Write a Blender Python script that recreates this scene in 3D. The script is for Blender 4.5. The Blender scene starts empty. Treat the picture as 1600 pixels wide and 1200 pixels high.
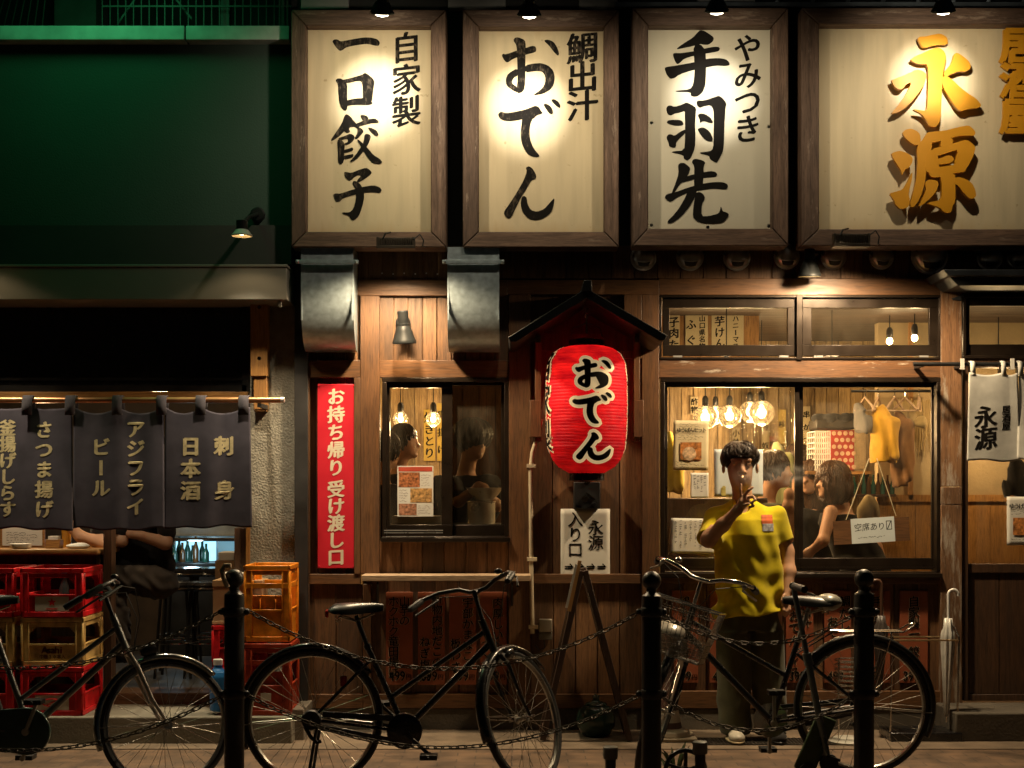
import bpy, bmesh, math, random
import numpy as np
from mathutils import Vector, Matrix
random.seed(7); rng = np.random.default_rng(7)
sc = bpy.context.scene
COL = sc.collection
# ------------------------------------------------------------------ camera
F_PX, CAM_D, CAM_Z, HOR = 2390.0, 9.3, 1.48, 760.0
cd = bpy.data.cameras.new('camera'); cam = bpy.data.objects.new('camera', cd); COL.objects.link(cam)
cam.location = (0, -CAM_D, CAM_Z); cam.rotation_euler = (math.radians(90), 0, 0)
cd.sensor_width = 36; cd.lens = F_PX / 1600 * 36; cd.shift_y = (HOR - 600) / 1600; cd.clip_end = 200
sc.camera = cam
# ------------------------------------------------------------------ world (night sky) and exposure
w = bpy.data.worlds.new('World'); sc.world = w; w.use_nodes = True
nt = w.node_tree; bg = nt.nodes['Background']
sky = nt.nodes.new('ShaderNodeTexSky'); sky.sky_type = 'NISHITA'; sky.sun_disc = False
sky.sun_elevation = math.radians(-5.0); sky.sun_rotation = math.radians(150)
nt.links.new(sky.outputs[0], bg.inputs[0]); bg.inputs[1].default_value = 0.15
sc.view_settings.view_transform = 'Standard'; sc.view_settings.look = 'None'
sc.view_settings.exposure = 0.0; sc.view_settings.gamma = 1.0; sc.view_settings.use_curve_mapping = False
sc.render.engine = 'CYCLES'
sc.cycles.use_denoising = True; sc.cycles.max_bounces = 8; sc.cycles.transparent_max_bounces = 16
sc.cycles.sample_clamp_indirect = 4.0; sc.cycles.caustics_reflective = False; sc.cycles.caustics_refractive = False
sc.cycles.volume_step_rate = 1.0

def S(Y): return F_PX / (CAM_D + Y)                    # pixels per metre at depth Y
def P(px, py, Y): return Vector(((px - 800) / S(Y), Y, CAM_Z + (HOR - py) / S(Y)))

WARM = (1.0, 0.72, 0.40); WHITE = (1.0, 0.86, 0.64)
def spot(name, loc, target, watts, angle, blend=0.5, color=WARM, size=0.03, parent=None):
    l = bpy.data.lights.new(name, 'SPOT'); l.energy = watts; l.color = color; l.spot_size = math.radians(angle)
    l.spot_blend = blend; l.shadow_soft_size = size
    o = bpy.data.objects.new(name, l); COL.objects.link(o); o.location = loc
    o.rotation_euler = (Vector(target) - Vector(loc)).to_track_quat('-Z', 'Y').to_euler()
    if parent is not None:
        o.parent = parent; o.location = Vector(loc) - ORG[parent.name]
    return o
def point(name, loc, watts, color=WARM, size=0.04, parent=None):
    l = bpy.data.lights.new(name, 'POINT'); l.energy = watts; l.color = color; l.shadow_soft_size = size
    o = bpy.data.objects.new(name, l); COL.objects.link(o); o.location = loc
    if parent is not None:
        o.parent = parent; o.location = Vector(loc) - ORG[parent.name]
    return o
# green neon of the neighbouring building, above the frame
spot('green_neon', P(120, -190, -0.9), P(170, 300, 0.0), 26, 150, 1.0, (0.10, 1.0, 0.34), 0.3)

# ------------------------------------------------------------------ materials
def newmat(name):
    m = bpy.data.materials.new(name); m.use_nodes = True
    return m, m.node_tree.nodes, m.node_tree.links, m.node_tree.nodes['Principled BSDF']
def ramp(N, stops):
    r = N.new('ShaderNodeValToRGB'); e = r.color_ramp.elements
    while len(e) < len(stops): e.new(0.5)
    for k, (p, c) in enumerate(stops):
        e[k].position = p; e[k].color = (*c, 1) if len(c) == 3 else c
    return r
MATS = {}
def mat(name, col, rough=0.5, metal=0.0, var=0.25, scale=8.0, bump=0.0, bscale=60.0, stretch=(1, 1, 1), spec=0.5,
        emit=None, es=0.0, coat=0.0, rvar=0.15):
    """plain material with mottled colour, uneven gloss and optional bump"""
    if name in MATS: return MATS[name]
    m, N, L, b = newmat(name)
    tc = N.new('ShaderNodeTexCoord'); mp = N.new('ShaderNodeMapping'); mp.inputs['Scale'].default_value = stretch
    L.new(tc.outputs['Object'], mp.inputs[0])
    n = N.new('ShaderNodeTexNoise'); n.inputs['Scale'].default_value = scale; n.inputs['Detail'].default_value = 6
    L.new(mp.outputs[0], n.inputs['Vector'])
    lo = tuple(c * (1 - var) for c in col); hi = tuple(min(1, c * (1 + var)) for c in col)
    r = ramp(N, [(0.3, lo), (0.7, hi)]); L.new(n.outputs['Fac'], r.inputs[0]); L.new(r.outputs[0], b.inputs['Base Color'])
    rr = ramp(N, [(0.3, (max(0.02, rough - rvar * rough),) * 3), (0.75, (min(1, rough + rvar * rough),) * 3)])
    L.new(n.outputs['Fac'], rr.inputs[0]); L.new(rr.outputs[0], b.inputs['Roughness'])
    b.inputs['Metallic'].default_value = metal; b.inputs['Specular IOR Level'].default_value = spec
    b.inputs['Coat Weight'].default_value = coat
    if bump:
        n2 = N.new('ShaderNodeTexNoise'); n2.inputs['Scale'].default_value = bscale; n2.inputs['Detail'].default_value = 4
        L.new(mp.outputs[0], n2.inputs['Vector'])
        bp = N.new('ShaderNodeBump'); bp.inputs['Strength'].default_value = bump; bp.inputs['Distance'].default_value = 0.01
        L.new(n2.outputs['Fac'], bp.inputs['Height']); L.new(bp.outputs[0], b.inputs['Normal'])
    if emit:
        b.inputs['Emission Color'].default_value = (*emit, 1); b.inputs['Emission Strength'].default_value = es
    MATS[name] = m
    return m
def wood(name, dark, light, axis='z', rough=0.5, scale=1.0, worn=0.0, wcol=(0.35, 0.30, 0.24), pvar=0.45):
    """grained boards; each board (mesh island) gets its own tone and its own stretch of grain"""
    if name in MATS: return MATS[name]
    m, N, L, b = newmat(name)
    tc = N.new('ShaderNodeTexCoord'); geo = N.new('ShaderNodeNewGeometry')
    sh = N.new('ShaderNodeVectorMath'); sh.operation = 'MULTIPLY_ADD'
    cmb = N.new('ShaderNodeCombineXYZ')
    for k in range(3): L.new(geo.outputs['Random Per Island'], cmb.inputs[k])
    L.new(cmb.outputs[0], sh.inputs[0]); sh.inputs[1].default_value = (13, 17, 19); L.new(tc.outputs['Object'], sh.inputs[2])
    mp = N.new('ShaderNodeMapping')
    g = {'z': (22, 22, 1.6), 'x': (1.6, 22, 22), 'y': (22, 1.6, 22)}[axis]
    mp.inputs['Scale'].default_value = tuple(v * scale for v in g); L.new(sh.outputs[0], mp.inputs[0])
    n = N.new('ShaderNodeTexNoise'); n.inputs['Scale'].default_value = 1.6; n.inputs['Detail'].default_value = 8
    n.inputs['Roughness'].default_value = 0.65; n.inputs['Distortion'].default_value = 0.8; L.new(mp.outputs[0], n.inputs['Vector'])
    r = ramp(N, [(0.28, dark), (0.5, tuple((a + c) / 2 for a, c in zip(dark, light))), (0.74, light)])
    L.new(n.outputs['Fac'], r.inputs[0])
    # fine pores
    n3 = N.new('ShaderNodeTexNoise'); n3.inputs['Scale'].default_value = 9; n3.inputs['Detail'].default_value = 3
    L.new(mp.outputs[0], n3.inputs['Vector'])
    mx0 = N.new('ShaderNodeMixRGB'); mx0.blend_type = 'MULTIPLY'; mx0.inputs[0].default_value = 0.55
    r3 = ramp(N, [(0.36, (0.35, 0.3, 0.28)), (0.5, (1, 1, 1))]); L.new(n3.outputs['Fac'], r3.inputs[0])
    L.new(r.outputs[0], mx0.inputs[1]); L.new(r3.outputs[0], mx0.inputs[2])
    hv = N.new('ShaderNodeHueSaturation')
    mr = N.new('ShaderNodeMapRange'); mr.inputs[3].default_value = 1 - pvar; mr.inputs[4].default_value = 1 + pvar
    L.new(geo.outputs['Random Per Island'], mr.inputs[0]); L.new(mr.outputs[0], hv.inputs['Value'])
    L.new(mx0.outputs[0], hv.inputs['Color'])
    out = hv.outputs[0]
    # large stains
    n4 = N.new('ShaderNodeTexNoise'); n4.inputs['Scale'].default_value = 2.2; n4.inputs['Detail'].default_value = 5
    L.new(tc.outputs['Object'], n4.inputs['Vector'])
    r4 = ramp(N, [(0.35, (0.62, 0.6, 0.58)), (0.6, (1, 1, 1))]); L.new(n4.outputs['Fac'], r4.inputs[0])
    m4 = N.new('ShaderNodeMixRGB'); m4.blend_type = 'MULTIPLY'; m4.inputs[0].default_value = 0.8
    L.new(out, m4.inputs[1]); L.new(r4.outputs[0], m4.inputs[2]); out = m4.outputs[0]
    if worn:
        n5 = N.new('ShaderNodeTexNoise'); n5.inputs['Scale'].default_value = 3.3; n5.inputs['Detail'].default_value = 9
        n5.inputs['Roughness'].default_value = 0.75
        mp5 = N.new('ShaderNodeMapping'); mp5.inputs['Scale'].default_value = {'z': (5, 5, 0.9), 'x': (0.9, 5, 5), 'y': (5, .9, 5)}[axis]
        L.new(sh.outputs[0], mp5.inputs[0]); L.new(mp5.outputs[0], n5.inputs['Vector'])
        r5 = ramp(N, [(0.62 - worn * 0.2, (0, 0, 0)), (0.70 - worn * 0.12, (1, 1, 1))]); L.new(n5.outputs['Fac'], r5.inputs[0])
        m5 = N.new('ShaderNodeMixRGB'); L.new(r5.outputs[0], m5.inputs[0]); L.new(out, m5.inputs[1]); m5.inputs[2].default_value = (*wcol, 1)
        out = m5.outputs[0]
    L.new(out, b.inputs['Base Color'])
    rr = ramp(N, [(0.3, (min(1, rough + .18),) * 3), (0.7, (rough - 0.1,) * 3)]); L.new(n.outputs['Fac'], rr.inputs[0]); L.new(rr.outputs[0], b.inputs['Roughness'])
    bp = N.new('ShaderNodeBump'); bp.inputs['Strength'].default_value = 0.35; bp.inputs['Distance'].default_value = 0.004
    L.new(n.outputs['Fac'], bp.inputs['Height']); L.new(bp.outputs[0], b.inputs['Normal'])
    MATS[name] = m
    return m
def glass(name='window_glass', tint=(0.96, 0.945, 0.91), dirt=0.10):
    if name in MATS: return MATS[name]
    m, N, L, b = newmat(name); N.remove(b)
    out = N['Material Output']
    tr = N.new('ShaderNodeBsdfTransparent'); tr.inputs[0].default_value = (*tint, 1)
    gl = N.new('ShaderNodeBsdfGlossy'); gl.inputs['Roughness'].default_value = 0.02
    df = N.new('ShaderNodeBsdfDiffuse'); df.inputs[0].default_value = (0.5, 0.42, 0.30, 1)
    fr = N.new('ShaderNodeFresnel'); fr.inputs[0].default_value = 1.5
    tc = N.new('ShaderNodeTexCoord'); n = N.new('ShaderNodeTexNoise'); n.inputs['Scale'].default_value = 5; n.inputs['Detail'].default_value = 8
    mp = N.new('ShaderNodeMapping'); mp.inputs['Scale'].default_value = (1.6, 1.6, 0.6); L.new(tc.outputs['Object'], mp.inputs[0]); L.new(mp.outputs[0], n.inputs['Vector'])
    r = ramp(N, [(0.42, (0.01,) * 3), (0.78, (dirt,) * 3)]); L.new(n.outputs['Fac'], r.inputs[0])
    m1 = N.new('ShaderNodeMixShader'); L.new(r.outputs[0], m1.inputs[0]); L.new(tr.outputs[0], m1.inputs[1]); L.new(df.outputs[0], m1.inputs[2])
    m2 = N.new('ShaderNodeMixShader'); L.new(fr.outputs[0], m2.inputs[0]); L.new(m1.outputs[0], m2.inputs[1]); L.new(gl.outputs[0], m2.inputs[2])
    L.new(m2.outputs[0], out.inputs[0])
    MATS[name] = m
    return m
def emission(name, col, strength):
    if name in MATS: return MATS[name]
    m, N, L, b = newmat(name)
    b.inputs['Base Color'].default_value = (*col, 1); b.inputs['Emission Color'].default_value = (*col, 1)
    b.inputs['Emission Strength'].default_value = strength
    MATS[name] = m
    return m

# ------------------------------------------------------------------ scene helpers
ORG = {}
def thing(name, label, cat, loc=(0, 0, 0), group=None):
    o = bpy.data.objects.new(name, None); COL.objects.link(o); o.location = loc; o.empty_display_size = 0.1
    ORG[o.name] = Vector(loc)
    return tag(o, label, cat, group)
def tag(o, label=None, cat=None, group=None, kind=None):
    if label: o['label'] = label
    if cat: o['category'] = cat
    if group: o['group'] = group
    if kind: o['kind'] = kind
    return o
def children(o): return [c for c in bpy.data.objects if c.parent == o]
def copy_tree(o, parent=None):
    c = o.copy(); COL.objects.link(c); c.parent = parent
    if o.name in ORG: ORG[c.name] = ORG[o.name].copy()
    for ch in children(o): copy_tree(ch, c)
    return c

class MB:
    """collects shapes (world coordinates) and links them as one mesh object"""
    def __init__(s): s.V = []; s.F = []; s.M = []; s.k = 0
    def use(s, k): s.k = k; return s
    def add(s, vs, fs):
        n = len(s.V); s.V.extend([tuple(v) for v in vs]); s.F.extend([tuple(i + n for i in f) for f in fs]); s.M.extend([s.k] * len(fs)); return s
    def box(s, x0, x1, y0, y1, z0, z1):
        x0, x1 = min(x0, x1), max(x0, x1); y0, y1 = min(y0, y1), max(y0, y1); z0, z1 = min(z0, z1), max(z0, z1)
        return s.add([(x0, y0, z0), (x1, y0, z0), (x1, y1, z0), (x0, y1, z0), (x0, y0, z1), (x1, y0, z1), (x1, y1, z1), (x0, y1, z1)],
                     [(0, 3, 2, 1), (4, 5, 6, 7), (0, 1, 5, 4), (1, 2, 6, 5), (2, 3, 7, 6), (3, 0, 4, 7)])
    def pbox(s, px0, py0, px1, py1, Y, Yb):
        """box whose front face (at depth Y) covers the given photo pixels, reaching back to depth Yb"""
        a = P(px0, py1, Y); b = P(px1, py0, Y)
        return s.box(a.x, b.x, Y, Yb, a.z, b.z)
    def bar(s, p, q, wd, h=None, up=(0, 0, 1)):
        p, q = Vector(p), Vector(q); h = h or wd; d = (q - p).normalized(); u = Vector(up)
        if abs(d.dot(u)) > 0.98: u = Vector((0, 1, 0))
        r = d.cross(u).normalized(); u = r.cross(d).normalized(); vs = []
        for c in (p, q):
            for a, b_ in ((-1, -1), (1, -1), (1, 1), (-1, 1)): vs.append(c + r * a * wd / 2 + u * b_ * h / 2)
        return s.add(vs, [(0, 3, 2, 1), (4, 5, 6, 7), (0, 1, 5, 4), (1, 2, 6, 5), (2, 3, 7, 6), (3, 0, 4, 7)])
    def tube(s, pts, r, n=10, closed=False, caps=True):
        pts = [Vector(p) for p in pts]; rs = r if isinstance(r, (list, tuple)) else [r] * len(pts); m = len(pts)
        vs = []; prev = None
        for i, p in enumerate(pts):
            if closed: d = (pts[(i + 1) % m] - pts[i - 1]).normalized()
            else: d = (pts[min(i + 1, m - 1)] - pts[max(i - 1, 0)]).normalized()
            if prev is None:
                u = Vector((0, 0, 1)) if abs(d.z) < 0.9 else Vector((0, 1, 0))
            else: u = prev
            u = (u - d * u.dot(d)).normalized(); prev = u; v = d.cross(u)
            for k in range(n):
                a = 2 * math.pi * k / n; vs.append(p + (u * math.cos(a) + v * math.sin(a)) * rs[i])
        fs = []
        for i in range(m if closed else m - 1):
            j = (i + 1) % m
            for k in range(n): fs.append((i * n + k, i * n + (k + 1) % n, j * n + (k + 1) % n, j * n + k))
        if caps and not closed: fs.append(tuple(range(n - 1, -1, -1))); fs.append(tuple((m - 1) * n + k for k in range(n)))
        return s.add(vs, fs)
    def lathe(s, prof, c=(0, 0, 0), ax='z', n=24, caps=True):
        """prof: (radius, height along axis); ax a letter or a vector"""
        c = Vector(c); d = {'z': Vector((0, 0, 1)), 'y': Vector((0, 1, 0)), 'x': Vector((1, 0, 0))}[ax] if isinstance(ax, str) else Vector(ax).normalized()
        u = Vector((1, 0, 0)) if abs(d.x) < 0.9 else Vector((0, 0, 1)); u = (u - d * u.dot(d)).normalized(); v = d.cross(u); vs = []
        for r, h in prof:
            for k in range(n):
                a = 2 * math.pi * k / n; vs.append(c + d * h + (u * math.cos(a) + v * math.sin(a)) * r)
        fs = []; m = len(prof)
        for i in range(m - 1):
            for k in range(n): fs.append((i * n + k, i * n + (k + 1) % n, (i + 1) * n + (k + 1) % n, (i + 1) * n + k))
        if caps: fs.append(tuple(range(n - 1, -1, -1))); fs.append(tuple((m - 1) * n + k for k in range(n)))
        return s.add(vs, fs)
    def ball(s, c, r, n=16, sq=(1, 1, 1)):
        prof = [(max(1e-4, math.sin(math.pi * i / n)), -math.cos(math.pi * i / n)) for i in range(n + 1)]
        k0 = len(s.V); s.lathe(prof, (0, 0, 0), 'z', n * 2, False)
        for i in range(k0, len(s.V)):
            v = s.V[i]; s.V[i] = (c[0] + v[0] * r * sq[0], c[1] + v[1] * r * sq[1], c[2] + v[2] * r * sq[2])
        return s
    def prism(s, poly, d0, d1, tf):
        """poly of 2-D points; tf(u, v, d) -> world point; d0 front, d1 back"""
        n = len(poly); vs = [tf(u, v, d0) for u, v in poly] + [tf(u, v, d1) for u, v in poly]
        fs = [tuple(range(n)), tuple(range(2 * n - 1, n - 1, -1))] + [(i, i + n, (i + 1) % n + n, (i + 1) % n) for i in range(n)]
        return s.add(vs, fs)
    def grid(s, f, nu, nv, thick=None):
        """f(u, v) with u, v in 0..1"""
        vs = [f(i / nu, j / nv) for j in range(nv + 1) for i in range(nu + 1)]
        fs = [(j * (nu + 1) + i, j * (nu + 1) + i + 1, (j + 1) * (nu + 1) + i + 1, (j + 1) * (nu + 1) + i) for j in range(nv) for i in range(nu)]
        return s.add(vs, fs)
    def build(s, name, mats, parent=None, bevel=0.0, smooth=True, solid=0.0, angle=35, seg=2, fix=True):
        if not isinstance(mats, (list, tuple)): mats = [mats]
        V = np.array(s.V, dtype=float)
        if parent is not None: org = ORG[parent.name]
        else:
            lo, hi = V.min(0), V.max(0); org = Vector(((lo[0] + hi[0]) / 2, (lo[1] + hi[1]) / 2, lo[2]))
        V = V - np.array(org)
        me = bpy.data.meshes.new(name); me.from_pydata([tuple(v) for v in V], [], s.F)
        for m in mats: me.materials.append(m)
        me.polygons.foreach_set('material_index', s.M)
        if fix:
            bm = bmesh.new(); bm.from_mesh(me); bmesh.ops.recalc_face_normals(bm, faces=bm.faces); bm.to_mesh(me); bm.free()
        if smooth:
            me.polygons.foreach_set('use_smooth', [True] * len(me.polygons)); me.set_sharp_from_angle(angle=math.radians(angle))
        me.update()
        o = bpy.data.objects.new(name, me); COL.objects.link(o)
        if parent is not None: o.parent = parent
        else: o.location = org
        ORG[o.name] = org.copy() if isinstance(org, Vector) else Vector(org)
        if solid:
            md = o.modifiers.new('solid', 'SOLIDIFY'); md.thickness = solid; md.offset = 0
        if bevel:
            md = o.modifiers.new('bevel', 'BEVEL'); md.width = bevel; md.segments = seg; md.limit_method = 'ANGLE'; md.angle_limit = math.radians(40)
            md.harden_normals = False
        return o

# ------------------------------------------------------------------ lettering
_gl = {}
def glyph(ch):
    if ch in _gl: return _gl[ch]
    c = bpy.data.curves.new('lettering', 'FONT'); c.body = ch; c.size = 1; c.resolution_u = 3
    o = bpy.data.objects.new('lettering', c); COL.objects.link(o)
    dg = bpy.context.evaluated_depsgraph_get(); me = bpy.data.meshes.new_from_object(o.evaluated_get(dg))
    V = np.array([v.co[:2] for v in me.vertices]).reshape(-1, 2); Fs = [tuple(p.vertices) for p in me.polygons]
    bpy.data.objects.remove(o); bpy.data.curves.remove(c); bpy.data.meshes.remove(me)
    _gl[ch] = (V, Fs); return _gl[ch]
_V0 = glyph('国')[0]; EM = (_V0[:, 0].max() - _V0[:, 0].min()) / 0.84; ECX = (_V0[:, 0].max() + _V0[:, 0].min()) / 2; ECY = (_V0[:, 1].max() + _V0[:, 1].min()) / 2
def put_char(mb, ch, cx, cy, size, tf, nib=0.03, slope=0.0, d=0.0, sx=1.0, latin=False):
    """one character centred on (cx, cy) in photo pixels; tf(px, py, depth_step) -> world; nib thickens it like a broad pen"""
    V, Fs = glyph(ch)
    if len(V) == 0: return
    ecx = (V[:, 0].max() + V[:, 0].min()) / 2 if latin else ECX
    u = (V[:, 0] - ecx) / EM * size * sx; v = (V[:, 1] - ECY) / EM * size
    v = v + slope * u
    offs = [(0, 0)]
    if nib: offs += [(nib, 0.25 * nib), (-nib, -0.25 * nib), (0.4 * nib, nib * 0.6), (-0.4 * nib, -nib * 0.6)]
    for k, (a, b) in enumerate(offs):
        mb.add([tf(cx + uu + a * size, cy - vv - b * size, d + k * 0.00025) for uu, vv in zip(u, v)], Fs)
def put_column(mb, text, cx, y0, pitch, size, tf, **kw):
    for i, ch in enumerate(text):
        if ch == 'ー':
            q = size * 0.09
            mb.add([tf(cx + a, y0 + i * pitch + b, 0.0) for a, b in ((-q, -size * .4), (q, -size * .4), (q, size * .4), (-q, size * .4))], [(0, 1, 2, 3)])
        elif ch != ' ': put_char(mb, ch, cx, y0 + i * pitch, size, tf, **kw)
def put_row(mb, text, x0, cy, pitch, size, tf, **kw):
    for i, ch in enumerate(text):
        if ch != ' ': put_char(mb, ch, x0 + i * pitch, cy, size, tf, **kw)
def flat(Y): return lambda px, py, d: P(px, py, Y - d)
def scribble(mb, x0, y0, x1, y1, tf, lines=5, vert=False, wd=0.8, dens=0.8, seed=0):
    """illegible small print or handwriting: short broken strokes"""
    r = random.Random(seed)
    for i in range(lines):
        t = (i + 0.5) / lines; a = 0.0
        L_ = (y1 - y0) if vert else (x1 - x0)
        end = L_ * r.uniform(0.6, 1.0)
        while a < end:
            l = r.uniform(1.2, 3.2); o = r.uniform(-.8, .8); o2 = o + r.uniform(-1.4, 1.4)
            if r.random() < dens:
                if vert:
                    x = x0 + (x1 - x0) * t; q = [(x + o - wd / 2, y0 + a), (x + o + wd / 2, y0 + a), (x + o2 + wd / 2, y0 + a + l), (x + o2 - wd / 2, y0 + a + l)]
                    if r.random() < .5: q = [(x - 1.8, y0 + a + o), (x + 1.8, y0 + a + o - .5), (x + 1.8, y0 + a + o + wd - .5), (x - 1.8, y0 + a + o + wd)]
                else:
                    y = y0 + (y1 - y0) * t; q = [(x0 + a, y + o - wd / 2), (x0 + a + l, y + o2 - wd / 2), (x0 + a + l, y + o2 + wd / 2), (x0 + a, y + o + wd / 2)]
                mb.add([tf(u, v, 0.0) for u, v in q], [(0, 1, 2, 3)])
            a += l * r.uniform(0.7, 1.4)
def chaikin(p, it=1):
    for _ in range(it):
        q = []
        for i in range(len(p)):
            a, b = p[i], p[(i + 1) % len(p)]
            q += [(a[0] * .78 + b[0] * .22, a[1] * .78 + b[1] * .22), (a[0] * .22 + b[0] * .78, a[1] * .22 + b[1] * .78)]
        p = q
    return p
def grow(p, d):
    n = len(p); A = sum(p[i][0] * p[(i + 1) % n][1] - p[(i + 1) % n][0] * p[i][1] for i in range(n)); sg = 1 if A > 0 else -1; out = []
    for i in range(n):
        a, b, c = p[i - 1], p[i], p[(i + 1) % n]
        n1 = (b[1] - a[1], a[0] - b[0]); n2 = (c[1] - b[1], b[0] - c[0])
        l1 = math.hypot(*n1) or 1; l2 = math.hypot(*n2) or 1
        nx, ny = n1[0] / l1 + n2[0] / l2, n1[1] / l1 + n2[1] / l2; l = math.hypot(nx, ny) or 1
        out.append((b[0] + sg * nx / l * d, b[1] + sg * ny / l * d))
    return out
def zz(x0, y0, k): return lambda pts: [(x0 + x / k, y0 + y / k) for x, y in pts]
zA, zB, zC, zD, zE, zF, zG, zH = zz(500, 40, 7.5), zz(500, 170, 6.317), zz(760, 40, 7.058), zz(760, 140, 5.4526), zz(1030, 40, 7.5), zz(1030, 190, 7.061), zz(1370, 50, 6.9565), zz(1370, 190, 6.9565)
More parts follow.
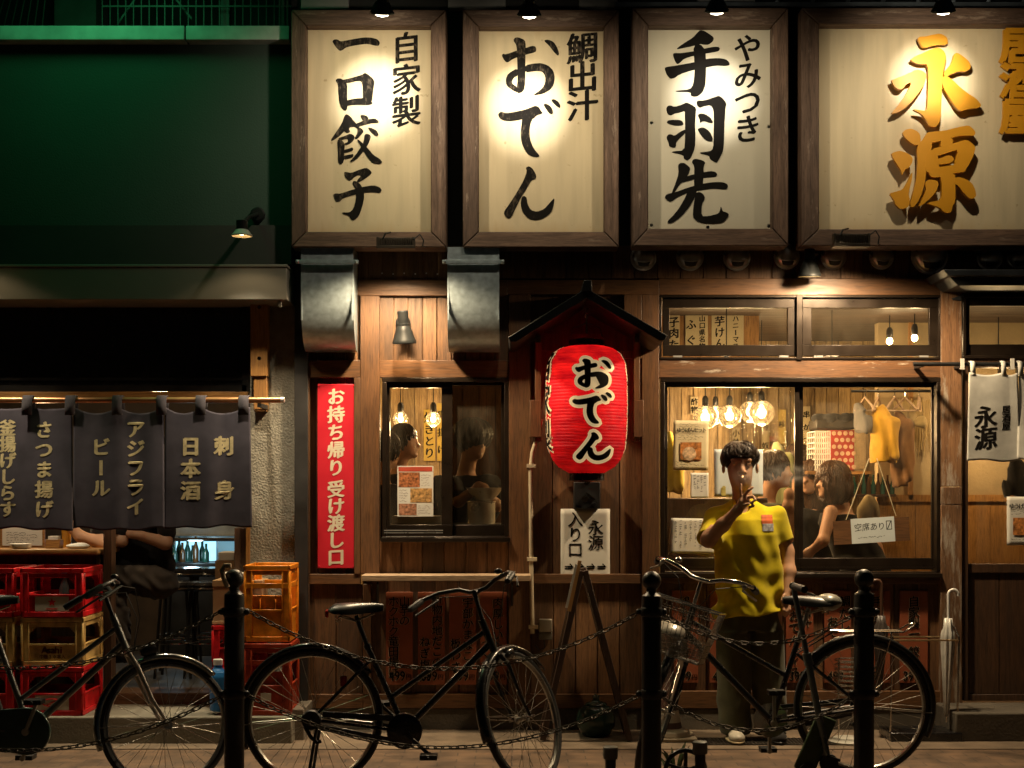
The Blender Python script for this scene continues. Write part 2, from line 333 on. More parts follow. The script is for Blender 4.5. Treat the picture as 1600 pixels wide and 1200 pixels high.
BRUSH = {
 'ichi': [zA([(145,185),(165,165),(205,162),(240,188),(300,178),(420,155),(520,140),(600,142),(670,160),(700,190),(700,220),(680,240),(640,235),(560,215),(480,222),(380,238),(300,258),(270,285),(235,298),(205,275),(160,215)])],
 'kuchi': [zA([(180,640),(210,620),(250,622),(290,650),(320,690),(318,800),(320,880),(325,930),(315,990),(290,1000),(250,970),(225,900),(215,780),(210,690)]),
   zA([(250,640),(300,632),(420,600),(500,575),(525,555),(560,570),(620,620),(640,660),(625,760),(610,900),(560,915),(500,910),(505,800),(500,700),(480,650),(420,652),(320,675),(270,672)]),
   zA([(300,880),(420,855),(520,850),(580,870),(620,905),(600,930),(500,932),(400,930),(310,945)])],
 'gyo': [zB(p) for p in ([(245,60),(275,55),(325,100),(320,130),(270,190),(200,265),(120,320),(105,310),(150,245),(215,150)],
   [(285,90),(325,105),(370,160),(390,180),(375,200),(340,178),(300,180),(285,200),(300,225),(270,245),(230,220),(260,150)],
   [(170,310),(200,300),(245,340),(240,430),(238,520),(205,555),(178,530),(178,420)],
   [(180,290),(250,268),(300,245),(345,270),(335,310),(290,350),(240,362),(242,342),(278,328),(275,300),(240,300),(190,320)],
   [(230,410),(280,395),(325,380),(328,410),(290,425),(230,440)], [(230,465),(290,455),(330,445),(330,475),(290,490),(230,497)],
   [(395,65),(430,60),(470,78),(482,105),(440,125),(412,105)], [(345,155),(400,130),(470,108),(540,95),(575,118),(582,140),(530,140),(450,155),(390,175),(355,180)],
   [(370,180),(410,195),(435,225),(400,265),(365,300),(340,295),(370,240)], [(475,185),(510,190),(560,215),(582,262),(555,272),(520,245),(485,210)],
   [(440,255),(470,248),(505,265),(490,320),(465,370),(430,420),(380,480),(320,525),(292,525),(350,460),(400,390),(435,320)],
   [(365,300),(400,320),(440,360),(480,400),(530,460),(590,495),(618,530),(590,545),(520,535),(480,490),(440,430),(400,370)])],
 'ko': [zB(p) for p in ([(238,625),(265,625),(310,635),(380,605),(455,582),(490,600),(515,635),(470,670),(400,720),(355,725),(410,655),(370,655),(335,680),(300,710),(270,700),(242,665)],
   [(325,715),(360,715),(400,745),(430,800),(438,870),(420,960),(385,1060),(330,1105),(300,1085),(290,1055),(220,1035),(225,1022),(290,1025),(330,990),(355,900),(355,800),(322,745)],
   [(128,845),(160,835),(200,840),(300,805),(430,770),(530,755),(590,775),(612,805),(590,832),(530,822),(430,825),(330,850),(230,880),(190,918),(155,915)])],
 'o': [zC(p) for p in ([(168,330),(185,310),(215,320),(340,275),(430,250),(500,225),(540,230),(553,265),(540,295),(440,320),(340,350),(280,375),(235,410),(200,390)],
   [(295,165),(315,135),(350,130),(425,160),(435,220),(430,350),(430,500),(425,690),(395,735),(340,750),(335,680),(345,600),(340,400),(335,220)],
   [(345,740),(290,715),(220,660),(213,590),(240,530),(345,468),(350,550),(300,575),(275,635),(345,685)],
   [(425,440),(520,420),(600,415),(680,440),(740,500),(755,580),(740,660),(700,710),(620,755),(510,772),(570,730),(620,690),(650,630),(650,560),(620,510),(560,500),(425,520)],
   [(630,165),(680,155),(740,180),(780,240),(803,310),(790,335),(750,300),(690,220)])],
 'de': [zC([(128,975),(160,950),(220,968),(330,950),(440,925),(510,895),(540,885),(580,900),(600,940),(620,960),(610,975),(560,985),(510,1035),(480,1000),(430,1025),(340,1045),(240,1055),(170,1040),(138,1010)])] +
   [zD(p) for p in ([(310,200),(400,180),(430,200),(385,260),(368,330),(370,420),(400,500),(455,565),(440,575),(390,573),(345,545),(305,470),(290,390),(300,280)],
   [(485,125),(510,120),(550,145),(570,190),(560,212),(530,200),(500,155)], [(552,88),(575,80),(615,105),(632,140),(625,160),(595,140),(565,110)])],
 'n': [zD(p) for p in ([(335,665),(365,652),(400,680),(427,735),(415,765),(385,770),(340,850),(300,910),(250,1010),(215,1085),(185,1102),(150,1065),(152,1035),(200,970),(260,875),(320,770),(345,695)],
   [(300,915),(325,905),(345,925),(350,975),(380,1030),(430,1042),(490,1020),(540,965),(583,918),(570,1000),(550,1050),(490,1095),(420,1115),(360,1100),(310,1050),(290,980)])],
 'te': [zE(p) for p in ([(450,80),(480,55),(530,65),(580,95),(640,140),(635,180),(580,225),(520,225),(480,215),(400,240),(280,265),(205,280),(215,260),(300,200),(400,140)],
   [(158,335),(180,322),(260,325),(420,300),(600,255),(690,248),(713,270),(700,300),(620,315),(500,335),(400,355),(290,390),(240,440),(210,455),(185,420)],
   [(60,500),(90,485),(200,470),(420,430),(560,390),(690,382),(780,395),(820,430),(825,465),(780,475),(660,470),(550,490),(400,520),(240,570),(180,615),(130,625),(90,580)],
   [(400,240),(480,215),(540,290),(548,400),(548,550),(540,700),(510,780),(450,830),(400,835),(370,820),(370,780),(195,775),(195,765),(360,750),(400,690),(415,560),(410,400)])],
 'ha': [zE([(80,980),(95,945),(130,935),(180,955),(270,925),(320,900),(380,930),(435,965),(425,1060),(420,1200)]) + zF([(400,150),(395,290),(350,400),(310,430),(270,410),(270,370),(140,340),(150,330),(275,320),(285,200),(285,0)]) + zE([(300,1050),(300,1000),(250,1015),(180,1030),(140,1055),(100,1040)]),
   zE([(85,1140),(105,1110),(180,1105),(260,1110),(285,1150),(280,1170),(200,1175),(130,1160)]),
   zF([(78,180),(95,145),(130,140),(165,160),(230,115),(290,85),(290,130),(210,200),(185,235),(185,280),(160,292),(110,275),(105,235)]),
   zE([(437,900),(450,878),(520,882),(650,840),(695,822),(740,850),(790,915),(775,960),(768,1100)]) + zF([(720,0),(715,200),(705,320),(690,360),(640,450),(615,450),(555,410),(555,375),(450,350),(460,340),(560,330),(595,300),(600,150)]) + zE([(640,1100),(635,980),(600,930),(520,945),(470,965),(445,935)]),
   zE([(450,1050),(480,1030),(540,1040),(600,1080),(635,1140),(600,1145),(520,1115),(475,1140),(480,1110)]),
   zF([(420,85),(460,65),(500,70),(555,110),(590,180),(590,215),(560,222),(510,205),(460,150)])],
 'saki': [zF(p) for p in ([(207,480),(230,458),(270,455),(310,480),(343,515),(330,570),(280,650),(220,700),(180,770),(140,800),(140,780),(180,680),(215,570)],
   [(250,630),(330,595),(450,570),(560,545),(620,555),(643,585),(620,610),(520,615),(400,630),(300,660),(255,672)],
   [(360,450),(370,422),(400,410),(480,430),(510,455),(490,490),(488,600),(480,720),(430,760),(385,730),(385,600),(388,490)],
   [(60,830),(85,800),(180,780),(300,735),(450,690),(600,668),(700,670),(750,690),(760,720),(740,750),(690,745),(600,735),(450,755),(320,780),(200,830),(150,870),(120,885),(80,865)],
   [(330,740),(420,740),(400,820),(340,930),(240,1050),(130,1125),(80,1110),(180,1010),(260,890)],
   [(400,790),(440,775),(485,800),(507,845),(470,910),(465,1045),(540,1045),(640,1020),(665,1000),(680,930),(695,990),(750,1005),(770,1030),(740,1075),(700,1115),(600,1125),(480,1122),(400,1090),(370,1050),(375,950)])],
 'ei': [zG(p) for p in ([(410,110),(430,88),(500,85),(560,70),(650,52),(710,80),(737,115),(730,175),(640,175),(560,190),(490,210),(450,195)],
   [(330,335),(380,300),(480,260),(550,225),(640,200),(700,250),(720,310),(700,400),(680,500),(675,640),(665,800),(660,980),(620,1055),(580,1065),(530,1050),(510,1000),(450,920),(360,875),(380,872),(500,890),(515,850),(525,600),(525,380),(430,388),(370,365)],
   [(125,560),(160,545),(300,490),(400,440),(470,460),(510,500),(480,600),(420,700),(320,820),(220,900),(115,925),(200,830),(280,720),(350,575),(290,600),(250,650),(215,662),(170,640)],
   [(680,480),(760,400),(790,330),(800,280),(835,258),(900,300),(970,360),(985,430),(920,470),(860,460),(740,505),(720,540)],
   [(690,510),(760,530),(850,620),(950,700),(1040,755),(1100,830),(1060,860),(950,870),(880,895),(830,870),(760,760),(690,650),(670,560)])],
 'gen': [zH(p) for p in ([(245,155),(280,115),(340,105),(400,130),(438,165),(445,250),(400,290),(340,265),(280,210)],
   [(125,375),(170,355),(230,345),(320,380),(358,425),(350,480),(310,530),(270,550),(245,615),(230,550),(180,480),(150,430)],
   [(105,805),(160,790),(250,765),(300,680),(355,560),(350,650),(310,800),(325,870),(320,940),(270,970),(215,970),(175,930),(145,860)],
   [(490,190),(510,150),(560,140),(700,130),(850,90),(960,70),(1010,110),(1035,150),(1020,185),(960,180),(850,185),(760,210),(680,235),(560,260),(490,250),(445,255)],
   [(400,300),(450,230),(560,225),(565,320),(500,420),(500,600),(480,720),(440,850),(375,950),(330,955),(330,900),(360,800),(395,650),(410,480)],
   [(660,225),(700,215),(770,205),(800,250),(740,300),(655,310)], [(490,400),(560,325),(630,390),(640,520),(640,600),(540,590),(490,560)],
   [(550,330),(700,290),(850,250),(930,225),(990,260),(1035,310),(1010,400),(960,500),(925,545),(925,575),(820,590),(800,500),(850,330),(740,365),(630,400),(560,400)],
   [(620,440),(740,390),(790,410),(800,450),(760,480),(630,500)], [(520,540),(660,520),(830,495),(920,545),(915,575),(800,590),(600,640),(540,620)],
   [(650,600),(810,585),(815,700),(815,900),(785,940),(770,1010),(725,1020),(680,1000),(650,960),(520,920),(515,905),(640,885),(665,850),(670,720)],
   [(490,680),(540,655),(620,670),(635,710),(600,800),(500,900),(420,955),(440,900),(500,780),(490,720)],
   [(805,640),(850,628),(920,650),(990,690),(1030,770),(1040,830),(1010,865),(960,860),(900,800),(850,730),(805,700)])],
}
def fine_fill(mb, poly, tf, d, mx=6.0):
    bm = bmesh.new(); f = bm.faces.new([bm.verts.new((x, y, 0)) for x, y in poly]); bmesh.ops.triangulate(bm, faces=[f])
    for _ in range(5):
        e = [e for e in bm.edges if e.calc_length() > mx]
        if not e: break
        bmesh.ops.subdivide_edges(bm, edges=e, cuts=1); bmesh.ops.triangulate(bm, faces=bm.faces[:])
    bm.verts.index_update(); mb.add([tf(v.co.x, v.co.y, d) for v in bm.verts], [tuple(v.index for v in f.verts) for f in bm.faces]); bm.free()
def brush(mb, key, tf, d0=0.004, d1=0.0, it=1, box=None, g=0.0, step=0.0003, fine=False):
    strokes = BRUSH[key]
    if box:
        xs = [p[0] for s_ in strokes for p in s_]; ys = [p[1] for s_ in strokes for p in s_]
        ax, ay = (box[2] - box[0]) / (max(xs) - min(xs)), (box[3] - box[1]) / (max(ys) - min(ys))
        strokes = [[(box[0] + (x - min(xs)) * ax, box[1] + (y - min(ys)) * ay) for x, y in s_] for s_ in strokes]
    for k, s_ in enumerate(strokes):
        p = chaikin(s_, it)
        if g: p = grow(p, g)
        if fine: fine_fill(mb, p, tf, d0 + k * step)
        else: mb.prism(p, d0 + k * step, d1, tf)

def hair_strands(mb, C, r, f, n, seed, front=95, side=108, back=128, lift=(.99, 1.06), th=.0026, crown=(0.0, 0.0), sweep=.35, spread=1.0, zmin=None, spike=0.0):
    """many thin tapered strands combed down over an ellipsoid skull; f is the facing direction"""
    R_ = random.Random(seed); f = Vector((f[0], f[1], 0)).normalized(); base = math.atan2(f.y, f.x)
    for _ in range(n):
        az = R_.uniform(-math.pi, math.pi); p0 = math.radians(R_.choice((R_.uniform(2, 40), R_.uniform(2, 75)))); aa = abs(az)
        lim = front + (side - front) * min(1, max(0, aa - .7) / .7) if aa < 1.4 else side + (back - side) * min(1, (aa - 1.4) / 1.2)
        p1 = math.radians(min(lim, math.degrees(p0) + R_.uniform(35, 75)) + R_.uniform(-9, 5)); p1 = max(p1, p0 + .15)
        sw = sweep * R_.uniform(.3, 1.5) * (1 if R_.random() < .8 else -1); lf = R_.uniform(*lift); lf2 = lf + R_.uniform(-.02, .05) * spread + (spike * R_.random() if p0 < .6 else 0); pts = []
        for i in range(7):
            t = i / 6; ph = p0 + (p1 - p0) * t; a = base + az + sw * t * t; l = lf + (lf2 - lf) * t + .025 * math.sin(t * 3.1)
            p = Vector((C[0] + r[0] * l * math.sin(ph) * math.cos(a), C[1] + r[1] * l * math.sin(ph) * math.sin(a), C[2] + r[2] * l * math.cos(ph)))
            if zmin is not None: p.z = max(p.z, zmin + R_.uniform(0, .01))
            pts.append(p)
        mb.tube(pts, [th * q for q in (.6, 1, 1.1, 1, .85, .6, .2)], 4, caps=False)
    return mb

# ------------------------------------------------------------------ soft bodies: blended shapes meshed as one continuous surface
def net(D, lo, h):
    nx, ny, nz = D.shape; ins = D < 0
    cor = [(i, j, k) for i in (0, 1) for j in (0, 1) for k in (0, 1)]
    cv = [D[i:nx - 1 + i, j:ny - 1 + j, k:nz - 1 + k] for i, j, k in cor]
    cnt = sum((c < 0).astype(np.int8) for c in cv); mask = (cnt > 0) & (cnt < 8)
    idx = -np.ones(mask.shape, np.int64); cells = np.argwhere(mask); idx[mask] = np.arange(len(cells))
    vals = np.stack([c[mask] for c in cv], 1); acc = np.zeros((len(cells), 3)); num = np.zeros(len(cells))
    for a in range(8):
        for b in range(a + 1, 8):
            if sum(abs(cor[a][t] - cor[b][t]) for t in range(3)) != 1: continue
            va, vb = vals[:, a], vals[:, b]; cr = (va < 0) != (vb < 0)
            t = np.where(cr, va / np.where(cr, va - vb, 1), 0)[:, None]
            acc += np.where(cr[:, None], np.array(cor[a]) + t * (np.array(cor[b]) - np.array(cor[a])), 0); num += cr
    V = np.array(lo) + (cells + acc / num[:, None]) * h
    Fs = []
    for ax in range(3):
        o1, o2 = [t for t in range(3) if t != ax]
        sl0 = [slice(None)] * 3; sl1 = [slice(None)] * 3; sl0[ax] = slice(0, -1); sl1[ax] = slice(1, None)
        ch = ins[tuple(sl0)] != ins[tuple(sl1)]
        e = np.argwhere(ch); e = e[(e[:, o1] > 0) & (e[:, o2] > 0) & (e[:, o1] < D.shape[o1] - 1) & (e[:, o2] < D.shape[o2] - 1)]
        q = []
        for d1, d2 in ((-1, -1), (0, -1), (0, 0), (-1, 0)):
            c = e.copy(); c[:, o1] += d1; c[:, o2] += d2; q.append(idx[c[:, 0], c[:, 1], c[:, 2]])
        q = np.stack(q, 1); fl = ins[e[:, 0], e[:, 1], e[:, 2]]
        if ax == 1: fl = ~fl
        q[~fl] = q[~fl][:, ::-1]
        Fs.append(q[(q >= 0).all(1)])
    return V, np.concatenate(Fs)
class Soft:
    def __init__(s, lo, hi, h):
        s.lo = np.array(lo, float); s.h = h; n = np.ceil((np.array(hi) - s.lo) / h).astype(int) + 1
        s.ax = [(s.lo[i] + h * np.arange(n[i])).astype(np.float32) for i in range(3)]; s.D = np.full(n, 1.0, np.float32)
    def _sub(s, lo, hi, m):
        sl = tuple(slice(max(0, int((lo[i] - m - s.lo[i]) / s.h)), max(0, int((hi[i] + m - s.lo[i]) / s.h) + 2)) for i in range(3))
        X, Y, Z = np.meshgrid(*[s.ax[i][sl[i]] for i in range(3)], indexing='ij', sparse=True); return sl, X, Y, Z
    def _put(s, sl, d, k, op='u'):
        a = s.D[sl]
        if op == 'u':
            hh = np.maximum(k - np.abs(a - d), 0) / k if k > 0 else 0
            s.D[sl] = np.minimum(a, d) - (hh * hh * k * 0.25 if k > 0 else 0)
        else: s.D[sl] = np.maximum(a, -d)
    def cap(s, a, b, r0, r1=None, k=0.02, op='u'):
        a, b = np.array(a, float), np.array(b, float); r1 = r0 if r1 is None else r1; R = max(r0, r1)
        sl, X, Y, Z = s._sub(np.minimum(a, b) - R, np.maximum(a, b) + R, k + 0.05)
        d = b - a; L2 = (d ** 2).sum() + 1e-12
        t = np.clip(((X - a[0]) * d[0] + (Y - a[1]) * d[1] + (Z - a[2]) * d[2]) / L2, 0, 1)
        dist = np.sqrt((X - a[0] - t * d[0]) ** 2 + (Y - a[1] - t * d[1]) ** 2 + (Z - a[2] - t * d[2]) ** 2) - (r0 + (r1 - r0) * t)
        s._put(sl, dist, k, op); return s
    def chain(s, pts, rs, k=0.02):
        for i in range(len(pts) - 1): s.cap(pts[i], pts[i + 1], rs[i], rs[i + 1], k)
        return s
    def ell(s, c, r, k=0.02, op='u', rot=None):
        c = np.array(c, float); r = np.array(r, float); R = r.max()
        sl, X, Y, Z = s._sub(c - R, c + R, k + 0.05); x, y, z = X - c[0], Y - c[1], Z - c[2]
        if rot is not None:
            M_ = np.array(rot.to_3x3().transposed() if hasattr(rot, 'to_3x3') else rot)
            x, y, z = (M_[i][0] * x + M_[i][1] * y + M_[i][2] * z for i in range(3))
        q = np.sqrt((x / r[0]) ** 2 + (y / r[1]) ** 2 + (z / r[2]) ** 2); g = np.sqrt((x / r[0] ** 2) ** 2 + (y / r[1] ** 2) ** 2 + (z / r[2] ** 2) ** 2) + 1e-6
        s._put(sl, q * (q - 1) / g, k, op); return s
    def stack(s, lv, k=0.02):
        """lv: list of (z, cx, cy, rx, ry) cross-sections, low to high"""
        lv = sorted(lv); A = np.array(lv, float); z0, z1 = A[0, 0], A[-1, 0]
        lo = np.array([(A[:, 1] - A[:, 3]).min(), (A[:, 2] - A[:, 4]).min(), z0]); hi = np.array([(A[:, 1] + A[:, 3]).max(), (A[:, 2] + A[:, 4]).max(), z1])
        sl, X, Y, Z = s._sub(lo, hi, k + 0.05); zz_ = np.clip(Z, z0, z1)
        cx, cy, rx, ry = (np.interp(zz_.ravel(), A[:, 0], A[:, i]).reshape(zz_.shape) for i in (1, 2, 3, 4))
        d = (np.sqrt(((X - cx) / rx) ** 2 + ((Y - cy) / ry) ** 2) - 1) * np.minimum(rx, ry)
        e = np.maximum(z0 - Z, Z - z1); d = np.where(e > 0, np.sqrt(np.maximum(d, 0) ** 2 + e ** 2), np.maximum(d, e)); s._put(sl, d, k); return s
    def below(s, z): s.D = np.maximum(s.D, z - s.ax[2][None, None, :]); return s        # cut away what lies under z
    def above(s, z): s.D = np.maximum(s.D, s.ax[2][None, None, :] - z); return s
    def wave(s, f):
        X, Y, Z = np.meshgrid(*s.ax, indexing='ij', sparse=True); s.D = s.D + f(X, Y, Z).astype(np.float32); return s
    def build(s, name, m, parent=None, smooth_it=1):
        V, Fs = net(s.D, s.lo, s.h); mb = MB(); mb.V = [tuple(v) for v in V]; mb.F = [tuple(int(i) for i in f) for f in Fs]; mb.M = [0] * len(mb.F)
        o = mb.build(name, m, parent, angle=180, fix=False)
        if smooth_it:
            md = o.modifiers.new('smooth', 'SMOOTH'); md.factor = 0.5; md.iterations = smooth_it
        return o
# ------------------------------------------------------------------ material set
W_FAC = wood('cedar_boards', (0.070, 0.032, 0.013), (0.235, 0.118, 0.052), 'z', 0.5)
W_FACX = wood('cedar_beams', (0.080, 0.036, 0.014), (0.21, 0.098, 0.038), 'x', 0.45, 0.8, pvar=0.15)
W_POST = wood('cedar_posts', (0.078, 0.035, 0.014), (0.195, 0.094, 0.040), 'z', 0.45, 0.8, pvar=0.15)
W_WORN = wood('worn_post', (0.12, 0.055, 0.022), (0.27, 0.14, 0.065), 'z', 0.6, 0.8, worn=0.55)
W_SCUF = wood('scuffed_beam', (0.085, 0.038, 0.015), (0.21, 0.098, 0.040), 'x', 0.5, 0.8, worn=0.12, wcol=(0.5, 0.44, 0.36), pvar=0.1)
W_DARK = wood('dark_boards', (0.035, 0.017, 0.009), (0.11, 0.055, 0.028), 'z', 0.45)
W_FRAME = wood('sign_frame_wood', (0.06, 0.034, 0.022), (0.19, 0.115, 0.075), 'z', 0.6, 1.0, worn=0.2, wcol=(0.26, 0.19, 0.14), pvar=0.2)
W_FRAMEX = wood('sign_frame_wood_flat', (0.06, 0.034, 0.022), (0.19, 0.115, 0.075), 'x', 0.6, 1.0, worn=0.2, wcol=(0.26, 0.19, 0.14), pvar=0.2)
W_GOLD = wood('honey_wood', (0.30, 0.14, 0.035), (0.50, 0.26, 0.08), 'z', 0.45, pvar=0.1)
W_GOLDX = wood('honey_wood_flat', (0.30, 0.14, 0.035), (0.50, 0.26, 0.08), 'x', 0.45, pvar=0.1)
W_PALE = wood('pale_inside_boards', (0.20, 0.12, 0.05), (0.62, 0.44, 0.20), 'z', 0.5, pvar=0.3)
W_SHELF = wood('pale_shelf', (0.36, 0.24, 0.14), (0.58, 0.42, 0.28), 'x', 0.5, pvar=0.1)
BRONZE = mat('bronze_window_frame', (0.028, 0.019, 0.013), 0.32, 0.5, 0.2, 12)
BLACK = mat('black_paint', (0.012, 0.012, 0.012), 0.42, 0.0, 0.3, 10)
BLACKG = mat('black_gloss', (0.008, 0.008, 0.009), 0.28, 0.0, 0.3, 8, coat=0.3)
DKWALL = mat('dark_wall_paint', (0.016, 0.016, 0.015), 0.7, 0.0, 0.3, 4)
GREENW = mat('painted_upper_wall', (0.036, 0.062, 0.050), 0.85, 0.0, 0.22, 1.6, 0.25, 90)
CAPM = mat('parapet_metal', (0.40, 0.42, 0.40), 0.55, 0.0, 0.3, 7)
AWN = mat('awning_metal', (0.17, 0.16, 0.138), 0.62, 0.0, 0.08, 3)
AWND = mat('awning_cloth_dark', (0.03, 0.03, 0.028), 0.8, 0.0, 0.2, 5)
PLAST = mat('rough_plaster', (0.27, 0.25, 0.20), 0.9, 0.0, 0.25, 14, 1.0, 75)
CONC = mat('concrete', (0.24, 0.21, 0.17), 0.85, 0.0, 0.3, 5, 0.3, 80)
CONCD = mat('dirty_concrete', (0.10, 0.085, 0.065), 0.85, 0.0, 0.4, 4, 0.3, 70)
GALV = mat('galvanised_steel', (0.40, 0.48, 0.52), 0.36, 0.7, 0.18, 28)
STEEL = mat('stainless_steel', (0.72, 0.70, 0.66), 0.30, 0.7, 0.1, 10)
CHROME = mat('chrome', (0.62, 0.60, 0.56), 0.16, 1.0, 0.1, 20)
PIPEM = mat('cream_plastic', (0.50, 0.42, 0.30), 0.45, 0.0, 0.15, 8)
BEIGE = mat('beige_plaster', (0.36, 0.27, 0.145), 0.8, 0.0, 0.15, 6, 0.2, 40)
GLASS = glass(); GLASS3 = glass('clean_glass', (.93, .94, .92), .025); GLASS2 = glass('dusty_glass', (0.80, 0.79, 0.72), 0.14)
COPPER = mat('copper_rod', (0.42, 0.20, 0.09), 0.32, 0.7, 0.15, 9)

def planks(mb, px0, py0, px1, py1, wpx, Y=0.0, gap=1.6, th=0.02):
    n = max(1, round((px1 - px0) / wpx)); wv = (px1 - px0) / n
    for i in range(n):
        a = px0 + i * wv; mb.pbox(a + (gap / 2 if i else 0), py0, a + wv - gap / 2, py1, Y + random.uniform(0, 0.003), Y + th)
    return mb.pbox(px0, py0, px1, py1, Y + th * 0.7, Y + th + 0.01)

# ------------------------------------------------------------------ ground
def ground_mat():
    m, N, L, b = newmat('brick_pavers'); tc = N.new('ShaderNodeTexCoord')
    br = N.new('ShaderNodeTexBrick'); br.inputs['Scale'].default_value = 1.0; br.inputs['Brick Width'].default_value = 0.2; br.inputs['Row Height'].default_value = 0.1
    br.inputs['Mortar Size'].default_value = 0.004; br.inputs['Color1'].default_value = (0.155, 0.10, 0.062, 1); br.inputs['Color2'].default_value = (0.125, 0.082, 0.053, 1); br.inputs['Mortar'].default_value = (0.075, 0.055, 0.04, 1)
    L.new(tc.outputs['Object'], br.inputs['Vector'])
    n = N.new('ShaderNodeTexNoise'); n.inputs['Scale'].default_value = 6; n.inputs['Detail'].default_value = 8; L.new(tc.outputs['Object'], n.inputs['Vector'])
    r = ramp(N, [(0.3, (0.45, 0.45, 0.45)), (0.72, (1.4, 1.3, 1.2))]); L.new(n.outputs['Fac'], r.inputs[0])
    mx = N.new('ShaderNodeMixRGB'); mx.blend_type = 'MULTIPLY'; mx.inputs[0].default_value = 1; L.new(br.outputs['Color'], mx.inputs[1]); L.new(r.outputs[0], mx.inputs[2]); L.new(mx.outputs[0], b.inputs['Base Color'])
    rr = ramp(N, [(0.3, (0.55,) * 3), (0.7, (0.85,) * 3)]); L.new(n.outputs['Fac'], rr.inputs[0]); L.new(rr.outputs[0], b.inputs['Roughness'])
    bp = N.new('ShaderNodeBump'); bp.inputs['Strength'].default_value = 0.5; bp.inputs['Distance'].default_value = 0.004; L.new(br.outputs['Fac'], bp.inputs['Height']); bp.invert = True
    L.new(bp.outputs[0], b.inputs['Normal']); return m
g = MB().box(-60, 60, -70, 8, -0.3, -0.1); tag(g.build('road', mat('asphalt', (0.05, 0.05, 0.05), 0.8, 0, 0.3, 20, 0.4, 150)), kind='structure')
g = MB().box(-60, 60, -3.1, -0.70, -0.2, 0.0); tag(g.build('pavement', ground_mat()), kind='structure')
g = MB().box(-60, 60, -3.25, -3.1, -0.25, 0.003); tag(g.build('kerb', CONC, bevel=0.015), kind='structure')
g = MB().box(-60, 60, -0.70, -0.60, -0.2, 0.006); g.box(-60, 60, -0.598, 8, -0.2, 0.004); tag(g.build('concrete_apron', mat('apron_concrete', (0.17, 0.125, 0.085), 0.8, 0, 0.35, 5, 0.3, 80), bevel=0.003), kind='structure')
# drain grate of patterned steel
mb = MB(); a = P(1085, 1174, -0.62); b_ = P(1325, 1157, -0.35)
mb.box(a.x, b_.x, -0.58, -0.36, 0.004, 0.010).use(1)
for i in range(46):
    for j in range(9):
        x = a.x + (i + 0.5) * (b_.x - a.x) / 46; y = -0.575 + (j + 0.5) * 0.21 / 9; s_ = 0.006 * (1 if (i + j) % 2 else -1)
        mb.bar((x - 0.006, y - s_, 0.0115), (x + 0.006, y + s_, 0.0115), 0.004, 0.004)
tag(mb.build('drain_cover', [mat('drain_iron', (0.07, 0.06, 0.05), 0.5, 0.6, 0.3, 20), mat('drain_tread', (0.13, 0.11, 0.09), 0.4, 0.7, 0.2, 20)]), 'dark tread plate drain cover set in the paving at the feet of the smoking man', 'drain cover')

# ------------------------------------------------------------------ main shop (wooden facade)
shop = thing('wooden_shop', 'brown cedar boarded tavern front with bronze framed windows under four lit signboards', 'building', P(1000, 1140, 0))
mb = MB()
planks(mb, 470, 380, 705, 437, 21); planks(mb, 475, 462, 563, 563, 22); planks(mb, 593, 462, 795, 563, 22)
planks(mb, 475, 590, 563, 897, 20, 0.02); planks(mb, 593, 845, 795, 897, 33); planks(mb, 483, 913, 567, 1085, 41); planks(mb, 567, 905, 830, 1085, 36, 0.012)
planks(mb, 828, 460, 1003, 897, 33, 0.01); planks(mb, 830, 912, 1003, 1085, 34, 0.005); planks(mb, 705, 380, 1850, 435, 36)
planks(mb, 1030, 912, 1470, 1080, 36, 0.012)
mb.build('plank_wall', W_FAC, shop, bevel=0.0015, seg=1)
mb = MB()
for q in ((470, 437, 793, 462), (475, 563, 563, 590), (593, 563, 795, 590), (475, 897, 563, 913), (483, 1085, 567, 1107), (793, 437, 1030, 460), (830, 897, 1003, 912), (567, 1085, 1003, 1107), (1030, 435, 1480, 461), (1030, 1080, 1470, 1107), (1030, 901, 1470, 912)):
    MB().pbox(*q, -0.028, 0.03).build('beam', W_FACX, shop, bevel=0.003)
mb = MB().pbox(1030, 562, 1470, 590, -0.028, 0.03); mb.build('beam', W_SCUF, shop, bevel=0.003)
mb = MB()
for q in ((563, 462, 593, 897), (795, 460, 829, 1085), (1003, 460, 1030, 1130), (475, 590, 483, 897), (553, 590, 563, 897), (472, 913, 483, 1107), (567, 913, 580, 1085), (975, 460, 1003, 560)):
    MB().pbox(*q, -0.035, 0.03).build('post', W_POST, shop, bevel=0.003)
mb = MB().pbox(1470, 435, 1503, 760, -0.04, 0.04).pbox(1470, 760.6, 1503, 788, -0.042, 0.04).pbox(1470, 788.6, 1503, 1140, -0.04, 0.04)
mb.build('post', W_WORN, shop, bevel=0.003)['label'] = 'worn post with peeled grey paint'
MB().pbox(462, 1107, 1500, 1141, -0.02, 0.2).build('base_wall', CONCD, shop, bevel=0.006)
MB().pbox(455, -60, 1850, 384, 0.0, 0.3).build('upper_wall', DKWALL, shop)
mb = MB()
for x0, x1 in ((470, 545), (700, 790), (905, 965), (1090, 1180)): MB().pbox(x0, -60, x1, 14, -0.05, 0.0).build('wall_panel', mat('grey_cladding', (0.22, 0.22, 0.21), 0.7, 0, 0.2, 6), shop, bevel=0.004)
mb = MB().pbox(962, 3, 1850, 11, -0.12, -0.06).pbox(962, -20, 1850, -10, -0.2, -0.1)
for k in range(9): mb.bar(P(1210 + k * 55, 12, -0.1), P(1225 + k * 55, -20, -0.12), 0.02)
mb.build('sign_rack', mat('rack_steel', (0.10, 0.12, 0.14), 0.4, 0.6), shop)
MB().pbox(460, 386, 481, 1112, -0.06, 0.12).build('corner_post', mat('corner_steel', (0.035, 0.033, 0.032), 0.5, 0.2), shop, bevel=0.004)
mb = MB()
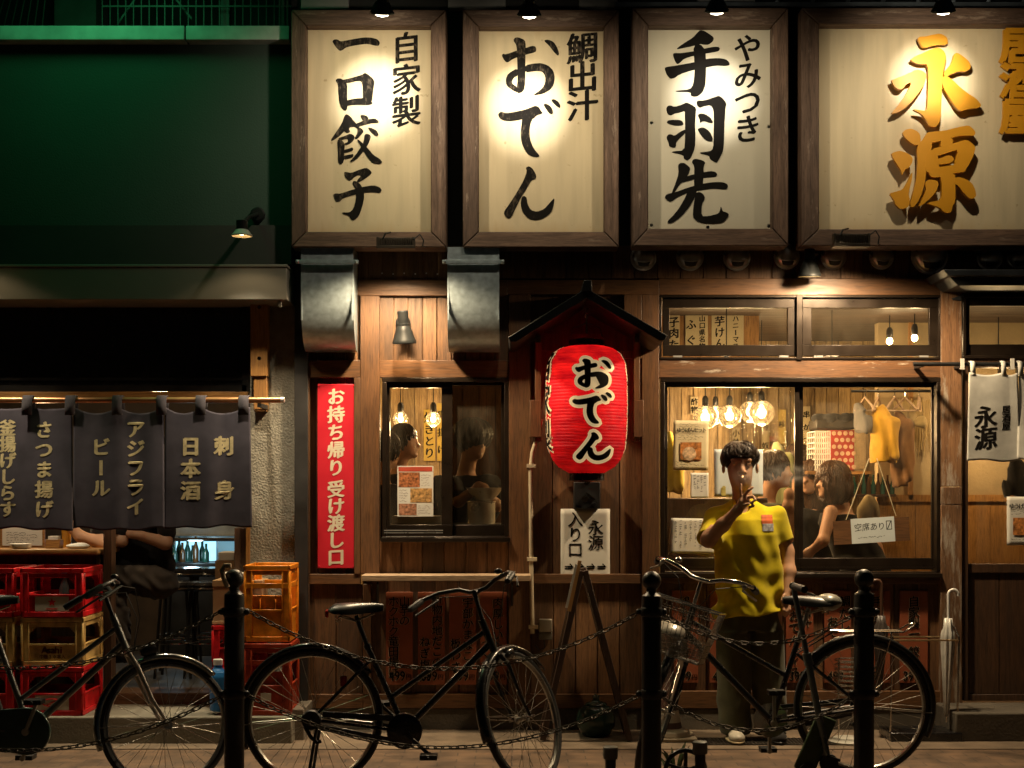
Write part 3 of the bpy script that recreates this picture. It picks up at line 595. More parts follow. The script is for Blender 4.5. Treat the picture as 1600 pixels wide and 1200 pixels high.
for k in range(6): c = P(597 + k * 17.3, 427 + (k % 2), -0.002); mb.lathe([(0.005, 0), (0.004, -0.004), (0.001, -0.005)], c, (0, -1, 0), 8)
mb.build('screw', STEEL, shop)

def window(q, sashes, Yf=-0.035, name='window', sill=True, gl=GLASS, fw=7, parent=shop):
    """q: outer frame in pixels; sashes: list of (outer px rectangle, glass px rectangle, depth)"""
    x0, y0, x1, y1 = q; f = MB()
    f.pbox(x0, y0, x1, y0 + fw, Yf, 0.09).pbox(x0, y1 - fw, x1, y1, Yf, 0.09).pbox(x0, y0 + fw, x0 + fw, y1 - fw, Yf, 0.09).pbox(x1 - fw, y0 + fw, x1, y1 - fw, Yf, 0.09)
    wn = f.build(name, BRONZE, parent, bevel=0.003)
    if sill: MB().pbox(x0 - 2, y1 - 5, x1 + 2, y1 + 2, Yf - 0.03, Yf + 0.001).build('sill', BRONZE, wn, bevel=0.003)
    for (ox0, oy0, ox1, oy1), (gx0, gy0, gx1, gy1), Y in sashes:
        s_ = MB(); s_.pbox(ox0, oy0, ox1, gy0, Y, Y + 0.03).pbox(ox0, gy1, ox1, oy1, Y, Y + 0.03).pbox(ox0, gy0, gx0, gy1, Y, Y + 0.03).pbox(gx1, gy0, ox1, gy1, Y, Y + 0.03)
        s_.build('sash', BRONZE, wn, bevel=0.002)
        a = P(gx0, gy1, Y + 0.015); b2 = P(gx1, gy0, Y + 0.015)
        MB().box(a.x - 0.01, b2.x + 0.01, Y + 0.013, Y + 0.017, a.z - 0.01, b2.z + 0.01).build('pane', GLASS2 if gx0 == 707 else (GLASS3 if name == 'transom_window' else gl), wn)
    return wn
w1 = window((597, 590, 795, 845), [((604, 597, 707, 838), (609, 606, 690, 820), 0.012), ((691, 597, 788, 838), (707, 602, 783, 820), 0.045)])
mb = MB().pbox(600, 828, 692, 829.5, -0.037, -0.03).pbox(600, 832, 692, 833, -0.037, -0.03).pbox(604, 838, 680, 839, -0.066, -0.06); mb.build('rail', STEEL, w1)
w2 = window((1032, 590, 1471, 901), [((1039, 597, 1249, 890), (1043, 605, 1242, 872), 0.012), ((1243, 597, 1464, 890), (1255, 605, 1456, 872), 0.045)])
MB().pbox(1040, 886, 1460, 887.5, -0.037, -0.03).build('rail', BRONZE, w2)
wt = window((1030, 461, 1471, 562), [((1036, 466, 1245, 556), (1046, 481, 1231, 539), -0.012), ((1254, 466, 1466, 556), (1268, 481, 1452, 539), -0.012)], name='transom_window', sill=False, fw=4)
mb = MB().pbox(1245, 461, 1254, 562, -0.04, 0.05); mb.build('mullion', BRONZE, wt, bevel=0.002)
mb = MB()
for x in (1052, 1218, 1272, 1437): mb.pbox(x, 555.5, x + 14, 558, -0.02, -0.012)
mb.build('hinge', STEEL, wt)
wd = window((1505, 460, 1850, 560), [((1510, 465, 1700, 555), (1515, 478, 1690, 538), -0.012)], name='transom_window', sill=False, fw=5)
# sliding entrance door (right edge)
door = MB(); door.pbox(1505, 560, 1850, 574, -0.02, 0.06).pbox(1505, 574, 1513, 1095, -0.02, 0.06).pbox(1513, 881, 1850, 895, 0.0, 0.05).pbox(1505, 1085, 1850, 1095, 0.0, 0.06)
dr = door.build('door', W_DARK, shop, bevel=0.003)
a = P(1513, 881, 0.03); b_ = P(1850, 574, 0.03); MB().box(a.x, b_.x, 0.022, 0.026, a.z, b_.z).build('pane', GLASS, dr)
mb = MB(); planks(mb, 1513, 895, 1850, 1085, 48, 0.012); mb.build('door_panel', W_DARK, dr)
# little eave over the door
mb = MB(); e0 = P(1474, 422, -0.42)
mb.prism([(1474, 421), (1850, 421), (1850, 431), (1482, 431)], -0.42, -0.02, lambda u, v, d: P(u, v, -0.42) + Vector((0, d + 0.42, 0)))
mb.prism([(1482, 431), (1850, 431), (1850, 446), (1497, 446)], -0.36, -0.02, lambda u, v, d: P(u, v, -0.36) + Vector((0, d + 0.36, 0)))
mb.prism([(1487, 466), (1503, 461), (1503, 470), (1490, 469)], -0.05, -0.0, lambda u, v, d: P(u, v, -0.05) + Vector((0, d + 0.05, 0)))
mb.build('door_eave', mat('eave_sheet', (0.05, 0.055, 0.06), 0.45, 0.4), shop, bevel=0.004)
mb = MB(); a = P(1493, 1145, -0.45); b_ = P(1850, 1093, -0.45)
mb.box(a.x, b_.x, -0.45, -0.02, 0.0, 0.17); mb.build('door_step', CONCD, shop, bevel=0.01)
# serving shelf under the takeaway window
sh = MB().pbox(565, 899, 829, 908, -0.24, -0.036); shf = sh.build('serving_shelf', W_SHELF, shop, bevel=0.003)
mb = MB()
for x in (590, 800): mb.bar(P(x, 910, -0.04), P(x, 945, -0.04), 0.012, 0.03).bar(P(x, 911, -0.21), P(x, 945, -0.045), 0.01, 0.02)
mb.build('shelf_bracket', BLACK, shf)
# interior shell
R0, R1 = P(482, 0, 0).x, P(1850, 0, 0).x; FZ, CZ, BY = 0.05, 2.62, 2.7
ins = MB(); ins.box(R0, R1, 0.1, BY, FZ - 0.05, FZ); ins.build('interior_floor', mat('inside_floor', (0.12, 0.08, 0.05), 0.5), shop)
MB().box(R0, R1, 0.1, BY + .1, CZ, CZ + 0.05).build('interior_ceiling', wood('ceiling_boards', (0.02, 0.010, 0.005), (0.07, 0.036, 0.018), 'x', 0.6), shop)
mb = MB(); n = 56
for i in range(n):
    x0 = R0 + (R1 - R0) * i / n; mb.box(x0 + 0.003, R0 + (R1 - R0) * (i + 1) / n - 0.003, BY + random.uniform(0, 0.01), BY + 0.05, FZ, CZ)
mb.box(R0, R1, BY + 0.03, BY + 0.06, FZ, CZ); mb.build('interior_wall', W_PALE, shop)
MB().box(R0 - 0.05, R0, 0.1, BY, FZ, CZ).build('interior_wall', BEIGE, shop)
# partition with beige plaster above a wooden dado (seen in the right window and the door)
px_ = P(1372, 0, 1.35).x; a = P(1372, 781, 1.35)
MB().box(px_, R1, 1.35, 1.45, a.z, CZ).build('interior_wall', BEIGE, shop)
mb = MB()
for i in range(12): mb.box(px_ + i * 0.26, px_ + i * 0.26 + 0.257, 1.345, 1.45, FZ, a.z)
mb.box(px_ - 0.01, R1, 1.33, 1.36, a.z - 0.012, a.z + 0.035).box(P(1420, 0, 1.33).x, P(1427, 0, 1.33).x, 1.33, 1.36, a.z, CZ); mb.build('wainscot', W_GOLD, shop)
# shelf board inside the left window, and the counter
MB().box(P(610, 0, 0.3).x, P(786, 0, 0.3).x, 0.15, 0.5, P(0, 822, 0.3).z - 0.03, P(0, 818, 0.3).z).build('inner_counter', mat('steel_counter', (0.4, 0.4, 0.38), 0.35, 0.8), shop)

# ------------------------------------------------------------------ left shop (dark awning, plaster wall)
left = thing('plaster_shop', 'dark fronted bar with green lit upper wall, long awning box and rough plaster pier', 'building', P(200, 1160, 0))
XL = -420
MB().pbox(XL, 61, 455, 352, -0.10, 0.4).build('upper_wall', GREENW, left)
mb = MB().pbox(XL, 40, 288, 62, -0.2, 0.4).pbox(290.5, 40, 452, 62, -0.2, 0.4); mb.build('parapet_cap', CAPM, left, bevel=0.004)
# balcony behind the parapet
MB().pbox(XL, -160, 455, 60, 1.3, 1.5).build('balcony_wall', DKWALL, left)
for q in ((85, -160, 150, 42, 0.9, 1.2), (345, -160, 358, 42, 0.3, 0.38)): MB().pbox(*q).build('column', mat('column_paint', (0.10, 0.11, 0.10), 0.8), left)
mb = MB()
for k in range(24): x = 160 + k * 12.2; mb.bar(P(x, 45, 0.25), P(x, -120, 0.25), 0.006)
for y in (10, -30): mb.bar(P(160, y, 0.25), P(455, y, 0.25), 0.01)
mb.bar(P(185, 36, 0.3), P(225, -20, 0.3), 0.012).bar(P(268, -10, 0.3), P(300, 30, 0.3), 0.012)
for k in range(9): mb.bar(P(-30 + k * 12, 42, 0.35), P(5 + k * 9, -60, 0.35), 0.006)
for x in (437, 443, 449): mb.bar(P(x, 42, -0.05), P(x, -80, -0.05), 0.01)
mb.build('railing', mat('railing_steel', (0.05, 0.055, 0.05), 0.5, 0.5), left)
MB().pbox(XL, 352, 455, 413, -0.16, 0.1).build('awning_valance', AWND, left)
aw = MB().pbox(XL, 418, 448, 468, -0.34, 0.1).pbox(XL, 413, 449, 417.5, -0.345, 0.1).pbox(434, 468, 440, 480, -0.30, -0.28)
aw.build('awning_box', AWN, left, bevel=0.004)
MB().pbox(XL, 468, 392, 612, 0.06, 0.14).build('dark_transom', BLACKG, left)
mb = MB().pbox(XL, 590, 385, 594, 0.045, 0.06).pbox(XL, 602, 385, 611, 0.04, 0.06).pbox(378, 470, 390, 611, 0.04, 0.06); mb.pbox(333, 574, 345, 576.5, 0.045, 0.058)
mb.build('transom_frame', BLACK, left)
MB().pbox(XL, 612, 387, 622, 0.0, 0.1).build('lintel', W_GOLDX, left, bevel=0.003)
mb = MB().pbox(391, 352, 462, 1112, 0.0, 0.22); mb.build('plaster_pier', PLAST, left)
mb = MB().pbox(391, 468, 418, 588, -0.09, 0.0).pbox(396, 588, 417, 640, -0.075, 0.0).pbox(397, 640, 416, 643, -0.07, 0.0)
br_ = mb.build('wood_bracket', W_GOLD, left, bevel=0.004)
mb = MB()
for y in (480, 560): mb.lathe([(0.012, 0), (0.01, -0.004), (0.002, -0.005)], P(405, y, -0.09), (0, -1, 0), 10)
mb.build('bolt', BLACK, br_)
mb = MB().pbox(366, 825, 384, 1090, 0.02, 0.14); mb.build('door_post', W_DARK, left, bevel=0.003)
MB().pbox(384, 640, 391, 1105, 0.0, 0.14).build('door_jamb', W_GOLD, left, bevel=0.002)
MB().pbox(XL, 1083, 392, 1107, -0.02, 0.25).build('threshold', wood('threshold_wood', (0.10, 0.045, 0.018), (0.22, 0.11, 0.05), 'x'), left, bevel=0.004)
a = P(XL, 1163, -0.52); b_ = P(456, 1120, -0.52)
MB().box(a.x, b_.x, -0.52, 0.3, 0.0, 0.157).build('stone_step', mat('step_concrete', (0.21, 0.19, 0.15), 0.85, 0, 0.25, 5, 0.3, 80), left, bevel=0.008)
MB().pbox(456.5, 1108, 475, 1163, -0.40, 0.1).build('drain_block', CONC, left, bevel=0.006)
LX0, LX1 = P(XL, 0, 0).x, P(388, 0, 0).x
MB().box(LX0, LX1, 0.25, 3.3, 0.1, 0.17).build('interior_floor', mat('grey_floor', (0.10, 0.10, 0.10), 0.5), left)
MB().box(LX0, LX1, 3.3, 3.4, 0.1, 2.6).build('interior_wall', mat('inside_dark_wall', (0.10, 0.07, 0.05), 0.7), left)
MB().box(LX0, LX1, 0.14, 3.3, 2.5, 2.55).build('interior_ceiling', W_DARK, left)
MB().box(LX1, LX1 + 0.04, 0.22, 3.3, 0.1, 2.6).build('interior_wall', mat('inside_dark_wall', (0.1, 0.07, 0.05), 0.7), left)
# bar counter at the front window with its dark front
z = P(0, 857, 0.15).z; x1 = P(161, 0, 0.1).x
MB().box(LX0, x1, 0.0, 0.55, z - 0.035, z).build('bar_counter', W_GOLDX, left, bevel=0.012)
MB().box(LX0, P(150, 0, .1).x, 0.1, 0.2, 0.17, z - 0.035).build('counter_front', W_DARK, left)
MB().box(P(163, 0, .05).x, P(175, 0, .05).x, 0.03, 0.14, 0.17, 1.7).build('door_post', W_DARK, left)
# ------------------------------------------------------------------ signboards
def panel_mat(name, col, stain=0.5):
    m, N, L, b = newmat(name); tc = N.new('ShaderNodeTexCoord')
    mp = N.new('ShaderNodeMapping'); mp.inputs['Scale'].default_value = (9, 9, 0.8); L.new(tc.outputs['Object'], mp.inputs[0])
    n = N.new('ShaderNodeTexNoise'); n.inputs['Scale'].default_value = 2; n.inputs['Detail'].default_value = 8; L.new(mp.outputs[0], n.inputs['Vector'])
    r = ramp(N, [(0.32, tuple(c * (1 - 0.28 * stain) for c in col)), (0.6, col)]); L.new(n.outputs['Fac'], r.inputs[0])
    n2 = N.new('ShaderNodeTexNoise'); n2.inputs['Scale'].default_value = 24; n2.inputs['Detail'].default_value = 3; L.new(tc.outputs['Object'], n2.inputs['Vector'])
    r2 = ramp(N, [(0.24, (0.45, 0.36, 0.26)), (0.30, (1, 1, 1))]); L.new(n2.outputs['Fac'], r2.inputs[0])
    mx = N.new('ShaderNodeMixRGB'); mx.blend_type = 'MULTIPLY'; mx.inputs[0].default_value = stain; L.new(r.outputs[0], mx.inputs[1]); L.new(r2.outputs[0], mx.inputs[2])
    # rusty grime creeping in from the frame
    sx = N.new('ShaderNodeSeparateXYZ'); L.new(tc.outputs['Generated'], sx.inputs[0]); mm = []
    for ax in (0, 2):
        a = N.new('ShaderNodeMath'); a.operation = 'SUBTRACT'; L.new(sx.outputs[ax], a.inputs[0]); a.inputs[1].default_value = 0.5
        c = N.new('ShaderNodeMath'); c.operation = 'ABSOLUTE'; L.new(a.outputs[0], c.inputs[0]); mm.append(c)
    mxm = N.new('ShaderNodeMath'); mxm.operation = 'MAXIMUM'; L.new(mm[0].outputs[0], mxm.inputs[0]); L.new(mm[1].outputs[0], mxm.inputs[1])
    ad = N.new('ShaderNodeMath'); ad.operation = 'MULTIPLY_ADD'; L.new(n.outputs['Fac'], ad.inputs[0]); ad.inputs[1].default_value = 0.16; L.new(mxm.outputs[0], ad.inputs[2])
    r5 = ramp(N, [(0.53, (1, 1, 1)), (0.60, (0.62, 0.50, 0.36))]); L.new(ad.outputs[0], r5.inputs[0])
    m2 = N.new('ShaderNodeMixRGB'); m2.blend_type = 'MULTIPLY'; m2.inputs[0].default_value = stain; L.new(mx.outputs[0], m2.inputs[1]); L.new(r5.outputs[0], m2.inputs[2])
    L.new(m2.outputs[0], b.inputs['Base Color']); b.inputs['Roughness'].default_value = 0.55; b.inputs['Specular IOR Level'].default_value = 0.3
    MATS[name] = m; return m
def ink_mat():
    m, N, L, b = newmat('worn_ink'); tc = N.new('ShaderNodeTexCoord'); mp = N.new('ShaderNodeMapping'); mp.inputs['Scale'].default_value = (1.6, 1, 0.8); L.new(tc.outputs['Object'], mp.inputs[0])
    n = N.new('ShaderNodeTexNoise'); n.inputs['Scale'].default_value = 26; n.inputs['Detail'].default_value = 7; n.inputs['Roughness'].default_value = 0.7; L.new(mp.outputs[0], n.inputs['Vector'])
    n2 = N.new('ShaderNodeTexNoise'); n2.inputs['Scale'].default_value = 5; L.new(tc.outputs['Object'], n2.inputs['Vector'])
    ad = N.new('ShaderNodeMath'); ad.operation = 'MULTIPLY_ADD'; L.new(n2.outputs['Fac'], ad.inputs[0]); ad.inputs[1].default_value = 0.5; L.new(n.outputs['Fac'], ad.inputs[2])
    r = ramp(N, [(0.80, (0.008, 0.007, 0.006)), (0.95, (0.09, 0.07, 0.05))]); L.new(ad.outputs[0], r.inputs[0]); L.new(r.outputs[0], b.inputs['Base Color']); b.inputs['Roughness'].default_value = 0.8; b.inputs['Specular IOR Level'].default_value = 0.1
    MATS['worn_ink'] = m; return m
INKW = ink_mat(); INK = mat('black_ink', (0.008, 0.007, 0.006), 0.8, 0, 0.3, 20, spec=.08)
PAN = panel_mat('cream_board', (0.60, 0.50, 0.32)); PAN2 = panel_mat('clean_cream_board', (0.58, 0.54, 0.42), 0.15)
GOLDL = mat('gold_lettering', (0.56, 0.25, 0.010), 0.42, 0.0, 0.06, 6, spec=0.4)
YP = -0.22
def signboard(name, label, q, inner, pan):
    x0, y0, x1, y1 = q; i0, j0, i1, j1 = inner
    t = thing(name, label, 'sign', P((x0 + x1) / 2, y1, -0.15), 'signboards over the tavern front')
    a, b_ = P(i0, j1, YP), P(i1, j0, YP)
    MB().box(a.x - 0.01, b_.x + 0.01, YP, YP + 0.03, a.z - 0.01, b_.z + 0.01).build('board', pan, t)
    Yf = -0.31
    def tf(Y): return lambda u, v, d: P(u, v, Yf) + Vector((0, d, 0))
    for poly, mt in (([(x0, y0), (x1, y0), (i1, j0), (i0, j0)], W_FRAMEX), ([(x0, y1), (x1, y1), (i1, j1), (i0, j1)], W_FRAMEX), ([(x0, y0), (i0, j0), (i0, j1), (x0, y1)], W_FRAME), ([(x1, y0), (i1, j0), (i1, j1), (x1, y1)], W_FRAME)):
        cx = sum(p[0] for p in poly) / 4; cy = sum(p[1] for p in poly) / 4
        poly = [(u + (cx - u) * 0.002, v + (cy - v) * 0.002) for u, v in poly]
        MB().prism(poly, 0.0, 0.19, tf(0)).build('frame', mt, t, bevel=0.006)
    return t
s1 = signboard('hanging_sign', 'framed cream signboard reading 一口餃子 with small 自家製, above the galvanised ducts', (455, 15, 697, 386), (478, 40, 673, 362), PAN)
s2 = signboard('hanging_sign', 'framed cream signboard reading おでん with small 鯛出汁, second from the dark green wall', (723, 15, 967, 386), (748, 42, 944, 362), PAN)
s3 = signboard('hanging_sign', 'framed pale signboard reading 手羽先 in black, fixed with small round screws', (988, 12, 1232, 384), (1013, 40, 1207, 357), PAN2)
s4 = signboard('hanging_sign', 'wide framed signboard with raised gold letters 永源 and 居酒屋', (1252, 12, 1700, 384), (1280, 38, 1676, 358), PAN)
tS = lambda u, v, d: P(u, v, YP) - Vector((0, d, 0))
m1 = MB()
for k in ('ichi', 'kuchi', 'gyo', 'ko'): brush(m1, k, tS)
put_column(m1, '自家製', 635, 75, 50, 50, tS, nib=0.028, slope=0.12, d=0.002, sx=0.92); m1.build('lettering', INKW, s1, smooth=False)
m2 = MB()
for k in ('o', 'de', 'n'): brush(m2, k, tS)
put_column(m2, '鯛出汁', 910, 76, 45, 50, tS, nib=0.028, slope=0.10, d=0.002); m2.build('lettering', INKW, s2, smooth=False)
m3 = MB()
for k in ('te', 'ha', 'saki'): brush(m3, k, tS)
put_column(m3, 'やみつき', 1168, 76, 42, 46, tS, nib=0.026, slope=0.12, d=0.002, sx=0.95); m3.build('lettering', INK, s3, smooth=False)
m3 = MB()
for x, y in ((1018, 44), (1111, 43), (1203, 44), (1018, 192), (1201, 198), (1018, 352), (1106, 355), (1201, 353)): m3.lathe([(0.010, 0), (0.009, -0.006), (0.005, -0.010), (0.001, -0.011)], P(x, y, YP), (0, -1, 0), 12)
m3.build('screw', mat('cream_screw', (0.6, 0.55, 0.42), 0.4), s3)
m4 = MB()
tG = lambda u, v, d: P(u, v, YP) - Vector((0, d, 0))
for k in ('ei', 'gen'): brush(m4, k, tG, d0=0.070, d1=0.045, step=0.0006)
m4.build('lettering', GOLDL, s4, smooth=False)
m4 = MB(); tg = lambda u, v, d: P(u, v, YP) - Vector((0, d, 0))
for i, ch in enumerate('居酒屋'):
    V, Fs = glyph(ch)
    for kx, ky in ((0, 0), (.05, .02), (-.05, -.02), (.02, .04), (-.02, -.04)):
        u = (V[:, 0] - ECX) / EM * 58; v = (V[:, 1] - ECY) / EM * 58; dd = 0.06 + 0.0006 * len(m4.V) / max(1, len(V)) % 0.003
        n = len(V); fr = [tg(1586 + a + kx * 58, 76 + i * 55 - b - ky * 58, 0.064 + 0.0005 * (kx * 20 + ky * 7)) for a, b in zip(u, v)]
        m4.add(fr, Fs)
        ed = {}
        for f in Fs:
            for q in range(len(f)):
                e = (f[q], f[(q + 1) % len(f)]); key = tuple(sorted(e)); ed[key] = None if key in ed else e
        bk = [Vector((p.x, YP - 0.045, p.z)) for p in fr]
        m4.add(fr + bk, [(e[0], e[1], e[1] + n, e[0] + n) for e in ed.values() if e])
m4.build('lettering', GOLDL, s4, smooth=False, fix=False)
# bare clear strips of the boards' joints
# ------------------------------------------------------------------ sign spot lamps
BULBW = emission('lit_bulb_face', (1.0, 0.86, 0.62), 9)
SHADE = mat('lamp_shade_black', (0.010, 0.011, 0.011), 0.5, 0.0, 0.2, 20, spec=.25)
SHADEI = mat('lamp_shade_white_inside', (0.7, 0.68, 0.6), 0.5)
def lamp_head(mb, c, d, r, l, neck):
    """bell shaped lamp head; c rim centre, d direction the light leaves"""
    c = Vector(c); d = Vector(d).normalized()
    mb.lathe([(r, 0), (r * 1.04, -0.003), (r * 1.03, -l * 0.09), (r * 0.97, -l * 0.12), (r * 0.72, -l * 0.40), (r * 0.60, -l * 0.52), (neck * 1.1, -l * 0.55), (neck * 1.1, -l * .62), (neck, -l * .63), (neck, -l), (neck * 0.85, -l * 1.03), (.001, -l * 1.03)], c, d, 28, False)
    k = mb.k; mb.use(1); mb.lathe([(r * 0.97, 0.001), (r * 0.64, -l * 0.38), (r * 0.5, -l * 0.5)], c, d, 24, False); mb.use(k); return mb
def sign_lamp(x, y, tx, ty, label, watts):
    c = P(x, y + 5, -1.05); tgt = P(tx, ty, YP); d = (tgt - c).normalized()
    t = thing('spot_lamp', label, 'lamp', c, 'spot lamps over the signboards')
    ds = (d * .45 + Vector((0, 0, -1))).normalized(); c = c - ds * .0; mb = lamp_head(MB(), c, ds, 0.064, 0.115, 0.030); mb.build('lamp_shade', [mat('lamp_shade_grey', (0.10, 0.12, 0.11), 0.3, 0.5, 0.2, 20), SHADEI], t)
    MB().lathe([(0.050, -0.012), (0.046, -0.004), (0.03, 0.010), (0.001, 0.016)], c, ds, 20).build('bulb', BULBW, t)
    e = c - ds * 0.115; MB().tube([e, e + Vector((0, -0.01, 0.10)), e + Vector((0, 0.12, 0.30)), Vector((e.x, -0.45, e.z + 0.36)), Vector((e.x, -0.22, e.z + 0.36))], 0.011, 10).build('lamp_arm', SHADE, t)
    spot('spot', c + ds * 0.022 + d * .01, tgt, watts * 1.9, 40, 1.0, (1.0, .91, .76), 0.03, t); spot('spot_spill', c + ds * 0.022 + d * .012, tgt + Vector((0, 0, -.25)), watts * .60, 122, 0.8, (1.0, .83, .58), 0.03, t)
    return t
sign_lamp(597, 17, 588, 150, 'small black spot lamp at the top of the 一口餃子 signboard', 60)
sign_lamp(827, 20, 822, 165, 'small black spot lamp at the top of the おでん signboard', 60)
sign_lamp(1120, 14, 1112, 150, 'small black spot lamp at the top of the 手羽先 signboard', 45)
sign_lamp(1474, 14, 1455, 125, 'small black spot lamp at the top of the gold lettered signboard', 55)
# finned floodlights under the signboards
def flood(x0, y0, x1, y1, label, watts, wx, Y=-0.46, ang=149):
    c = P((x0 + x1) / 2, (y0 + y1) / 2, Y)
    t = thing('floodlight', label, 'lamp', c, 'floodlights under the signboards')
    mb = MB(); n = 17
    mb.pbox(x0, y1 - 5, x1, y1, Y - 0.03, Y + 0.06).pbox(x0, y0 + 2, x0 + 4, y1 - 5, Y, Y + 0.06).pbox(x1 - 4, y0 + 2, x1, y1 - 5, Y, Y + 0.06).pbox(x0 + 4, y0 + 3, x1 - 4, y1 - 5, Y + 0.03, Y + 0.06)
    for k in range(n): xx = x0 + 6 + (x1 - x0 - 13) * k / (n - 1); mb.pbox(xx, y0 + 4, xx + 1.3, y1 - 5, Y, Y + 0.03)
    mb.build('heat_sink', mat('floodlight_bronze', (0.05, 0.038, 0.026), 0.5, 0.3), t, bevel=0.002)
    q = P(x0 + 6, y1, Y); e = P(x1 - 6, y1, Y)
    MB().box(q.x, e.x, Y - 0.024, Y + 0.05, q.z - 0.004, q.z - 0.0005).build('light_panel', emission('flood_panel', (1.0, 0.78, 0.50), 5), t)
    MB().tube([P(x1 - 2, y0 + 6, Y), P(x1 + 8, y0 - 2, Y), P(x1 + 14, y0 + 8, Y), P(x1 + 12, y1 - 4, Y), P(x1 + 16, y1 - 2, Y + 0.08)], 0.004, 8).tube([P(x0 + 10, y0 + 5, Y), P(x0 + 14, y0 - 3, Y), P(x0 + 22, y0 - 5, Y + .06)], 0.005, 8).build('cable', BLACK, t)
    spot('flood_light', Vector((c.x, Y, q.z - 0.012)), Vector((c.x + wx, Y + 0.05, q.z - 2.4)), watts, ang, 0.5, (1.0, 0.75, 0.45), 0.06, t)
flood(588, 368, 648, 388, 'finned floodlight under the lower frame of the 一口餃子 signboard', 240, 0.0)
flood(1303, 362, 1360, 385, 'finned floodlight under the lower frame of the gold lettered signboard', 330, -0.2, -0.56, 171)
# ------------------------------------------------------------------ wall lamps
def wall_lamp(x, y0, y1, r_px, label, Yl, watts, tilt, bx, by, green=False, col=WARM, ang=100, Yw=0.0, tgt=None):
    c = P(x, y1, Yl); d = Vector((tilt[0], tilt[1], -1)).normalized(); l = (y1 - y0) / S(Yl); r = r_px / S(Yl)
    t = thing('wall_lamp', label, 'lamp', P(bx, by, Yw), 'black wall lamps')
    lamp_head(MB(), c, d, r, l, r * 0.48).build('lamp_shade', [mat('white_lamp_shade', (0.5, 0.55, 0.48), 0.4) if green else SHADE, SHADEI], t)
    if green: MB().lathe([(r * .56, -l * .55), (r * .56, -l * 1.25), (r * .5, -l * 1.3)], c, d, 20).build('lamp_holder', SHADE, t)
    MB().ball(c - d * l * 0.36, r * 0.36, 10).build('bulb', emission('warm_bulb', (1.0, 0.62, 0.25), 14), t)
    b0 = P(bx, by, Yw); mb = MB().lathe([(0.045, 0), (0.045, -0.02), (0.036, -0.028)], b0, (0, 1, 0), 20); k = c - d * l * 0.8
    mb.V = [(v[0], 2 * Yw - v[1] if v[1] > Yw else v[1], v[2]) for v in mb.V]
    mb.tube([b0 + Vector((0, -0.02, 0)), Vector((b0.x, k.y * .7, (b0.z + k.z) / 2 + 0.005)), k], 0.013, 10); mb.build('wall_mount', SHADE, t)
    spot('lamp_light', c - d * l * 0.08, c + d if tgt is None else tgt, watts, ang, 0.35, col, 0.025, t)
    if green: spot('lamp_core', c - d * l * 0.07, c + d, 130, 92, 1.0, (1.0, .82, .56), 0.03, t)
    return t
wall_lamp(632, 487, 537, 18, 'black bell shaped wall lamp between the two galvanised ducts', -0.13, 7, (0.05, 0.12), 630, 505, ang=110)
wall_lamp(1265, 388, 432, 17, 'black bell shaped wall lamp between the round vents, shining on the beam', -0.16, 7, (0.02, 0.1), 1270, 400, ang=120)
wall_lamp(378, 350, 369, 16, 'green lit white shaded wall lamp above the awning box', -0.62, 5, (0.0, 0.0), 403, 336, True, ang=128, Yw=-0.10)
wall_lamp(-62, 350, 369, 16, 'twin white shaded wall lamp farther along the awning, out past the frame edge', -0.62, 5, (0.0, 0.0), -37, 336, True, ang=128, Yw=-0.10)
# ------------------------------------------------------------------ galvanised ducts
def duct(x0, x1, label):
    t = thing('exhaust_duct', label, 'duct', P((x0 + x1) / 2, 548, 0), 'galvanised ducts under the signboards')
    yt, yb = 386, 549; zt, zb = P(0, yt, -.28).z, P(0, yb, -.1).z; a, b_ = P(x0, 0, -.28).x, P(x1, 0, -.28).x
    prof = [(-0.03, zt), (-0.28, zt)] + [(-0.28, zt - (zt - zb) * 0.45)]
    for k in range(1, 13): an = math.pi / 2 * k / 12; prof.append((-0.05 - 0.23 * math.cos(an), zb + (zt - zb) * 0.55 * (1 - math.sin(an))))
    prof += [(-0.03, zb)]
    mb = MB(); n = len(prof); vs = [(a, y, z) for y, z in prof] + [(b_, y, z) for y, z in prof]
    mb.add(vs, [tuple(range(n)), tuple(range(2 * n - 1, n - 1, -1))] + [(i, i + n, (i + 1) % n + n, (i + 1) % n) for i in range(n)])
    mb.build('duct_body', GALV, t, angle=40)
    mb = MB()
    for xx in (x0 + 1.5, x1 - 1.5): mb.pbox(xx - 1, 388, xx + 1, 500, -0.282, -0.27)
    mb.build('seam', GALV, t)
    mb = MB(); mb.pbox(x0 - 8, 406, x1 + 8, 412, -0.31, -0.295).bar(P(x0 - 5, 409, -.3), P(x0 - 5, 409, -.01), 0.015, 0.02).bar(P(x1 + 5, 409, -.3), P(x1 + 5, 409, -.01), 0.015, 0.02)
    for xx in (x0 - 5, x1 + 5): mb.lathe([(0.012, 0), (0.012, -0.012), (0.005, -0.02)], P(xx, 409, -.31), (0, 1, 0), 6)
    mb.build('strap', GALV, t, bevel=0.001)
duct(470, 552, 'galvanised exhaust duct at the corner, above the red banner')
duct(699, 780, 'galvanised exhaust duct between the lamp and the lantern, above the small window')
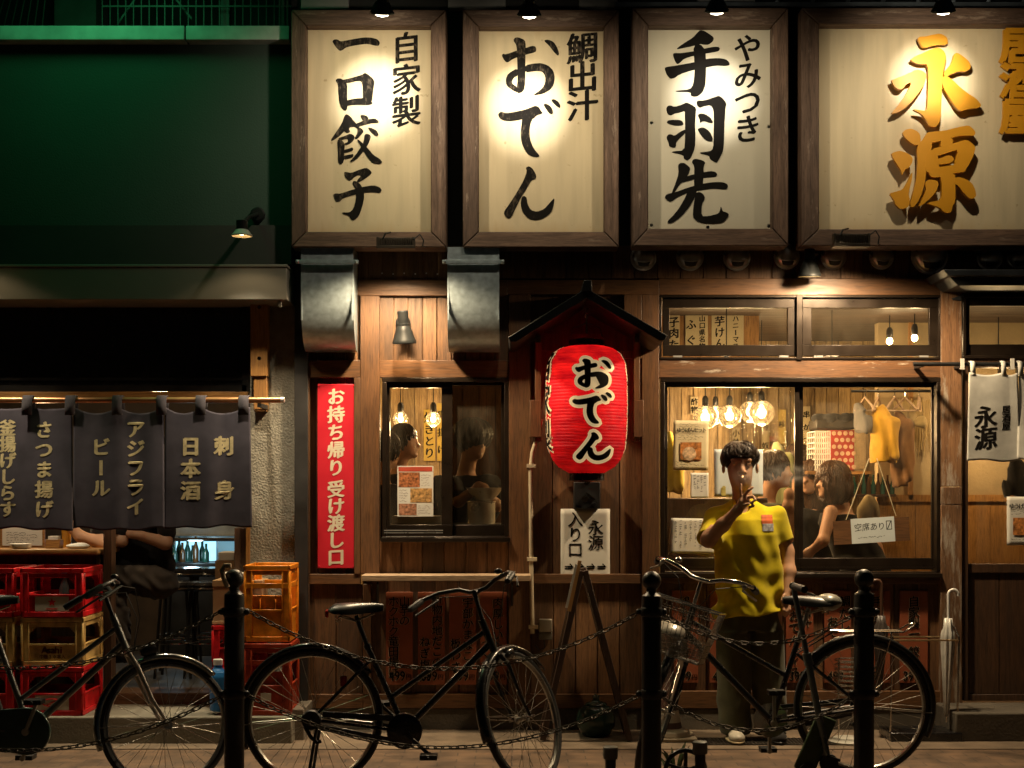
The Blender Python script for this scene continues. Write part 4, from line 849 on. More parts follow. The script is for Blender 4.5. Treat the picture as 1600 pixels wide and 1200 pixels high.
# ------------------------------------------------------------------ round vents
def vent(x, y, r, where):
    t = thing('vent_hood', 'round stainless vent hood ' + where, 'vent', P(x, y, 0), 'stainless vent hoods under the signboards')
    R = r / S(-.05); c = P(x, y, 0); mb = MB()
    mb.lathe([(R * 1.08, 0), (R * 1.08, 0.008), (R * 0.97, 0.012)], c, (0, -1, 0), 32)
    mb.build('flange', STEEL, t)
    mb = MB(); nu, nv = 24, 10
    def dome(x_, z_, off=0.0):
        rr = min(.999, math.hypot(x_, z_)); return c + Vector((x_ * R * .95, -0.01 - off - R * 0.72 * math.sqrt(1 - rr * rr), z_ * R * .95))
    mb.lathe([(R * .95 * math.cos(k * math.pi / 20), .01 + R * .72 * math.sin(k * math.pi / 20)) for k in range(11)], c, (0, -1, 0), 36, False); mb.build('hood', STEEL, t, angle=60)
    mb = MB(); mb.grid(lambda u, v: dome((u - .5) * 1.15 * (1 - .25 * (1 - v)), -.40 - .36 * (1 - v) - .10 * (1 - (2 * u - 1) ** 2), .0015), 14, 5); mb.build('vent_slot', mat('vent_slot_dark', (0.012, 0.012, 0.011), 0.6), t, fix=False)
    mb = MB(); mb.tube([dome((u - .5) * 1.2, -.36 - .10 * (1 - (2 * u - 1) ** 2), .006) for u in [i / 14 for i in range(15)]], R * .045, 8); mb.build('lip', STEEL, t)
for x, y, r, wh in ((1005, 403, 19, 'leftmost of the row, right of the lantern roof ridge'), (1078, 402, 20, 'in deep shade under the 手羽先 signboard middle'), (1151, 402, 20, 'under the right half of the 手羽先 signboard'),
    (1229, 401, 19, 'just left of the lit wall lamp'), (1302, 401, 19, 'just right of the lit wall lamp'), (1377, 402, 18, 'under the gold lettered signboard, right of the floodlight'), (1452, 400, 27, 'the largest of the row'),
    (1546, 403, 19, 'above the small door eave, left one'), (1590, 403, 16, 'above the small door eave, right one')): vent(x, y, r, wh)
# ------------------------------------------------------------------ red paper lantern with its roof
LY = -0.36; LC = P(916.5, 740, LY); LS = S(LY)
prof_px = [(541, 2), (541, 28), (545, 42), (553, 53), (566, 60), (590, 63), (630, 63.5), (670, 63), (700, 60.5), (718, 54), (730, 44), (738, 30), (740, 24), (740, 2)]
def lant_r(py):
    ys = [p[0] + i * 1e-4 for i, p in enumerate(prof_px)]; return float(np.interp(py, ys, [p[1] for p in prof_px]))
lan = thing('paper_lantern', 'glowing red paper lantern reading おでん under a small gabled roof', 'lantern', LC)
def lant_mat():
    m, N, L, b = newmat('red_lantern_paper'); tc = N.new('ShaderNodeTexCoord')
    wv = N.new('ShaderNodeTexWave'); wv.bands_direction = 'Z'; wv.inputs['Scale'].default_value = 16; wv.inputs['Distortion'].default_value = 0.4; L.new(tc.outputs['Object'], wv.inputs['Vector'])
    n = N.new('ShaderNodeTexNoise'); n.inputs['Scale'].default_value = 9; n.inputs['Detail'].default_value = 5; mp = N.new('ShaderNodeMapping'); mp.inputs['Scale'].default_value = (1, 1, 2.5); L.new(tc.outputs['Object'], mp.inputs[0]); L.new(mp.outputs[0], n.inputs['Vector'])
    r = ramp(N, [(0.3, (0.40, 0.003, 0.022)), (0.7, (0.56, 0.006, 0.026))]); L.new(n.outputs['Fac'], r.inputs[0]); L.new(r.outputs[0], b.inputs['Base Color'])
    b.inputs['Roughness'].default_value = 0.6; b.inputs['Specular IOR Level'].default_value = .25
    tl = N.new('ShaderNodeBsdfTranslucent'); r2 = ramp(N, [(0.25, (0.20, 0.002, 0.014)), (0.75, (0.70, 0.022, 0.03))]); L.new(n.outputs['Fac'], r2.inputs[0]); L.new(r2.outputs[0], tl.inputs[0])
    mx = N.new('ShaderNodeMixShader'); mx.inputs[0].default_value = 0.5; L.new(b.outputs[0], mx.inputs[1]); L.new(tl.outputs[0], mx.inputs[2]); L.new(mx.outputs[0], N['Material Output'].inputs[0]); return m
mb = MB(); prof = []
for i in range(261):
    py = 541 + 199 * i / 260; r = lant_r(py) + .35 * math.sin(py * .37) * math.sin(py * .091 + 1) if 0 < i < 260 else 26
    prof.append(((r + 0.9 * abs(math.sin(math.pi * (py - 541) / 5.0)) - 0.9) / LS, (740 - py) / LS))
mb.lathe(prof[::-1], LC, 'z', 64, False); mb.build('lantern_paper', lant_mat(), lan, angle=180)
def tL(off):
    def f(px, py, d):
        r = lant_r(min(739, max(542, py))); a = math.asin(max(-0.999, min(0.999, (px - 916.5) / r))); R = r / LS + off + d
        return Vector((LC.x + R * math.sin(a), LY - R * math.cos(a), LC.z + (740 - py) / LS))
    return f
CREAM = mat('lantern_cream_paint_glow', (0.62, 0.50, 0.30), 0.5, 0, 0.1, 12, emit=(.62, .44, .22), es=.62)  # emission stands in for bulb light shining through the cream paint
def dens(p, n=4):
    q = []
    for i in range(len(p)):
        a, b_ = p[i], p[(i + 1) % len(p)]
        for k in range(n): t = k / n; q.append((a[0] + (b_[0] - a[0]) * t, a[1] + (b_[1] - a[1]) * t))
    return q
LB = {'o': (897, 566, 950, 611), 'de': (893, 617, 951, 664), 'n': (899, 678, 950, 720)}
mo, mi_ = MB(), MB()
for k, bx in LB.items():
    brush(mo, k, tL(0.002), 0.0015, it=1, box=bx, g=6.0, step=.0002, fine=True); brush(mi_, k, tL(0.005), 0.001, it=1, box=bx, g=0.9, fine=True)
def put_side(mb, text, ang0, size, tall, off, nib):
    for i, ch in enumerate(text):
        V, Fs = glyph(ch); cy = 572 + i * tall
        for kx, ky in ((0, 0), (nib, nib * .5), (-nib, -nib * .5), (nib * .5, -nib), (-nib * .5, nib)):
            vs = []
            for a, b_ in zip((V[:, 0] - ECX) / EM * size + kx * size, (V[:, 1] - ECY) / EM * size + ky * size):
                py = cy - b_; R = lant_r(min(738, max(543, py))) / LS + off + 0.0002 * (kx * 30 + ky * 10); an = ang0 + a / 63.5
                vs.append((LC.x + R * math.sin(an), LY - R * math.cos(an), LC.z + (740 - py) / LS))
            mb.add(vs, Fs)
for an in (-1.5, 1.75): put_side(mo, '自家製', an, 52, 55, 0.0025, 0.09); put_side(mi_, '自家製', an, 52, 55, 0.006, 0.025)
mo.build('lettering_outline', CREAM, lan, smooth=False, fix=False); mi_.build('lettering', INK, lan, smooth=False)
MB().lathe([(0.095, -0.03), (0.105, -0.03), (0.105, 0.012), (0.09, 0.015)], LC + Vector((0, 0, -0.01)), 'z', 32).build('lower_ring', BLACKG, lan)
MB().lathe([(0.10, 0), (0.105, 0.0), (0.105, 0.035), (0.02, 0.05)], LC + Vector((0, 0, 199 / LS)), 'z', 32).build('upper_ring', BLACKG, lan)
MB().tube([LC + Vector((0, 0, 0.82)), LC + Vector((0, 0, 0.93))], 0.006).tube([LC + Vector((-.09, 0, .8)), LC + Vector((-.08, 0, .85)), LC + Vector((0, 0, 0.88)), LC + Vector((.08, 0, .85)), LC + Vector((.09, 0, .8))], 0.004).build('hanger', CHROME, lan)
point('lantern_bulb', LC + Vector((0, 0, 0.50)), 6.5, (1.0, 0.55, 0.30), 0.07, lan)
lr = thing('lantern_roof', 'small black gabled roof on brown posts sheltering the red lantern', 'roof', P(917, 900, 0))
mb = MB(); YF, YB = -0.66, -0.02
def tR(u, v, d): return P(u, v, YF) + Vector((0, d, 0))
mb.prism([(917, 446), (925, 455), (1043, 524), (1038, 532), (1030, 532), (917, 466)], 0, YB - YF, tR)
mb.prism([(916.5, 446), (908, 455), (794, 527), (797, 534), (806, 534), (916.5, 466)], 0, YB - YF, tR)
mb.prism([(912, 438), (924, 438), (925, 455), (909, 455)], -0.01, YB - YF, tR)
mb.build('roof', mat('roof_sheet', (0.015, 0.015, 0.015), 0.4, 0.3, 0.2, 8), lr, bevel=0.003)
mb = MB(); planks(mb, 846, 505, 990, 548, 24, -0.05); mb.prism([(850, 505), (984, 505), (917, 466)], YB - YF - 0.03, YB - YF - 0.01, tR); mb.build('back_board', W_DARK, lr)
for xx in (836, 990):
    mb = MB().pbox(xx, 515, xx + 10, 690, -0.10, -0.03).pbox(xx - (8 if xx < 900 else 0), 625, xx + (10 if xx < 900 else 16), 683, -0.12, -0.03); mb.build('post', W_POST, lr, bevel=0.003)
    MB().bar(P(xx + 5, 530, -0.08), P(xx + 5, 530, -0.6), 0.03, 0.04).build('bracket', W_DARK, lr, bevel=0.003)
mb = MB().ball(P(916, 494, -0.3), 0.012, 8).lathe([(0.02, 0), (0.02, 0.03)], P(916, 490, -0.3), 'z', 12); mb.build('hook', CHROME, lr)
# switch box below the lantern
t = thing('switch_box', 'small black metal box with a clip, below the red lantern', 'box', P(918, 795, 0))
MB().pbox(897, 753, 938, 795, -0.14, 0).build('box_body', BLACK, t, bevel=0.005)
mb = MB().bar(P(916, 770, -.145), P(930, 780, -.145), 0.008, 0.006).lathe([(0.02, 0), (0.02, 0.012)], P(914, 780, -.14), (0, -1, 0), 14).pbox(913, 752, 922, 755, -.15, -.14); mb.build('clip', CHROME, t)
for xx in (902, 929): MB().lathe([(0.012, 0), (0.010, 0.012)], P(xx, 788, -.14), (0, -1, 0), 12).build('knob', BLACKG, t)
# ------------------------------------------------------------------ red vertical banner, paper notices
RED = mat('red_banner', (0.56, 0.012, 0.028), 0.5, 0, 0.1, 5); CREAMT = mat('cream_text', (0.72, 0.62, 0.46), 0.55, 0, 0.08, 20)
PAPER = mat('white_paper', (0.66, 0.64, 0.58), 0.7, 0, 0.06, 4); PAPERB = mat('bluish_paper', (0.55, 0.60, 0.60), 0.7, 0, 0.08, 4); PAPERY = mat('yellowed_paper', (0.60, 0.50, 0.30), 0.7, 0, 0.12, 5)
t = thing('red_banner', 'tall red panel reading お持ち帰り 受け渡し口 in cream, left of the small window', 'sign', P(525, 888, -0.01))
MB().pbox(496, 600, 556, 888, -0.030, 0.0).build('panel', RED, t, bevel=0.003)
mb = MB(); put_column(mb, 'お持ち帰り', 525, 620, 27.8, 27.5, flat(-0.031), nib=0.042, slope=0.06); put_column(mb, '受け渡し口', 525, 764.5, 26.6, 27.5, flat(-0.031), nib=0.042, slope=0.06); mb.build('lettering', CREAMT, t, smooth=False)
mb = MB()
for xx, yy in ((499, 885), (553, 885), (499, 603), (553, 603)): mb.lathe([(0.006, 0), (0.004, 0.004)], P(xx, yy, -.030), (0, -1, 0), 10)
mb.build('screw', RED, t)
def sheet(name, label, q, Y, m, th=0.002, tilt=0, cat='notice'):
    t = thing(name, label, cat, P((q[0] + q[2]) / 2, q[3], Y))
    mb = MB(); x0, y0, x1, y1 = q
    def f(u, v):
        px = x0 + (x1 - x0) * u; py = y1 + (y0 - y1) * v; cx, cy = (x0 + x1) / 2, (y0 + y1) / 2
        a = math.radians(tilt); dx, dy = px - cx, py - cy; p = P(cx + dx * math.cos(a) - dy * math.sin(a), cy + dx * math.sin(a) + dy * math.cos(a), Y)
        p.y -= 0.004 * (abs(u - .5) * 2) ** 4 * (1 if v < .4 else .3); return p
    mb.grid(f, 10, 12); mb.build('paper', m, t, solid=th); return t
t = sheet('paper_notice', 'white paper sheet reading 入り口 and 永源 with four arrows, under the lantern', (876, 795, 953, 905), -0.012, PAPER)
mb = MB(); tp = flat(-0.0146); put_column(mb, '入り口', 899, 812, 23.5, 25, tp, nib=0.006); put_column(mb, '永源', 931, 825, 23.5, 25, tp, nib=0.006); put_row(mb, '⇒⇒⇒⇒', 890, 886, 17, 20, tp, nib=0.004, latin=True); mb.build('lettering', INK, t, smooth=False)
# menu boards under the counter
MRED = mat('brick_red_menu_board', (0.26, 0.068, 0.028), 0.5, 0, 0.16, 5)
def outline_text(t, cols, price, x0, x1, Y):
    d, w_ = MB(), MB(); tf = flat(Y)
    for text, cx, y0, pitch, size in cols:
        put_column(w_, text, cx, y0, pitch, size, tf, nib=0.055, sx=1.05, slope=0.08); put_column(d, text, cx, y0, pitch, size, tf, nib=0.022, d=0.002, sx=1.0, slope=0.08)
    if price:
        n = len(price)
        for i, ch in enumerate(price): put_char(w_, ch, x0 + 9 + i * 8.5, 1056, 21, tf, nib=0.05, latin=True, sx=0.8); put_char(d, ch, x0 + 9 + i * 8.5, 1056, 21, tf, nib=0.02, d=0.002, latin=True, sx=0.8)
        put_char(d, '円', x0 + 10 + n * 8.5, 1058, 9, tf, nib=0.02, d=0.002)
    w_.build('lettering_outline', mat('menu_outline', (0.46, 0.32, 0.20), 0.6), t, smooth=False); d.build('lettering', INK, t, smooth=False)
def menu(x0, x1, y0, y1, Y, label, cols, price):
    t = thing('menu_board', label, 'sign', P((x0 + x1) / 2, y1, Y), 'brick red menu boards under the windows')
    MB().pbox(x0, y0, x1, y1, Y, Y + 0.015).build('board', MRED, t, bevel=0.002); outline_text(t, cols, price, x0, x1, Y - 0.0008); return t
menu(603, 645, 925, 1070, -0.005, 'red menu board reading 山芋のホクホク竜田揚げ 499円, first from the grey corner post', [('山芋の', 632, 940, 15, 17), ('ホクホク竜田揚げ', 615, 940, 15.6, 17)], '499')
menu(653, 695, 925, 1070, -0.005, 'red menu board reading 内地だこの ねぎ塩 under the shelf', [('新物内地だこの', 683, 936, 16.5, 17), ('ねぎ塩焼', 664, 1003, 18, 17)], '399')
menu(702, 744, 925, 1070, -0.005, 'red menu board reading 宇部かまぼこ 板わさ under the shelf', [('宇部かまぼこ', 731, 942, 16.6, 17), ('板わさ', 712, 1006, 18, 17)], '399')
menu(750, 792, 925, 1070, -0.005, 'red menu board reading 肉厚しいたけ, last one before the cream pipe', [('肉厚しいたけ', 778, 942, 17, 17), ('つくね', 760, 1006, 16, 16)], '399')
menu(1050, 1091, 923, 1067, -0.005, 'red menu board behind the bicycle basket, under the right window', [('鶏もも焼', 1070, 940, 17, 17)], '499')
menu(1109, 1150, 923, 1067, -0.005, 'red menu board behind the smoking man and his left leg', [('串焼盛', 1130, 940, 17, 17)], '499')
menu(1168, 1209, 923, 1067, -0.005, 'red menu board hidden between the legs of the smoking man', [('枝豆', 1190, 940, 17, 17)], '499')
menu(1228, 1271, 923, 1067, -0.005, 'red menu board reading おでん beside the bicycle saddle', [('鯛出汁', 1260, 940, 17, 16), ('おでん', 1242, 962, 19, 18), ('ダイス', 1242, 1020, 14, 13)], '399')
menu(1288, 1330, 923, 1067, -0.005, 'red menu board reading 鯛だし おでん between the saddle and the bollard', [('鯛だし', 1320, 940, 18, 18), ('おでん', 1301, 971, 18, 17)], '499')
menu(1350, 1391, 923, 1067, -0.005, 'red menu board starting with 手 just right of the bollard ball', [('手羽先', 1372, 940, 18, 18)], '499')
menu(1406, 1450, 923, 1067, -0.005, 'red menu board reading 自家製一口餃子 399円, beside the white umbrella', [('自家製一', 1428, 940, 17, 18), ('餃子', 1428, 1018, 17, 17)], '399')
# ------------------------------------------------------------------ pipe, outlet
t = thing('conduit_pipe', 'cream conduit pipe running down the boards left of the lantern', 'pipe', P(833, 985, 0))
MB().tube([P(846, 655, -.04), P(840, 682, -.04), P(832, 706, -.04), P(829, 735, -.04), P(830, 880, -.04), P(832, 990, -.04)], 0.013, 14).build('pipe', PIPEM, t)
for yy, xx in ((728, 829), (874, 830), (980, 832)): MB().pbox(xx - 6, yy - 3, xx + 9, yy + 3, -.058, -.02).lathe([(0.004, 0), (0.003, 0.004)], P(xx + 7, yy, -.058), (0, -1, 0), 8).build('clamp', PIPEM, t, bevel=0.002)
t = thing('outlet_box', 'small grey outdoor outlet box low on the boards right of the pipe', 'outlet', P(852, 1000, 0))
MB().pbox(842, 968, 863, 988, -.06, 0).build('outlet_cover', mat('grey_plastic', (0.26, 0.23, 0.18), 0.5), t, bevel=0.005); MB().pbox(842, 988.5, 863, 1000, -.05, 0).build('outlet_base', mat('dark_grey_plastic', (0.10, 0.09, 0.07), 0.5), t, bevel=0.004)
MB().tube([P(850, 1000, -.04), P(851, 1012, -.05), P(843, 1016, -.05), P(836, 1008, -.03)], 0.004, 8).build('cable', BLACK, t)
# ------------------------------------------------------------------ indigo noren over the left shop
NY = -0.30
t = thing('curtain_rod', 'copper coloured rod carrying the dark shop curtain', 'rod', P(200, 625, NY))
MB().tube([P(XL, 625, NY), P(443, 625, NY)], 4.6 / S(NY), 16).build('rod', COPPER, t); MB().lathe([(5 / S(NY), 0), (5 / S(NY), 0.02), (2 / S(NY), 0.024)], P(439, 625, NY), 'x', 16).build('end_cap', STEEL, t)
for xx in (405,): MB().pbox(xx - 3, 630, xx + 3, 636, NY - 0.01, -0.05).build('holder', BLACK, t)
def cloth_mat(name, col, weave=500):
    m, N, L, b = newmat(name); tc = N.new('ShaderNodeTexCoord'); n = N.new('ShaderNodeTexNoise'); n.inputs['Scale'].default_value = 7; n.inputs['Detail'].default_value = 8; L.new(tc.outputs['Object'], n.inputs['Vector'])
    r = ramp(N, [(0.3, tuple(c * 0.72 for c in col)), (0.7, tuple(c * 1.2 for c in col))]); L.new(n.outputs['Fac'], r.inputs[0]); L.new(r.outputs[0], b.inputs['Base Color'])
    b.inputs['Roughness'].default_value = 0.9; b.inputs['Sheen Weight'].default_value = 0.12; b.inputs['Specular IOR Level'].default_value = 0.15
    n2 = N.new('ShaderNodeTexNoise'); n2.inputs['Scale'].default_value = weave; L.new(tc.outputs['Object'], n2.inputs['Vector'])
    bp = N.new('ShaderNodeBump'); bp.inputs['Strength'].default_value = 0.25; bp.inputs['Distance'].default_value = 0.002; L.new(n2.outputs['Fac'], bp.inputs['Height']); L.new(bp.outputs[0], b.inputs['Normal']); MATS[name] = m; return m
INDIGO = cloth_mat('indigo_cotton', (0.062, 0.056, 0.074)); INDG = cloth_mat('indigo_stitch', (0.05, 0.045, 0.055)); GOLDT = mat('straw_print', (0.56, 0.47, 0.27), 0.9, 0, 0.25, 40, spec=.1)
def cloth_y(px, py, loops, seed, y0, y1, amp):
    t = max(0.0, min(1.0, (py - y0) / (y1 - y0))); s_ = 0
    d = min(abs(px - l) for l in loops)
    s_ += -amp * 0.8 * math.exp(-(d / 16) ** 2) * math.exp(-t * 2.2)
    for k in range(4):
        ph = seed * 1.7 + k * 2.1; wl = (88, 52, 37, 61)[k]
        s_ += amp * (0.55, 0.35, 0.18, 0.3)[k] * math.sin(2 * math.pi * (px + 14 * (t - .4) * math.sin(ph * 3)) / wl + ph) * (0.35 + 0.65 * t)
    return s_ + 0.012 * math.sin(3 * t + seed)
def noren_panel(t, x0, x1, loops, y0, y1, Y, seed, amp, m, sag=9, flare=2, nu=44, nv=60, wob=1.5, rod_y=625):
    def surf(px, py): return P(px, py, Y + cloth_y(px, py, loops, seed, y0, y1, amp))
    def f(u, v):
        px = x0 + (x1 - x0) * u; top = y0
        ls = sorted(loops)
        for a, b_ in zip(ls, ls[1:]):
            if a <= px <= b_: q = (px - a) / (b_ - a); top = y0 + sag * 4 * q * (1 - q)
        bot = y1 + wob * math.sin(px * 0.11 + seed) + wob * math.sin(px * .043 + seed * 2); py = bot + (top - bot) * v
        px += flare * (1 - v) * (u - .5) * 2 * (1 if u > .5 else 0.6); return surf(px, py)
    mb = MB().grid(f, nu, nv); c = mb.build('cloth_panel', m, t, solid=0.003, angle=180)
    return c, surf
nor = thing('shop_curtain', 'dark indigo noren curtain printed with straw coloured dish names', 'curtain', P(200, 826, NY))
panels = [(-240, -26, (-240, -172, -100, -27)), (-24, 113, (-24, 45, 112)), (115, 256, (116, 185, 254)), (258, 391, (259, 315, 382))]
surfs = []
for i, (x0, x1, lp) in enumerate(panels):
    c, sf = noren_panel(nor, x0, x1, lp, 636, 827 if i != 3 else 824, NY - 0.01, i + 1, 0.0075, INDIGO, 10 if i != 1 else 3, 3 if i == 3 else 1); surfs.append(sf)
    mb = MB()
    for l in lp:
        if i < 3 and l == lp[-1] and l not in (112, 254): continue
        if i > 0 and l == lp[0]: continue
        w2_ = 8
        pts = [(649, -0.036), (634, -0.036), (626, -0.034), (619, -0.020), (618, 0.0), (619, 0.02), (626, 0.034), (640, 0.03)]
        vs = []
        for py, dy in pts: vs += [P(l - w2_, py, NY) + Vector((0, dy, 0)), P(l + w2_, py, NY) + Vector((0, dy, 0))]
        MB().add(vs, [(2 * k, 2 * k + 1, 2 * k + 3, 2 * k + 2) for k in range(len(pts) - 1)]).build('loop', INDG, nor, solid=0.003, angle=180)
def tN(i): return lambda px, py, d: surfs[i](px, py) - Vector((0, 0.003 + d * .4, 0))
mb = MB(); kw = dict(nib=0.05)
put_column(mb, '刺', 350, 697, 60, 31, tN(3), **kw); put_column(mb, '身', 351, 766, 60, 31, tN(3), **kw); put_column(mb, '日本酒', 298, 698, 34.5, 31, tN(3), **kw)
put_column(mb, 'アジフライ', 212, 671, 30.3, 29, tN(2), **kw); put_column(mb, 'ビール', 158, 699, 32.0, 29, tN(2), **kw)
put_column(mb, 'さつま揚げ', 69, 672, 31, 28, tN(1), **kw); put_column(mb, '釜揚げしらす', 12, 669, 25.4, 26, tN(1), **kw); mb.build('lettering', GOLDT, nor, smooth=False)
# white noren at the entrance
t = thing('curtain_rod', 'dark thin rod carrying the white door curtain', 'rod', P(1550, 569, -0.22)); MB().tube([P(1427, 569, -.22), P(1850, 569, -.22)], 3.2 / S(-.22), 12).build('rod', BLACK, t); MB().pbox(1503, 566, 1507, 573, -.21, -0.02).pbox(1440, 566, 1444, 573, -.21, -0.03).build('holder', BLACK, t)
mb = MB()
for xx in (1504, 1582): mb.pbox(xx - 3, 560, xx + 3, 577, -.24, -.235).pbox(xx - 3, 575, xx + 4, 577, -.235, -.2)
mb.build('clip', PAPER, t)
wn_ = thing('door_curtain', 'white cotton noren reading 居酒屋 永源 hanging at the entrance', 'curtain', P(1560, 720, -.22))
WCOT = cloth_mat('white_cotton', (0.50, 0.49, 0.45)); wsf = []
for i, (x0, x1, lp) in enumerate(((1514, 1590, (1518, 1566, 1590)), (1592, 1690, (1592, 1640, 1690)))):
    c, sf = noren_panel(wn_, x0, x1, lp, 582, 719, -0.235, i + 5, 0.006, WCOT, 4, 5, 30, 40); wsf.append(sf)
    mb = MB()
    for l in lp[:2]:
        pts = [(588, -0.032), (575, -0.03), (567, -0.025), (564, 0.0), (567, 0.02), (582, 0.02)]; vs = []
        for py, dy in pts: vs += [P(l - 4, py, -.22) + Vector((0, dy, 0)), P(l + 4, py, -.22) + Vector((0, dy, 0))]
        MB().add(vs, [(2 * k, 2 * k + 1, 2 * k + 3, 2 * k + 2) for k in range(len(pts) - 1)]).build('loop', WCOT, wn_, solid=0.002, angle=180)
mb = MB(); tw = lambda px, py, d: wsf[0](px, py) - Vector((0, 0.0024 + d * .4, 0))
put_column(mb, '永源', 1540, 652, 34, 36, tw, nib=0.035, slope=0.12); put_column(mb, '居酒屋', 1572, 640, 13, 13.5, tw, nib=0.03, slope=0.1); mb.build('lettering', INK, wn_, smooth=False)
# ------------------------------------------------------------------ crates on the step
def star(mb, c, r, tf):
    p = [(c[0] + r * (1 if i % 2 == 0 else 0.42) * math.sin(i * math.pi / 5), c[1] - r * (1 if i % 2 == 0 else 0.42) * math.cos(i * math.pi / 5)) for i in range(10)]
    mb.add([tf(u, v, 0.0) for u, v in p] + [tf(c[0], c[1], 0.0)], [(i, (i + 1) % 10, 10) for i in range(10)])
def plastic(name, col):
    m = mat(name, col, 0.42, 0, 0.4, 16, spec=0.4, rvar=.4); b = m.node_tree.nodes['Principled BSDF']
    b.inputs['Subsurface Weight'].default_value = 0.0; return m
PRED, PYEL, PORA, PDRED = plastic('red_crate_plastic', (0.52, 0.008, 0.012)), plastic('straw_crate_plastic', (0.56, 0.37, 0.13)), plastic('orange_crate_plastic', (0.78, 0.24, 0.014)), plastic('brick_crate_plastic', (0.36, 0.04, 0.012))
def crate(x, y, z, w_, d, h, m, label, tall=False, group='beer crates by the bar door', name='beer_crate'):
    """x left, y front, z bottom in metres"""
    t = thing(name, label, 'crate', (x + w_ / 2, y + d / 2, z), group)
    mb = MB(); e = 0.012; th = 0.008; c = 0.05
    X0, X1, Y0, Y1, Z0, Z1 = x, x + w_, y, y + d, z, z + h - 0.004
    mb.box(X0 + e, X1 - e, Y0 + e, Y1 - e, Z0 + 0.004, Z0 + 0.012)                              # floor
    mid = 0.30 if tall else 0.0
    for (a0, a1, fixed, ax) in ((X0, X1, Y0, 'x'), (X0, X1, Y1, 'x'), (Y0, Y1, X0, 'y'), (Y0, Y1, X1, 'y')):
        sg = 1 if fixed in (Y0, X0) else -1
        def wl(u0, u1, v0, v1, off, tk):
            p0, p1 = fixed + sg * off, fixed + sg * (off + tk)
            if ax == 'x': mb.box(u0, u1, p0, p1, v0, v1)
            else: mb.box(p0, p1, u0, u1, v0, v1)
        wl(a0, a1, Z1 - 0.026, Z1, 0.0, 0.014); wl(a0 + .002, a1 - .002, Z1 - 0.055, Z1 - 0.029, 0.008, 0.008)   # rim
        wl(a0 + .004, a1 - .004, Z0, Z0 + 0.03, 0.004, 0.012)
        lp = Z0 + (h * 0.46 if not tall else h * 0.42)
        wl(a0 + c, a1 - c, Z0 + 0.03, lp, 0.010, 0.006)                                        # lower panel
        wl(a0 + c - .01, a1 - c + .01, lp - .012, lp, 0.004, 0.008)
        wl(a0, a0 + c, Z0 + 0.03, Z1 - 0.028, 0.006, 0.008); wl(a1 - c, a1, Z0 + 0.03, Z1 - 0.028, 0.006, 0.008)   # corner posts
        for q in (a0 + .004, a0 + c - .008, a1 - c, a1 - .012): wl(q, q + .008, Z0 + .03, Z1 - .028, 0.001, 0.008)
        if tall:
            zz_ = Z0 + h * 0.72; wl(a0 + .002, a1 - .002, zz_ - .012, zz_ + .018, 0.003, 0.012)
        else:                                                                                 # rounded upper corners of the opening
            for sx, xx in ((1, a0 + c), (-1, a1 - c)):
                for k in range(4): wl(min(xx, xx + sx * (0.034 - k * .009)), max(xx, xx + sx * (0.034 - k * .009)), Z1 - .055 - k * .009 - .009, Z1 - .055 - k * .009, 0.010, 0.005)
    nx, ny = (4, 3) if not tall else (3, 2); zt = Z0 + h * (0.42 if not tall else 0.60)
    for i in range(1, nx): xx = X0 + w_ * i / nx; mb.box(xx - .003, xx + .003, Y0 + .02, Y1 - .02, Z0 + .012, zt - .02)
    for j in range(1, ny): yy = Y0 + d * j / ny; mb.box(X0 + .02, X1 - .02, yy - .003, yy + .003, Z0 + .012, zt - .021)
    if tall:
        for i in range(3): xx = X0 + w_ * (i + .5) / 3; mb.box(xx - .05, xx + .05, Y0 + .028, Y0 + .034, Z0 + .03, zt)
    mb.build('crate_body', m, t, bevel=0.0025, seg=1); return t
SZ = 0.157; cw, chh, cdp = 0.365, 0.285, 0.43
CX1 = P(31, 0, -.49).x; CX0 = CX1 - cw - 0.035
LAB = {(0, 0): 'red beer crate, bottom of the stack cut by the picture edge', (0, 1): 'straw yellow beer crate in the stack cut by the picture edge', (0, 2): 'red beer crate, top of the stack cut by the picture edge',
       (1, 0): 'red beer crate with oval emblem, bottom of the stack beside the doorway', (1, 1): 'straw yellow beer crate with brown lettering between two red ones beside the doorway', (1, 2): 'red beer crate with a red star plate and a blue capped bottle inside'}
WPLATE = mat('crate_white_print', (0.50, 0.44, 0.36), 0.5, 0, 0.12, 12); BRN = mat('brown_print', (0.22, 0.05, 0.02), 0.5)
